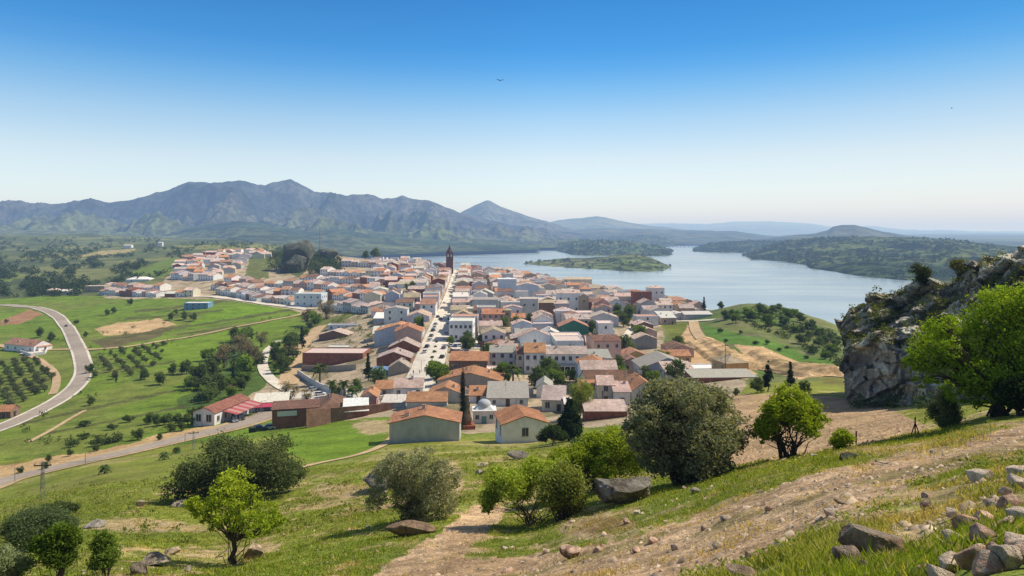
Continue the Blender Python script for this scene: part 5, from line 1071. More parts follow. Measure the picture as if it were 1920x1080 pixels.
PALMS = [palm_mesh(4.2, 1), palm_mesh(3.0, 2), palm_mesh(1.6, 3, 18, 1.8)]
NTREE = 0
def mid(k, px, py, hpx, label, cat='tree', group=None, ymin=60, name=None, wk=1.0, sink=0.0):
    global NTREE
    X, Y, Z = hit(px, py, ymin); v = KIN[k]
    while Z < 12: py += 2; X, Y, Z = hit(px, py, ymin)
    me = v[NTREE % len(v)] if k in KIN else None; NTREE += 1
    base = dict(broad=6, green=6, olive=3.6, bare=8, fir=11, thin=9, bush=2.2)[k]; s = hpx*Y/F/base
    nm = name or dict(broad='broadleaf_tree', green='green_tree', olive='olive_tree', bare='leafless_tree', fir='fir_tree', thin='cypress', bush='bush')[k]
    return tree(nm, label, cat, (X, Y, Z-.1-sink), me, random.uniform(0, 6.28), (s*wk, s*wk, s), group)
def palm(px, py, hpx, label, i=0, group=None):
    X, Y, Z = hit(px, py, 60); hh = (5.6, 4.2, 2.6)[i]; s = hpx*Y/F/hh; r = empty('palm_tree', (X, Y, Z), random.uniform(0, 6), label, 'palm', group); r.scale = (s, s, s)
    place('fronds', PALMS[i][0], r); place('trunk', PALMS[i][1], r)
MID = [('broad', 400, 712, 36, 'dark tree at the upper edge of the wooded bank'), ('broad', 372, 722, 40, 'dark round tree throwing a long shadow on the bright field'), ('broad', 350, 702, 26, 'lower dark tree at the left end of the wooded bank'),
 ('bare', 420, 690, 50, 'bare brown tree, tallest in the wooded bank'), ('bare', 452, 668, 46, 'bare brown tree behind the wooded bank'), ('bare', 470, 690, 54, 'bare pinkish tree right in the wooded bank'), ('bare', 490, 650, 32, 'bare brown tree at the top of the park path'),
 ('green', 458, 712, 52, 'yellow green tree in the middle of the wooded bank'), ('thin', 438, 722, 52, 'thin dark cypress in the wooded bank'), ('broad', 412, 738, 34, 'dark tree above the restaurant'), ('green', 385, 748, 26, 'green bush-like tree on the bank above the restaurant'), ('green', 432, 748, 26, 'green low tree on the bank just above the red roof'),
 ('fir', 566, 655, 44, 'dark fir left of the top of the dirt lane'), ('broad', 545, 660, 34, 'dark tree left of the dirt lane, below the fir'), ('green', 590, 612, 30, 'green tree at the top of the dirt lane'), ('bare', 575, 610, 34, 'bare tree at the end of the bypass road'), ('broad', 520, 680, 32, 'dark tree inside the bend of the park path'), ('broad', 528, 700, 34, 'dark tree on the strip between path and dirt lane'), ('green', 515, 662, 24, 'small green tree above the bend of the park path'), ('thin', 536, 690, 36, 'cypress on the strip between path and dirt lane'),
 ('fir', 690, 715, 54, 'dark fir left of the stone gabled chapel house'), ('broad', 668, 738, 26, 'dark tree in the palm garden'), ('broad', 630, 742, 22, 'small dark tree behind the white garden wall'), ('bare', 543, 758, 46, 'pale leafless tree in front of the village square'), ('bare', 576, 756, 30, 'small leafless tree left of the brick building'), ('broad', 640, 765, 16, 'small green street tree behind the brick sheds'),
 ('broad', 1040, 716, 34, 'dark garden tree before the arches'), ('green', 1068, 716, 26, 'yellow green garden tree before the arches'), ('broad', 1085, 712, 24, 'round dark garden tree near the end of the arches'), ('broad', 1010, 722, 24, 'grey green garden bush tree left of the arches'), ('broad', 876, 648, 26, 'dark tree on the market square'), ('broad', 905, 650, 24, 'dark tree at the right end of the market square'),
 ('broad', 1180, 602, 30, 'dark tree on the green patch above the side street'), ('green', 1160, 600, 20, 'small green tree on the patch above the side street'), ('broad', 770, 552, 24, 'round tree in the green gap of the left quarter'), ('green', 735, 554, 16, 'green tree in the gap of the left quarter'), ('broad', 705, 480, 22, 'yellow green tree on the skyline left of the church'), ('broad', 685, 480, 16, 'dark tree on the skyline left of the church'),
 ('fir', 1320, 572, 28, 'dark pine standing against the lake'), ('broad', 1352, 578, 14, 'low round tree against the lake right of the pine'), ('broad', 1258, 566, 18, 'dark tree beside the tall white villa'), ('fir', 1440, 735, 62, 'dark fir behind the round bright tree'), ('fir', 1482, 732, 56, 'second dark fir behind the round bright tree, right one'), ('broad', 1420, 738, 30, 'low dark tree left of the firs above the ploughed field'), ('broad', 1510, 740, 26, 'low dark tree right of the firs above the ploughed field'),
 ('broad', 1380, 742, 14, 'bushy tree at the left corner of the ploughed field'), ('green', 1405, 600, 18, 'light green tree on the right hill beside the long wall'), ('green', 1440, 612, 26, 'round yellow green tree on the right hill below the long wall'), ('bare', 612, 598, 40, 'pale leafless tree left of the low blue-white building'),
 ('broad', 298, 505, 0, '')]
for k, px, py, hp_, lab in MID:
    if lab: mid(k, px, py, hp_, lab)
palm(600, 722, 46, 'tallest palm before the huge brick hall'); palm(622, 742, 34, 'palm next right of the tallest palm'); palm(645, 744, 36, 'palm left of centre in the garden row'); palm(660, 748, 28, 'short palm at the right end of the garden row', 1)
palm(962, 725, 48, 'broad palm before the white two storey house'); palm(612, 782, 26, 'low palm behind the brown hipped roof', 1)
for i, (px, py, hh, lab) in enumerate([(196, 888, 22, 'young roadside palm below the main road, leftmost'), (308, 862, 20, 'young roadside palm below the main road, middle'), (403, 838, 20, 'young roadside palm below the main road, nearest the parked cars'), (332, 850, 16, 'small roadside palm between the middle two')]): palm(px, py, hh, lab, 2, 'young palms beside the road')
# roadside saplings on the far verge
for px, py in [(38, 888), (85, 880), (92, 866), (132, 855), (180, 846), (300, 826)]:
    mid('broad', px, py, 14, 'small dark tree on the orange verge across the main road', group='small trees on the orange verge', name='verge_tree')
# scattered field trees and shrubs, each with its place
for px, py, hh, k, lab in [(244, 572, 12, 'broad', 'lone tree in the field under the left village terrace'), (200, 592, 12, 'broad', 'left of the two field trees above the dirt patch'), (214, 588, 12, 'broad', 'right of the two field trees above the dirt patch'), (168, 700, 18, 'broad', 'dark bush tree at the bend of the valley road'), (176, 708, 14, 'broad', 'second dark bush at the bend of the valley road'), (170, 760, 16, 'broad', 'rounded tree below the bend of the valley road'), (270, 712, 20, 'broad', 'tree at the lower corner of the small olive grove'),
        (300, 722, 24, 'broad', 'tree right of the small olive grove'), (325, 702, 20, 'broad', 'tree uphill right of the small olive grove'), (218, 718, 22, 'thin', 'thin tree under the small olive grove'), (330, 590, 12, 'green', 'tree left of the blue green hall'), (345, 600, 16, 'broad', 'tree in front of the blue green hall, left'), (362, 602, 16, 'broad', 'tree in front of the blue green hall, right'), (322, 600, 14, 'broad', 'dark tree at the field corner near the blue green hall'),
        (160, 632, 10, 'broad', 'small tree right of the valley road near the farm track'), (144, 608, 9, 'bush', 'small bush at the top of the valley road'), (76, 632, 18, 'broad', 'tree behind the white farmhouse'), (95, 640, 16, 'broad', 'brown green tree right of the farmhouse'), (12, 606, 8, 'broad', 'small tree in the field left of the road top'), (22, 782, 14, 'broad', 'tree beside the tiny orange roofed hut')]:
    mid(k, px, py, hh, lab)
for i, (px, py, hh) in enumerate([(280, 795, 20), (298, 798, 22), (316, 796, 20), (334, 798, 22), (352, 796, 20), (368, 798, 18), (378, 782, 20), (360, 782, 18), (340, 808, 16), (320, 810, 16), (258, 825, 22), (240, 792, 14), (205, 832, 14), (182, 836, 16), (158, 800, 14), (210, 806, 12), (160, 822, 12), (135, 838, 14), (222, 828, 14)]):
    mid('broad' if i < 11 else 'bush', px, py, hh, 'grey green shrub in the hedge above the main road', 'shrub', 'shrubs in the hedge above the main road', name='hedge_shrub', wk=1.15)
for i, (px, py) in enumerate([(1375, 590), (1400, 588), (1425, 584), (1450, 583), (1475, 590), (1500, 600), (1520, 612), (1540, 622), (1555, 634), (1470, 605), (1490, 618), (1515, 630), (1535, 645), (1560, 655), (1500, 640), (1525, 655), (1548, 668), (1410, 596), (1440, 592), (1380, 600), (1360, 595), (1460, 578), (1488, 590), (1545, 640), (1568, 645)]):
    mid(('broad', 'green', 'broad')[i % 3], px, py+5, random.uniform(13, 20), 'tree in the dark grove along the crest of the right hill', group='trees along the right hill crest', name='grove_tree', wk=1.25)
for i in range(26):
    px, py = random.uniform(1330, 1590), random.uniform(620, 690)
    if any(inpoly(np.array([px]), np.array([py]), o)[0] for o in ORANGE): continue
    mid('bush', px, py, random.uniform(6, 10), 'low dark shrub on the grassy right hill', 'shrub', 'shrubs scattered on the right hill', name='hill_shrub')
# olive groves in rows
def grove(A, B, C, nu, nv, hh, label, group, skip=.1, poly=None):
    A, B, C = [np.array(hit(*p, 100)[:2]) for p in (A, B, C)]
    for i in range(nu):
        for j in range(nv):
            if random.random() < skip: continue
            p = A+(B-A)*(i/(nu-1))+(C-A)*(j/(nv-1))+np.array([random.uniform(-.7, .7), random.uniform(-.7, .7)])
            z = g1(p[0], p[1]); px, py = proj(p[0], p[1], z)
            if poly and not inpoly(np.array([px]), np.array([py]), poly)[0]: continue
            v = KIN['olive']; s = hh*random.uniform(.8, 1.2)/3.6
            tree('olive_tree', label, 'tree', (p[0], p[1], z-.1), v[(i+j) % 3], random.uniform(0, 6), s, group)
grove((184, 668), (308, 648), (222, 716), 7, 13, 2.7, 'small olive tree in the planted rows right of the valley road', 'olive trees of the small grove', .08, [(180, 660), (240, 650), (308, 648), (300, 680), (262, 706), (215, 715), (200, 700)])
grove((-60, 700), (80, 668), (-30, 800), 8, 17, 3.1, 'olive tree in the orchard left of the valley road', 'olive trees of the orchard', .12, [(-60, 668), (20, 664), (60, 676), (95, 702), (98, 725), (70, 748), (25, 768), (-60, 790)])
# stuff: scrub on the hills and woods beyond the lake
def scrub(name, label, pts, hmin, hmax, leaf, nl, col, top, seed, cat='scrub', w=1.2):
    r = np.random.default_rng(seed); n = len(pts); P = np.array(pts); hts = r.uniform(hmin, hmax, n)
    j = np.repeat(np.arange(n), nl); d = r.normal(size=(len(j), 3)); d /= np.linalg.norm(d, axis=1)[:, None]; rad = r.random(len(j))**.4
    Q = P[j]+d*rad[:, None]*hts[j][:, None]*np.array([w*.6, w*.6, .5])+np.array([0, 0, 1])*hts[j][:, None]*.45
    V, Fc, C = leaves(Q, leaf, col, .3, seed); V = P.repeat(nl, 0).repeat(4, 0)*0+V
    sc = (hts[j]/hts.mean()).repeat(4)[:, None]; ctr = Q.repeat(4, 0); V = ctr+(V-ctr)*sc
    t = r.random(n)[j].repeat(4)[:, None]; C = C*(1-t*.5)+np.array(top)*t*.5
    o = place(name, np_mesh(name, V, Fc, M['leaf'], col=C)); tag(o, label, cat, kind='stuff'); return o
def scatter(n, px0, px1, py0, py1, seed, dens=None, ymin=100, poly=None, edge=None):
    r = np.random.default_rng(seed); out = []
    pxs = r.uniform(px0, px1, n*3); pys = r.uniform(py0, py1, n*3)
    ok = np.ones(n*3, bool)
    if poly is not None: ok &= inpoly(pxs, pys, poly)
    if dens: ok &= fbm(pxs/dens, pys/dens*2.2, o=3, s=seed) > -.02
    pxs, pys = pxs[ok][:n], pys[ok][:n]
    gp = np.arange(px0-4, px1+8, 4.0); YY = _YS[_YS >= ymin]; G = (gp[:, None]-CX)/F*YY[None, :]; ZZ = gz(G, np.broadcast_to(YY, G.shape)); RW = HY+(H-ZZ)*F/YY[None, :]
    for a, c in zip(pxs, pys):
        i = int((a-gp[0])/4); k = np.nonzero(RW[i] <= c)[0]
        if not len(k): continue
        y = YY[k[0]]; x = (a-CX)/F*y; out.append((x, y, 0))
    out = np.array(out); out[:, 2] = gz(out[:, 0], out[:, 1]); return out
pts = scatter(3200, -60, 640, 446, 560, 71, 22, 640); px, py = proj(pts[:, 0], pts[:, 1], pts[:, 2])
keep = ~inpoly(px, py, [(150, 545), (300, 520), (330, 500), (390, 470), (500, 470), (560, 515), (700, 515), (700, 600), (400, 565), (150, 562)]) & ~inpoly(px, py, [(135, 484), (190, 468), (258, 464), (255, 474), (200, 480)]) & ~inpoly(px, py, [(230, 518), (300, 490), (340, 482), (320, 510)]) & (py < 557)
scrub('hillside_scrub', 'dark oak scrub scattered over the hills left of the village', pts[keep], 3.5, 8.5, 1.3, 26, (.045, .07, .03), (.09, .12, .045), 72)
pts = scatter(420, 505, 640, 462, 512, 73, None, 600, [(505, 470), (560, 455), (640, 470), (640, 500), (600, 512), (560, 512), (500, 505)])
scrub('crag_scrub', 'shrubs and trees around the dark crag', pts, 3, 8, 1.1, 26, (.07, .09, .03), (.16, .18, .06), 74)
pts = scatter(900, 1300, 1590, 572, 700, 75, 14, 200, [(1370, 590), (1440, 575), (1480, 585), (1590, 640), (1590, 700), (1530, 670), (1480, 640), (1400, 610)])
scrub('hill_scrub', 'low scrub over the top of the right hill', pts, .8, 3.2, .42, 26, (.06, .085, .03), (.11, .14, .05), 76)
pts = scatter(700, -40, 560, 590, 850, 77, 26, 150); px, py = proj(pts[:, 0], pts[:, 1], pts[:, 2])
def nearroad(px, py, pts_, d): 
    a = np.array(pts_, float); m = np.full(px.shape, 1e9)
    for p, q in zip(a, a[1:]):
        t = np.clip(((px-p[0])*(q[0]-p[0])+(py-p[1])*(q[1]-p[1]))/(((q-p)**2).sum()+1e-9), 0, 1); m = np.minimum(m, np.hypot(px-p[0]-t*(q[0]-p[0]), (py-p[1]-t*(q[1]-p[1]))*1.6))
    return m < d
bk = nearroad(px, py, [(90, 640), (170, 662), (330, 644), (460, 615), (560, 588)], 9) | nearroad(px, py, [(120, 600), (165, 650), (178, 700), (160, 740), (120, 770), (40, 800)], 22) | nearroad(px, py, [(180, 628), (250, 620), (340, 605)], 8) | nearroad(px, py, [(60, 835), (200, 830), (330, 800)], 12) | inpoly(px, py, [(340, 760), (360, 690), (430, 640), (480, 690), (440, 750)]) | inpoly(px, py, [(495, 640), (560, 610), (590, 600), (555, 640), (530, 700), (510, 700)])
bk &= ~nearroad(px, py, CURVE, 14) & ~nearroad(px, py, ROAD, 16)
scrub('field_edge_scrub', 'scrub and weeds along the banks and field edges of the valley', pts[bk], .8, 2.6, .38, 22, (.075, .10, .03), (.13, .15, .05), 78)
def layer_pts(L, n, seed, tmax=1.0, dens=60, tpow=1.0):
    r = np.random.default_rng(seed); i = r.uniform(0, len(L['pxs'])-1.01, n); t = r.random(n)**tpow*tmax; i0 = i.astype(int); a = i-i0
    me = L['o'].data; m = len(L['pxs']); V = np.empty(len(me.vertices)*3, np.float32); me.vertices.foreach_get('co', V); V = V.reshape(-1, m, 3); nt_ = V.shape[0]-13
    k = t*(nt_-1.01); k0 = k.astype(int); b_ = (k-k0)[:, None]; a = a[:, None]
    P = (V[k0, i0]*(1-a)+V[k0, i0+1]*a)*(1-b_)+(V[k0+1, i0]*(1-a)+V[k0+1, i0+1]*a)*b_
    P = P[(P[:, 2] > 1.0)]; q = fbm(P[:, 0]/dens, P[:, 1]/dens, o=3, s=seed); return P[q > -.12]
scrub('island_trees', 'small dark oaks dotted over the island', layer_pts(S5, 120, 81), 5, 10, 2.2, 24, (.045, .065, .03), (.08, .10, .04), 82, 'trees')
scrub('headland_trees', 'dark woods on the middle headland', np.concatenate([layer_pts(S2, 900, 83), layer_pts(S1, 900, 84)]), 6, 13, 3.6, 16, (.045, .065, .03), (.08, .11, .04), 85, 'trees')
scrub('shore_woods', 'dense woods on the right shores of the lake', np.concatenate([layer_pts(S3, 900, 86), layer_pts(S4, 9000, 87, dens=140)]), 5, 12, 3.0, 14, (.045, .068, .028), (.085, .12, .04), 88, 'trees')

# yard trees between the village houses
rr_ = random.Random(5); ny = 0
while ny < 46:
    px, py = rr_.uniform(700, 1290), rr_.uniform(545, 735); X, Y, Z = hit(px, py, 150)
    if abs(px-np.interp(py, [507, 590, 700, 752], [857, 832, 800, 770])) < 30 or not inpoly(np.array([px]), np.array([py]), VILL)[0] or not foot_ok(X, Y, 1.2, 1.2, 0, .2): continue
    ny += 1; mid(rr_.choice(('broad', 'green', 'broad', 'thin')), px, py, rr_.uniform(5, 9)*F/Y, 'tree in a back yard between the village houses', group='yard trees between the village houses', name='yard_tree')

pts = scatter(260, 575, 700, 585, 665, 94, 18, 200); px_, py_ = proj(pts[:, 0], pts[:, 1], pts[:, 2]); k_ = np.array([foot_ok(p[0], p[1], .6, .6, 0, 0) for p in pts]) & ~nearroad(px_, py_, [(603, 611), (567, 645), (545, 700)], 14)
scrub('yard_weeds', 'weeds and low shrubs on the waste ground beside the brick hall', pts[k_], .5, 2.0, .3, 22, (.10, .13, .035), (.19, .20, .07), 95, 'weeds')

rb_ = random.Random(11)
for pl, n_, nm_, lab_, gr_ in [([(345, 745), (352, 705), (400, 668), (455, 628), (492, 640), (488, 690), (440, 748), (400, 760)], 34, 'bank_tree', 'tree in the dense wooded bank between the bright fields and the village', 'trees of the wooded bank'),
                               ([(502, 690), (520, 655), (560, 620), (592, 604), (600, 612), (562, 640), (545, 690), (535, 712), (512, 705)], 18, 'strip_tree', 'tree in the strip between the park path and the dirt lane', 'trees between park path and dirt lane')]:
    k_ = 0
    while k_ < n_:
        px, py = rb_.uniform(340, 600), rb_.uniform(600, 762)
        if not inpoly(np.array([px]), np.array([py]), pl)[0]: continue
        k_ += 1; mid(rb_.choice(('broad', 'green', 'bare', 'broad', 'bush')), px, py, rb_.uniform(16, 30) if nm_ == 'bank_tree' else rb_.uniform(11, 20), lab_, group=gr_, name=nm_, wk=rb_.uniform(.9, 1.3))
# ------------------------------------------------------------------ rocks
_ICO = {}
def ico(sub):
    if sub not in _ICO:
        import bmesh
        bm = bmesh.new(); bmesh.ops.create_icosphere(bm, subdivisions=sub, radius=1.0)
        V = np.array([v.co[:] for v in bm.verts]); Fc = np.array([[v.index for v in f.verts] for f in bm.faces]); bm.free(); _ICO[sub] = (V, Fc)
    return _ICO[sub]
def rock_mesh(w, d, h, col, seed, sub=4, cuts=17, rough=.07, mat=None, col2=None):
    V, Fc = ico(sub); V = V.copy(); r = np.random.default_rng(seed)
    for _ in range(cuts):
        n = r.normal(size=3); n /= np.linalg.norm(n); k = r.uniform(.36, .78); e = np.maximum(0, V@n-k); V = V-e[:, None]*n*.92
    N = V/np.linalg.norm(V, axis=1)[:, None]
    V = V+N*(rough*fbm(V[:, 0]*2.2+seed, V[:, 1]*2.2, V[:, 2]*2.2, o=5, s=seed, g=.6) + rough*.6*np.minimum(0, ridged(V[:, 0]*1.6+seed, V[:, 1]*1.6, V[:, 2]*1.6, o=3, s=seed+3)))[:, None]
    lo, hi = V.min(0), V.max(0); V = (V-(lo+hi)/2)/(hi-lo); V[:, 2] += .5-.22; V = V*np.array([w, d, h/.78])
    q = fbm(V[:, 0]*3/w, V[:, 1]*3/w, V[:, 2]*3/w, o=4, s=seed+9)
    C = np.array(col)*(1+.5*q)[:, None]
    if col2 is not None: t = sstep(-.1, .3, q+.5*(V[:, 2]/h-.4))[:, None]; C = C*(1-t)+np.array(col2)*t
    return np_mesh('rock', V, Fc, mat or M['rock'], col=np.clip(C, .01, .8))
GR, BR, PK, TN, DK = (.30, .27, .22), (.36, .23, .15), (.82, .56, .40), (.66, .52, .36), (.035, .035, .04)
def rock(px, base, wpx, hpx, col, label, seed=None, ymin=2.5, col2=None, sub=4, group=None, name='rock', dd=.8, rz=None, mesh=None, rough=.07):
    X, Y, Z = hit(px, base, ymin); w, h = wpx*Y/F, hpx*.72*Y/F; seed = int(px*3+base) if seed is None else seed
    me = rock_mesh(w, w*dd, h, col, seed, sub, col2=col2, rough=rough) if mesh is None else mesh
    o = place(name, me, None, (X, Y+w*dd*.3, Z-.02*h), random.uniform(-.3, .3) if rz is None else rz, None if mesh is None else (w, w, w)); tag(o, label, 'rock', group); return o
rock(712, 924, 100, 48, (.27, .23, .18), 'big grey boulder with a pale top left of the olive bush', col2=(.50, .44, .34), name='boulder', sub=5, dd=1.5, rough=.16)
rock(768, 1006, 98, 34, BR, 'long brown stone lying like a log below the olive bush', col2=(.30, .21, .14), dd=.45)
rock(972, 862, 44, 20, GR, 'rounded rock on the grass between the pale gabled house and bright tree', col2=(.36, .32, .25))
rock(904, 876, 22, 10, TN, 'flat stone on the grass below the near houses'); rock(902, 890, 22, 12, GR, 'small dark rock below the flat stone', col2=TN)
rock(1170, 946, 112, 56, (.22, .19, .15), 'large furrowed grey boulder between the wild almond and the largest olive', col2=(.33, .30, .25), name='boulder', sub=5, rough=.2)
rock(1070, 1048, 42, 28, (.26, .17, .12), 'single brown stone on the grass tongue between the paths', col2=PK)
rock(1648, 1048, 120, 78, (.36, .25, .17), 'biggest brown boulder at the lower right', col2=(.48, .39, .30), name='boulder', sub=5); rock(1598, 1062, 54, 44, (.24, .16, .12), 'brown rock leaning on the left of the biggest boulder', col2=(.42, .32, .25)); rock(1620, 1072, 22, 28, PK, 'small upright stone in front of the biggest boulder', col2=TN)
rock(1744, 955, 34, 20, (.30, .20, .15), 'reddish stone on the grass above the rock pile', col2=(.45, .33, .26))
rock(1395, 1084, 56, 22, (.50, .37, .26), 'pinkish stone at the lower edge below the earth path'); rock(1524, 1086, 44, 16, DK, 'black stone at the lower edge')
rock(474, 1048, 40, 36, (.34, .26, .18), 'brown rock just right of the forked tree trunk', col2=TN); rock(290, 1062, 48, 26, (.36, .29, .22), 'pale split rock at the lower left', col2=(.52, .45, .35)); rock(258, 1078, 40, 30, (.34, .28, .22), 'pale rock left of the split one at the lower left'); rock(318, 1040, 30, 14, TN, 'flat pale rock above the split rock')
rock(262, 950, 17, 15, (.42, .37, .28), 'pale upright stone in the upper meadow'); rock(175, 990, 40, 14, (.42, .38, .32), 'flat pale rock right of the silvery bush'); rock(335, 950, 36, 10, TN, 'flat rock at the foot of the huge dark bush'); rock(1527, 856, 14, 5, (.5, .46, .38), 'flat white stone right of the round bright tree'); rock(1592, 862, 34, 18, (.13, .13, .09), 'mossy stone by the wooden post'); rock(1752, 850, 12, 8, (.55, .5, .42), 'white stone on the upper edge of the track')
rock(350, 1073, 14, 16, (.45, .40, .30), 'small pale stone below the forked tree'); rock(1306, 925, 22, 12, GR, 'dark stone on the grass below the largest olive'); rock(1660, 870, 18, 6, TN, 'flat stone in the middle of the track'); rock(1580, 945, 26, 12, (.40, .29, .2), 'brown stone half sunk in the lower wheel rut')
# rock pile in the lower right corner
RK = [rock_mesh(1, .85, .62, c, 900+i, 4, col2=c2, mat=M['pinkrock']) for i, (c, c2) in enumerate([(PK, (.84, .66, .50)), ((.64, .40, .29), PK), ((.72, .54, .40), (.82, .66, .50)), ((.50, .32, .23), (.72, .49, .36)), ((.74, .45, .32), (.80, .60, .45))])]
PILE = [(1790, 972, 30), (1822, 1000, 52), (1795, 1030, 44), (1850, 985, 40), (1860, 1030, 62), (1890, 1000, 50), (1905, 960, 44), (1918, 1040, 60), (1880, 1060, 54), (1830, 1062, 66), (1790, 1075, 50), (1900, 1085, 70), (1855, 1095, 60), (1765, 1052, 26), (1770, 1095, 46), (1740, 1090, 40), (1812, 1035, 34), (1925, 985, 50), (1836, 965, 24), (1866, 958, 30), (1890, 930, 26), (1915, 915, 36), (1760, 1010, 22), (1875, 1028, 30), (1845, 1042, 30), (1940, 1080, 60)]
for i, (px, py, ww) in enumerate(sorted(PILE, key=lambda p: p[1])):
    rock(px, py, ww, 0, PK, 'pinkish broken rock in the pile in the lower right corner', mesh=RK[i % 5], group='rocks of the lower right pile', rz=random.uniform(0, 6))
for i, (px, py, ww) in enumerate([(1668, 1084, 52), (1700, 1088, 40), (1730, 1080, 44), (1642, 1092, 30)]): rock(px, py, ww, ww*.45, DK, 'black rock at the lower edge left of the pinkish pile', group='black rocks at the lower edge', col2=(.07, .07, .08))
r_ = np.random.default_rng(55); cnt = 0
while cnt < 80:
    px, py = r_.uniform(0, 1920), r_.uniform(880, 1078)
    X, Y, Z = hit(px, py)
    if Y > 62 or Y < 8: continue
    size = r_.uniform(.08, .32)*(1.3 if px > 1500 else 1); o = place('stone', RK[cnt % 5], None, (X, Y, Z-.03), r_.uniform(0, 6), float(size)); cnt += 1
    tag(o, 'loose pale stone lying in the grass of the near slope', 'stone', 'loose stones on the near slope')
# ------------------------------------------------------------------ the rock outcrop at the right and the crag in the village
def cliff():
    tops = [(1586, 598), (1594, 586), (1604, 575), (1622, 567), (1641, 563), (1645, 551), (1667, 546), (1689, 549), (1712, 548), (1742, 534), (1769, 526), (1789, 527), (1822, 512), (1833, 499), (1858, 493), (1872, 483), (1897, 486), (1908, 476), (1925, 474), (2000, 455), (2200, 430), (2500, 440)]
    base = [(1586, 742), (1600, 752), (1680, 762), (1750, 758), (1850, 775), (2000, 770), (2500, 760)]
    yf = [(1586, 98), (1750, 84), (1920, 70), (2500, 58)]
    pxs = np.concatenate([np.arange(1586, 1930, 1.6), np.arange(1930, 2500, 6)]); wrap = np.linspace(26, 0, 36)[:-1]
    t = np.linspace(0, 1, 190); tb = np.linspace(1, 1.6, 26)[1:]; T = np.concatenate([t, tb])
    P = np.concatenate([np.full(len(wrap), 1586.0), pxs]); WR = np.concatenate([wrap, np.zeros(len(pxs))])
    top = np.interp(P, *zip(*tops)); bs = np.interp(P, *zip(*base)); y0 = np.interp(P, *zip(*yf))
    top = top + 5*fbm(P/10, P*0, o=4, s=61, g=.65) + WR*1.2
    TT, PP = np.meshgrid(T, P, indexing='ij'); W = WR[None, :]+0*TT
    t1 = np.clip(TT, 0, 1); front = .52+.10*fbm(PP/50, PP*0, o=2, s=62)
    dep = np.where(t1 < front, 3.0*(t1/front), 3.0+20*((t1-front)/(1-front))**1.1)
    Y = y0[None, :]+dep+(TT-t1)*45+W; X = (PP-CX)/F*(y0[None, :]+dep*.9+W)
    X = np.where(TT > 1, (PP-CX)/F*Y, X)+W*.05+(TT-t1)*6
    row = bs[None, :]+(top-bs)[None, :]*t1; Z = H-(row-HY)/F*(y0[None, :]+dep); Z = Z-(TT-t1)*40 - W*.15*t1
    a, c = X*.62+Z*.78, -X*.78+Z*.62          # coordinates along and across the slanting beds
    n1 = ridged(a/16, c/3.6, Y/14, o=5, s=63); n2 = fbm(a/3, c/1.2, Y/3, o=5, s=64, g=.6); n3 = fbm(X/8, Z/10, Y/8, o=3, s=65)
    lf = fbm(X/2.4, Z/3.0, Y/3, o=4, s=66, g=.6)
    step = np.floor(n1*3.2)/3.2*.55+n1*.45
    cb = cells(a/7, c/2.4, Y/5, 70); cs_ = cells(a/2.4, c/.9, Y/2.2, 75); D = 2.0*step+.6*n2+2.4*n3+.5*lf+1.5*cb+.65*cs_; D = D-D[:, 40:300].mean()
    D = D*np.clip(TT*6+.3, 0, 1)
    Y2 = Y-D*np.clip(1-W/8, 0, 1); X2 = X*Y2/Y-(.9*cb+.5*cs_+.5*n2)*.8; Z2 = Z+(.3*n2+.45*cb+.25*cs_)*(TT > .08)*(TT < 1.01)
    crack = np.maximum(sstep(.15, -.15, n1), sstep(.1, -.3, n2)*.7)
    C = np.array((.62, .545, .43))*(1+.35*n2+.25*n3+.18*cb+.16*cs_)[..., None]
    C = C*(1-.6*crack)[..., None]
    pale = sstep(.15, .55, n2+.3*n3)[..., None]; C = C*(1-pale*.7)+np.array((.72, .65, .53))*pale*.7
    rust = (sstep(.05, .45, fbm(X/5, Z/7, Y/6, o=3, s=67))*sstep(.6, .2, TT))[..., None]; C = C*(1-rust*.5)+np.array((.46, .30, .17))*rust*.5
    moss = (sstep(.0, .35, fbm(X/4, Y/3, Z/4, o=4, s=68))*sstep(.45, .75, TT))[..., None]; C = C*(1-moss*.7)+np.array((.13, .15, .05))*moss*.7
    n, m = PP.shape; i = np.arange(n-1)[:, None]*m+np.arange(m-1)[None, :]; Q = np.stack([i, i+1, i+1+m, i+m], -1).reshape(-1, 4)
    o = place('rock_outcrop', np_mesh('rock_outcrop', np.stack([X2, Y2, Z2], -1).reshape(-1, 3), Q, M['cliff'], col=np.clip(C, .01, .7).reshape(-1, 3), smooth=False)); tag(o, 'great grey rock outcrop with slanting beds and a sheer face at the right', 'rock outcrop')
    V = np.stack([X2, Y2, Z2], -1); return V
CV = cliff()
def on_cliff(px, k, w_, h_, label, **kw):
    j = int(np.argmin(np.abs(CX+F*CV[k, 40:, 0]/CV[k, 40:, 1]-px)))+40; p = CV[k, j]; Y = p[1]
    w, h = w_*Y/F, h_*Y/F; m = tree_mesh('b', h, w, w, seed=int(px), **kw); tree('cliff_bush', label, 'bush', (p[0], p[1], p[2]-.3), m)
on_cliff(1722, 182, 40, 48, 'dark bush growing on top of the rock outcrop, the lower left one', n=5000, leaf=.13, col=(.06, .08, .035), top=(.11, .13, .06), bright=.5, low=.1, fork=.15, stems=3, tr=.1, nblob=14, bl=.32, clump=30, spread=.45, bare=10)
on_cliff(1804, 182, 46, 42, 'brown green bush on the ridge of the rock outcrop, the upper right one', n=5000, leaf=.13, col=(.11, .11, .05), top=(.18, .17, .08), bright=.5, low=.1, fork=.15, stems=3, tr=.1, nblob=14, bl=.32, clump=30, spread=.45, bare=16)
pts = []
for _ in range(420):
    k = int(r_.integers(95, 188)); j = int(r_.integers(36, CV.shape[1]-80)); pts.append(CV[k, j])
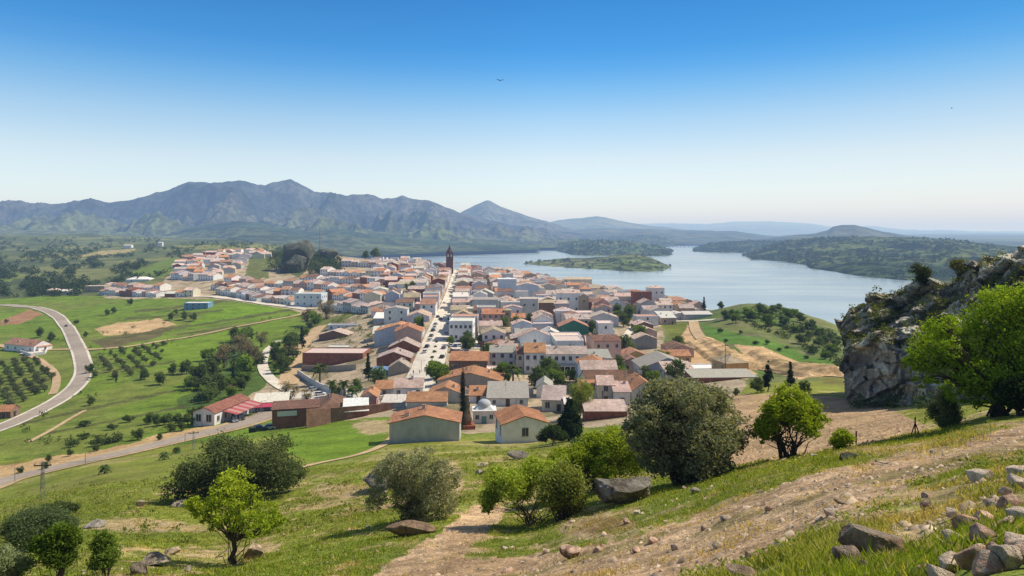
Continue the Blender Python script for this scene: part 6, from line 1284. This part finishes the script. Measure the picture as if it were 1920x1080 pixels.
scrub('cliff_grass', 'grass and small herbs growing on the ledges of the outcrop', np.array(pts), .4, 1.3, .14, 30, (.10, .12, .03), (.20, .22, .06), 91, 'grass')
pts = scatter(60, 1600, 1740, 738, 770, 92, None, 60); scrub('cliff_foot_scrub', 'low green brambles at the foot of the outcrop', pts, .8, 2.2, .18, 60, (.05, .08, .03), (.10, .14, .05), 93)
def crag(px, base, wpx, hpx, label, seed, yy=None):
    X, Y, Z = hit(px, base, 500); w, h = wpx*Y/F, hpx*Y/F
    me = rock_mesh(w, w*.8, h, (.09, .10, .075), seed, 5, cuts=14, rough=.16, mat=M['cliff'], col2=(.14, .145, .11)); o = place('crag', me, None, (X, Y+w*.2, Z)); tag(o, label, 'crag')
crag(556, 508, 62, 58, 'high dark crag standing at the back of the village', 5); crag(545, 512, 50, 36, 'lower dark rock in front of the high crag', 6); crag(612, 486, 40, 20, 'small grey rock right of the high crag', 8)
# ------------------------------------------------------------------ grass, herbs and gravel of the near slope
def grass():
    r = np.random.default_rng(101); V, Fc, C = [], [], []
    n = 165000; px = r.uniform(-100, 2020, n); Y = np.exp(r.uniform(math.log(3.6), math.log(105), n)); X = (px-CX)/F*Y; Z = gz(X, Y); py = HY+(H-Z)*F/Y
    ok = (py < 1180) & (py > 800); X, Y, Z, px, py = [a[ok] for a in (X, Y, Z, px, py)]
    Cz, tk, fd = zones(px, py, X, Y); d1 = fbm(X/.9, Y/.9, o=3, s=24); d2 = fbm(X/7, Y/7, o=3, s=25)
    green = (Cz[:, 1] > Cz[:, 0]*.93)
    ok = ~fd & np.where(tk, (d1 > .25) & (r.random(len(X)) < .35), np.where(green, d1 > -.35, d1 > .12))
    X, Y, Z, Cz, d2, d1 = [a[ok] for a in (X, Y, Z, Cz, d2, d1)]; m = len(X)
    k = 4; s = (r.uniform(.025, .065, m)*(1+.9*sstep(.0, .5, d2))*(1+Y/60)).repeat(k); B = np.stack([X, Y, Z-.01], 1).repeat(k, 0)+r.normal(size=(m*k, 3))*np.array([.06, .06, 0])*(1+Y.repeat(k)/40)[:, None]
    a = r.uniform(0, 2*math.pi, m*k); wd = (.010+.0011*Y.repeat(k))[:, None]*np.stack([np.cos(a), np.sin(a), 0*a], 1)*.55
    tip = B+np.stack([r.normal(size=m*k)*.5, r.normal(size=m*k)*.5, np.ones(m*k)], 1)*s[:, None]
    V = np.stack([B-wd, B+wd, tip], 1).reshape(-1, 3); Fc = np.arange(3*m*k).reshape(-1, 3)
    base = Cz.repeat(k, 0)*np.array([1.15, 1.22, .85]); st = r.random(m*k); straw = (st > .80+.12*(d1.repeat(k) < 0))[:, None]; yel = (st < .012)[:, None]
    c = np.where(straw, np.array((.46, .40, .17)), base*(r.uniform(.65, 1.35, m*k)[:, None])); c = np.where(yel, np.array((.62, .52, .05)), c)
    o = place('grass', np_mesh('grass', V, Fc, M['leaf'], col=c.repeat(3, 0))); tag(o, 'short spring grass and straw on the near slope', 'grass', kind='stuff')
    # herbs: small leafy clumps
    r = np.random.default_rng(103); n = 9000; px = r.uniform(-60, 1990, n); Y = np.exp(r.uniform(math.log(9), math.log(125), n)); X = (px-CX)/F*Y; Z = gz(X, Y); py = HY+(H-Z)*F/Y
    Cz, tk, fd = zones(px, py, X, Y); d = fbm(X/3, Y/3, o=3, s=26); ok = (py > 790) & ~fd & ~tk & (d > .02) & ~((px < 760) & (py < 900)); P = np.stack([X, Y, Z], 1)[ok]
    scrub('herbs', 'low leafy herbs and thistles on the near slope', P[Y[ok] < 45], .05, .16, .030, 18, (.20, .25, .05), (.34, .35, .11), 104, 'herbs', 2.2)
    scrub('weeds', 'taller weeds on the grassy slope above the near houses', P[Y[ok] >= 45], .15, .6, .10, 16, (.18, .22, .045), (.30, .31, .09), 105, 'weeds', 1.8)
grass()
def gravel():
    r = np.random.default_rng(111); n = 9000; px = r.uniform(-60, 1990, n); Y = np.exp(r.uniform(math.log(6), math.log(70), n)); X = (px-CX)/F*Y; Z = gz(X, Y); py = HY+(H-Z)*F/Y
    Cz, tk, fd = zones(px, py, X, Y); d = fbm(X/2, Y/2, o=3, s=27); ok = (py > 800) & (py < 1120) & ~fd & (tk & (r.random(n) < .75) | (d > .22) | (px > 1500) & (r.random(n) < .25)); X, Y, Z, tk = [a[ok] for a in (X, Y, Z, tk)]; m = len(X)
    O = np.array([(1, 0, 0), (0, 1, 0), (-1, 0, 0), (0, -1, 0), (0, 0, .8), (.6, .6, .35)]); Fo = np.array([(0, 5, 4), (5, 1, 4), (1, 2, 4), (2, 3, 4), (3, 0, 4), (0, 1, 5)])
    s = np.exp(r.normal(-3.35, .5, m)).clip(.012, .15); a = r.uniform(0, 6.28, m); c, sn = np.cos(a), np.sin(a)
    v = O[None]*(1+r.uniform(-.35, .35, (m, 6, 3))); x = v[..., 0]*c[:, None]-v[..., 1]*sn[:, None]; y = v[..., 0]*sn[:, None]+v[..., 1]*c[:, None]
    V = np.stack([x, y, v[..., 2]], -1)*s[:, None, None]+np.stack([X, Y, Z], 1)[:, None, :]; Fc = (Fo[None]+np.arange(m)[:, None, None]*6).reshape(-1, 3)
    col = np.array((.46, .36, .26))*r.uniform(.5, 1.35, (m, 1)); o = place('gravel', np_mesh('gravel', V.reshape(-1, 3), Fc, M['flat'], col=col.repeat(6, 0).clip(0, .7))); tag(o, 'loose stones and gravel on the earth track and bare patches', 'gravel', kind='stuff')
    # clods of the ploughed field
    n = 9000; px = r.uniform(1350, 1750, n); py = r.uniform(738, 880, n); P = []
    P = scatter(2200, 1352, 1748, 740, 878, 112, None, 30); pp, qq = proj(P[:, 0], P[:, 1], P[:, 2]); P = P[inpoly(pp, qq, FIELD)]; m = len(P)
    V = (O[None]*(1+r.uniform(-.4, .4, (m, 6, 3))))*r.uniform(.05, .17, (m, 1, 1))+P[:, None, :]; Fc = (Fo[None]+np.arange(m)[:, None, None]*6).reshape(-1, 3)
    o = place('clods', np_mesh('clods', V.reshape(-1, 3), Fc, M['flat'], col=(np.array((.47, .32, .20))*r.uniform(.6, 1.15, (m, 1))).repeat(6, 0))); tag(o, 'clods of dry earth over the ploughed field', 'earth clods', kind='stuff')
gravel()
# ------------------------------------------------------------------ chapel, ruined chimney
def chapel():
    X, Y, Z = hit(908, 792, 100); s = Y/F; root = empty('chapel', (X, Y, Z), R(4), 'small white chapel with a pale dome between the chimney ruin and pale house', 'chapel')
    w = 42*s; h = 24*s; b = MB(); b.box(-w/2, w/2, -w*.35, w*.45, -2, h, (.76, .72, .70)); b.obj('wall', M['wall'], root)
    b = MB(); cy = w*.05; n = 4; e = w*.54
    b.box(-w/2-.2, w/2+.2, -w*.35-.2, w*.45+.2, h, h+.25, (.78, .77, .75), bottom=True)
    for k in range(4):
        a0, a1 = k*math.pi/2+math.pi/4, (k+1)*math.pi/2+math.pi/4; r0 = w*.60; r1 = w*.36
        b.poly([(r0*math.cos(a0), cy+r0*math.sin(a0)*.8, h+.25), (r0*math.cos(a1), cy+r0*math.sin(a1)*.8, h+.25), (r1*math.cos(a1), cy+r1*math.sin(a1)*.9, h+1.1), (r1*math.cos(a0), cy+r1*math.sin(a0)*.9, h+1.1)], (.80, .79, .77))
    b.obj('roof', M['white'], root)
    b = MB(); rd = w*.30; b.lathe([(rd, h+.9)]+[(rd*math.cos(a), h+1.3+rd*.75*math.sin(a)) for a in np.linspace(0, math.pi/2*.999, 9)], 24, (0, cy), (.50, .52, .55)); o = b.obj('dome', M['wall'], root, smooth=True)
    b = MB(); b.box(-.7, .5, -w*.35-.08, -w*.35+.05, -.1, 2.0, (.14, .28, .27)); b.obj('door', M['skin'], root)
    for dx in (-.32, .30): place('window', WINS, root, (dx*w, -w*.35, 1.4))
chapel()
def ruin():
    X, Y, Z = hit(873, 804, 100); s = Y/F; h = 64*s; root = empty('chimney_ruin', (X, Y, Z), R(8), 'tapering ruined brick and stone chimney below the dark cypress', 'chimney')
    b = MB(); r = random.Random(4); n = 11
    for k in range(n):
        t0, t1 = k/n, (k+1)/n; w = (13-7.5*t0**.8)*s*r.uniform(.93, 1.07); c = (.34, .17, .11) if k < 3 else ((.36, .27, .21) if k % 2 else (.43, .34, .27))
        b.box(-w, w*r.uniform(.88, 1.05), -w*.8, w*.8, h*t0-(2 if k == 0 else 0), h*t1, c)
    b.obj('shaft', M['brick'], root); b = MB(); b.box(-18*s, 17*s, -15*s, 15*s, -1, 9*s, (.33, .13, .08)); b.obj('base', M['brick'], root)
ruin()
# ------------------------------------------------------------------ cars
def car_parts(col, L=4.2, W=1.75, Hh=1.48):
    c = (col,)*1; b = MB()
    pr = [(-L/2, .35), (-L/2, .75), (-L/2+.12, .88), (-L*.30, .95), (L*.26, .92), (L/2-.1, .78), (L/2, .62), (L/2, .35)]
    x0 = W/2
    for s in (-1, 1):
        P = [(x, s*x0, z) for x, z in pr]; b.poly(P if s < 0 else P[::-1], col)
    for (xa, za), (xb, zb) in zip(pr, pr[1:]+pr[:1]): b.poly([(xa, x0, za), (xa, -x0, za), (xb, -x0, zb), (xb, x0, zb)][::-1], col)
    b.poly([(-L*.34, -x0*.74, Hh), (L*.06, -x0*.74, Hh), (L*.06, x0*.74, Hh), (-L*.34, x0*.74, Hh)], col)
    body = b.mesh('body', M['paint']); b = MB(); lo = [(-L*.46, .9), (L*.24, .92)]; hi = [(-L*.345, Hh-.02), (L*.07, Hh-.02)]; y0, y1 = x0*.93, x0*.75
    A = [(lo[0][0], -y0, lo[0][1]), (lo[1][0], -y0, lo[1][1]), (lo[1][0], y0, lo[1][1]), (lo[0][0], y0, lo[0][1])]; B = [(hi[0][0], -y1, hi[0][1]), (hi[1][0], -y1, hi[1][1]), (hi[1][0], y1, hi[1][1]), (hi[0][0], y1, hi[0][1])]
    for k in range(4): b.poly([A[k], A[(k+1) % 4], B[(k+1) % 4], B[k]])
    glass = b.mesh('windows', M['glass']); b = MB(); b.tube([(0, -.1, 0), (0, .1, 0)], .32, 12); wh = b.mesh('wheel', M['rubber'])
    b = MB(); b.box(-.04, .04, -.18, .18, -.07, .07, bottom=True); hl = b.mesh('headlight', M['chrome']); return body, glass, wh, hl, L, W
CARS = {n: car_parts(c) for n, c in {'white': (.72, .72, .70), 'silver': (.42, .43, .45), 'dark': (.03, .035, .045), 'red': (.38, .03, .03), 'blue': (.05, .10, .28), 'grey': (.18, .19, .20)}.items()}
def car(px, py, rot, cn, label, group=None, ymin=100, name='parked_car'):
    X, Y, Z = hit(px, py, ymin); body, gl, wh, hl, L, W = CARS[cn]; r = empty(name, (X, Y, Z+.18), R(rot), label, 'car', group)
    place('body', body, r); place('windows', gl, r)
    for a in (-1, 1):
        for s in (-1, 1): place('wheel', wh, r, (a*L*.30, s*(W/2-.08), .32))
        place('headlight', hl, r, (L/2, a*W*.33, .68))
car(488, 808, 18, 'dark', 'dark car parked at the left end of the tall brick building'); car(503, 806, 190, 'silver', 'silver car parked against the corner of the tall brick building')
car(440, 792, -60, 'grey', 'grey car parked before the restaurant terrace'); car(452, 788, -60, 'dark', 'dark car before the restaurant terrace, right of the grey one')
SQ = [(845, 641), (852, 640), (860, 641), (868, 640), (846, 650), (854, 651), (862, 650), (870, 651), (848, 661), (857, 662), (866, 661), (875, 662)]
for i, (px, py) in enumerate(SQ): car(px, py, 85, ('white', 'silver', 'dark', 'grey', 'white', 'blue')[i % 6], 'car parked in the crowded rows on the market square', 'cars parked on the market square')
for px, py, rt_, cn, lab in [(806, 640, 80, 'white', 'white car on the left side of the main street'), (812, 622, 80, 'dark', 'dark car up the main street'), (817, 610, 80, 'silver', 'silver car near the middle of the main street'), (826, 600, 80, 'grey', 'grey car farthest up the main street'), (777, 742, 78, 'silver', 'silver car at the near end of the main street'), (786, 737, 78, 'dark', 'dark car at the near end of the main street'),
    (600, 742, 10, 'white', 'white car on the square by the white garden wall'), (588, 733, 40, 'silver', 'silver car beside the dirt lane end'), (640, 752, 5, 'blue', 'blue car on the square before the palms'), (655, 752, 5, 'dark', 'dark car on the square, right of the blue car'), (1166, 650, 85, 'white', 'white car parked on the side street'), (1164, 660, 85, 'silver', 'silver car parked nearest on the side street'), (1172, 640, 85, 'grey', 'grey car parked higher on the side street')]: car(px, py, rt_, cn, lab)
X, Y, Z = hit(124, 613, 200); car(124, 613, 118, 'dark', 'dark car driving on the curved valley road')
# ------------------------------------------------------------------ poles, masts, fence, wires
def pole(px, base, top, label, cat='pole', name='utility_pole', kind_='wood', ymin=60, r=.12, Y=None):
    if Y is None: X, Y, Z = hit(px, base, ymin)
    else: X = (px-CX)/F*Y; Z = g1(X, Y)
    h = (H-(top-HY)*Y/F)-Z; root = empty(name, (X, Y, Z), R(random.uniform(-20, 20)), label, cat); b = MB()
    if kind_ == 'lattice':
        w = max(.26, r*1.6)
        for sx in (-1, 1):
            for sy in (-1, 1): b.tube([(sx*w, sy*w, -.5), (sx*w*.35, sy*w*.35, h)], .035*max(1, Y/250), 4)
        n = max(4, int(h/1.3))
        for k in range(n):
            f0, f1 = 1-.65*k/n, 1-.65*(k+1)/n
            for s in (-1, 1):
                b.tube([(-w*f0, s*w*f0, h*k/n), (w*f1, s*w*f1, h*(k+1)/n)], 0.02*max(1, Y/250), 3, cap=False); b.tube([(s*w*f0, -w*f0, h*k/n), (s*w*f1, w*f1, h*(k+1)/n)], .02*max(1, Y/250), 3, cap=False)
        b.obj('mast', M['metal'], root)
    else: b.tube([(0, 0, -.6), (0, 0, h)], [r, r*.7], 8); b.obj('post', M['darkm'] if kind_ == 'wood' else M['metal'], root)
    if cat == 'pole':
        b = MB(); b.box(-1.1, 1.1, -.06, .06, h-.55, h-.4, bottom=True); b.obj('crossarm', M['darkm'], root)
        for q in (-.95, 0, .95):
            b = MB(); b.lathe([(.05, h-.4), (.08, h-.3), (.05, h-.15), (0, h-.12)], 6, (q, 0)); b.obj('insulator', M['metal'], root)
    elif cat == 'street lamp':
        b = MB(); b.tube([(0, 0, h-.1), (.6, 0, h+.1), (1.3, 0, h+.05)], .04, 5); b.box(.9, 1.5, -.12, .12, h, h+.1, bottom=True); b.obj('lamp_arm', M['metal'], root)
    return root, (X, Y, Z+h)
P_ = {}
P_[0] = pole(80, 938, 866, 'lattice power pole in the meadow at the left', kind_='lattice'); P_[1] = pole(363, 842, 808, 'lattice power pole beside the main road', kind_='lattice')
P_[2] = pole(1172, 752, 672, 'lattice power pole carrying a transformer above the pink roofs', kind_='lattice', r=.2); P_[3] = pole(1197, 750, 700, 'thick wooden pole right of the transformer pole'); P_[4] = pole(1215, 752, 690, 'thin wooden pole before the bright orange gable', r=.09); P_[5] = pole(1130, 768, 733, 'short stout post before the tall narrow cream house', 'post', 'post', r=.3)
pole(1360, 706, 645, 'tall dark pole beside the dirt track and ochre terrace', r=.12); pole(600, 470, 424, 'tall radio mast on the hill behind the crag', 'mast', 'radio_mast', 'lattice', Y=1150, r=.5)
b = MB(); b.box(-.6, .6, -.5, .5, 4.4, 6.0, (.10, .10, .11), bottom=True); X, Y, Z = P_[2][1]; o = b.obj('transformer', M['skin'], P_[2][0])
for px, ba, to, lab in [(28, 905, 878, 'street lamp beside the left end of the main road'), (160, 872, 850, 'second street lamp along the main road'), (347, 833, 812, 'street lamp left of the roadside lattice pole'), (700 - 210, 775, 752, 'street lamp before the bar awnings'), (520, 762, 740, 'street lamp left of the leafless tree'), (790, 700, 676, 'street lamp at the foot of the main street')]: pole(px, ba, to, lab, 'street lamp', 'street_lamp', 'metal', r=.08)
def wire(a, b_, label):
    b = MB(); a, b_ = Vector(a), Vector(b_); n = 16
    b.tube([a.lerp(b_, k/n)-Vector((0, 0, 1))*(a-b_).length*.03*4*(k/n)*(1-k/n) for k in range(n+1)], .018, 3, cap=False); tag(b.obj('wire', M['darkm']), label, 'wire')
wire(P_[0][1], P_[1][1], 'sagging wire between the meadow pole and the roadside pole'); wire(P_[2][1], P_[3][1], 'wire between the transformer pole and thick wooden pole')
def fence():
    X, Y, Z = hit(1716, 815, 25); root = empty('fence_post', (X, Y, Z), 0, 'braced wooden fence post standing on three legs at the field edge', 'fence post'); h = 30*Y/F
    for dx, dy, zt in ((0, 0, h*1.1), (-.34, -.1, 0), (.34, .1, 0)):
        b = MB()
        if dx == 0: b.tube([(0, 0, -.3), (0, 0, zt)], .035, 6); b.obj('post', M['darkm'], root)
        else: b.tube([(dx, dy, -.15), (0, 0, h*.75)], .03, 6); b.obj('brace', M['darkm'], root)
    X2, Y2, Z2 = hit(1605, 832, 25); b = MB(); b.tube([(0, 0, -.3), (.02, 0, 24*Y2/F)], .045, 6); o = b.obj('fence_post', M['darkm'], None, (X2, Y2, Z2)); tag(o, 'single short wooden post beside the small bright shrub', 'fence post')
    b = MB()
    for zz in (.45, .75):
        a, c = Vector((X, Y, Z+zz)), Vector((X2, Y2, Z2+zz-.2)); b.tube([a.lerp(c, k/8)-Vector((0, 0, .12*4*(k/8)*(1-k/8))) for k in range(9)], .006, 3)
    tag(b.obj('fence_wire', M['metal']), 'thin wires between the braced post and the single post', 'wire')
fence()
# ------------------------------------------------------------------ bridge, vultures, people, small things
Yb = H*F/(463.5-HY); x0, x1 = (1258-CX)/F*Yb, (1316-CX)/F*Yb; root = empty('road_bridge', ((x0+x1)/2, Yb, 0), 0, 'long low bridge on piers across the narrow arm of the lake', 'bridge')
b = MB(); b.box(-(x1-x0)/2, (x1-x0)/2, -6, 6, 9, 12, (.45, .45, .44), bottom=True); b.obj('deck', M['skin'], root)
for k in range(8):
    b = MB(); xx = -(x1-x0)/2+(x1-x0)*(k+.5)/8; b.box(xx-2, xx+2, -4, 4, -3, 8.98, (.42, .42, .41)); b.obj('pier', M['skin'], root)
def bird(px, py, Y, span, label):
    X, Z = (px-CX)/F*Y, H-(py-HY)*Y/F; b = MB(); c = (.02, .02, .022); root = empty('vulture', (X, Y, Z), R(12), label, 'bird', None)
    b = MB(); b.tube([(0, -.6, -.02), (0, -.35, 0), (0, .1, .02), (0, .4, 0), (0, .62, 0)], [.04, .13, .16, .10, .05], 8, c); b.poly([(-.06, .5, 0), (.06, .5, 0), (.22, .95, 0), (-.22, .95, 0)], c); b.obj('body', M['skin'], root)
    for s in (-1, 1):
        b = MB(); P = [(0, -.25, .05), (s*.5*span/2, -.40, .22), (s*.85*span/2, -.30, .30), (s*span/2, -.05, .28), (s*.8*span/2, .18, .28), (s*.4*span/2, .25, .18), (0, .28, .05)]
        b.poly(P if s > 0 else P[::-1], c); b.poly([(x, y, z-.03) for x, y, z in (P[::-1] if s > 0 else P)], c); b.obj('wing', M['skin'], root)
bird(938, 151, 230, 2.6, 'dark soaring bird high above the church tower'); bird(1785, 203, 420, 2.2, 'tiny dark bird high in the sky at the right')
def person_mesh(shirt, leg, step):
    me = bpy.data.meshes.new('person'); V = [(0, 0, .93), (0, 0, 1.12), (0, .01, 1.38), (0, 0, 1.50), (0, -.01, 1.64), (0, -.02, 1.74),
        (-.10, 0, .88), (-.11, -step*.35, .50), (-.11, -step*.2, .08), (-.11, -step*.2-.14, .04), (.10, 0, .88), (.11, step*.25, .50), (.11, step*.7, .10), (.11, step*.7-.14, .05),
        (-.19, .01, 1.40), (-.25, .06, 1.14), (-.25, -.08, .92), (-.25, -.12, .84), (.19, .01, 1.40), (.25, -.03, 1.14), (.25, .02, .92), (.25, .03, .84)]
    E_ = [(0, 1), (1, 2), (2, 3), (3, 4), (4, 5), (0, 6), (6, 7), (7, 8), (8, 9), (0, 10), (10, 11), (11, 12), (12, 13), (2, 14), (14, 15), (15, 16), (16, 17), (2, 18), (18, 19), (19, 20), (20, 21)]
    rad = [.15, .13, .15, .06, .10, .08, .09, .065, .045, .04, .09, .065, .045, .04, .065, .045, .033, .035, .065, .045, .033, .035]
    me.from_pydata(V, E_, []); o = bpy.data.objects.new('tmp', me); COL.objects.link(o); md = o.modifiers.new('s', 'SKIN'); o.modifiers.new('u', 'SUBSURF').levels = 1
    for i, r in enumerate(rad): me.skin_vertices[0].data[i].radius = (r, r)
    me.skin_vertices[0].data[0].use_root = True
    dg = bpy.context.evaluated_depsgraph_get(); ev = o.evaluated_get(dg); m2 = bpy.data.meshes.new_from_object(ev); bpy.data.objects.remove(o)
    n = len(m2.vertices); co_ = np.empty(n*3, np.float32); m2.vertices.foreach_get('co', co_); z = co_.reshape(-1, 3)[:, 2]
    c = np.where((z > 1.5)[:, None], np.array((.42, .26, .19)), np.where((z > .93)[:, None], np.array(shirt), np.array(leg))); c = np.where((z > 1.68)[:, None], np.array((.04, .03, .025)), c)
    a = m2.color_attributes.new('Col', 'FLOAT_COLOR', 'POINT'); q = np.ones((n, 4), np.float32); q[:, :3] = c; a.data.foreach_set('color', q.ravel()); m2.materials.clear(); m2.materials.append(M['skin']); return m2
PM = [person_mesh((.04, .05, .08), (.03, .03, .04), .25), person_mesh((.35, .05, .05), (.05, .06, .12), .15), person_mesh((.5, .5, .48), (.06, .05, .05), .2)]
for px, py, k, rz, lab in [(775, 703, 0, 10, 'person in dark clothes walking on the left pavement of the main street'), (787, 702, 2, 170, 'person in a pale shirt walking in the main street'), (835, 668, 1, 80, 'person in a red shirt at the corner of the market square')]:
    X, Y, Z = hit(px, py, 100); o = place('person', PM[k], None, (X, Y, Z+.2), R(rz)); tag(o, lab, 'person')
for i, (px, py, cn) in enumerate([(797, 662, 'white'), (801, 652, 'dark'), (809, 632, 'grey'), (815, 616, 'white'), (821, 596, 'dark'), (828, 580, 'silver'), (833, 570, 'white'), (837, 628, 'silver'), (835, 640, 'white'), (832, 655, 'grey'), (829, 672, 'dark'), (841, 610, 'white'), (843, 600, 'dark')]):
    car(px, py, 84, cn, 'small car parked along the kerbs of the main street', 'cars parked along the main street')
# hedge of the street median, bins by the road
for i, (px, py) in enumerate([(806, 690), (808, 682), (811, 672), (814, 662), (816, 652), (819, 643)]): mid('bush', px, py, 7 - i*.4, 'clipped shrub in the planted strip along the middle of the main street', 'shrub', 'shrubs of the main street median', name='median_shrub', ymin=150)
X, Y, Z = hit(473, 811, 120); b = MB(); b.box(-.9, .9, -.5, .5, .15, 1.3, (.03, .05, .035), bottom=True); root = empty('waste_container', (X, Y, Z), R(18), 'dark waste container beside the main road, left of the dark car', 'container'); b.obj('bin', M['skin'], root)
b = MB(); b.poly([(-.95, -.55, 1.31), (.95, -.55, 1.31), (.95, 0, 1.55), (-.95, 0, 1.55)], (.04, .06, .045)); b.poly([(-.95, 0, 1.55), (.95, 0, 1.55), (.95, .55, 1.31), (-.95, .55, 1.31)], (.04, .06, .045)); b.obj('lid', M['skin'], root)
for a in (-.75, .75):
    b = MB(); b.tube([(a, -.3, .1), (a, .3, .1)], .1, 8); b.obj('wheel', M['rubber'], root)

pts = scatter(150, 520, 590, 455, 508, 97, None, 600); pts = pts+np.array([0, 0, 1])*np.random.default_rng(3).uniform(0, 3, len(pts))[:, None]
scrub('crag_trees', 'trees growing around and below the dark crag', pts, 5, 9, 1.2, 30, (.07, .10, .035), (.14, .18, .06), 98, 'trees')
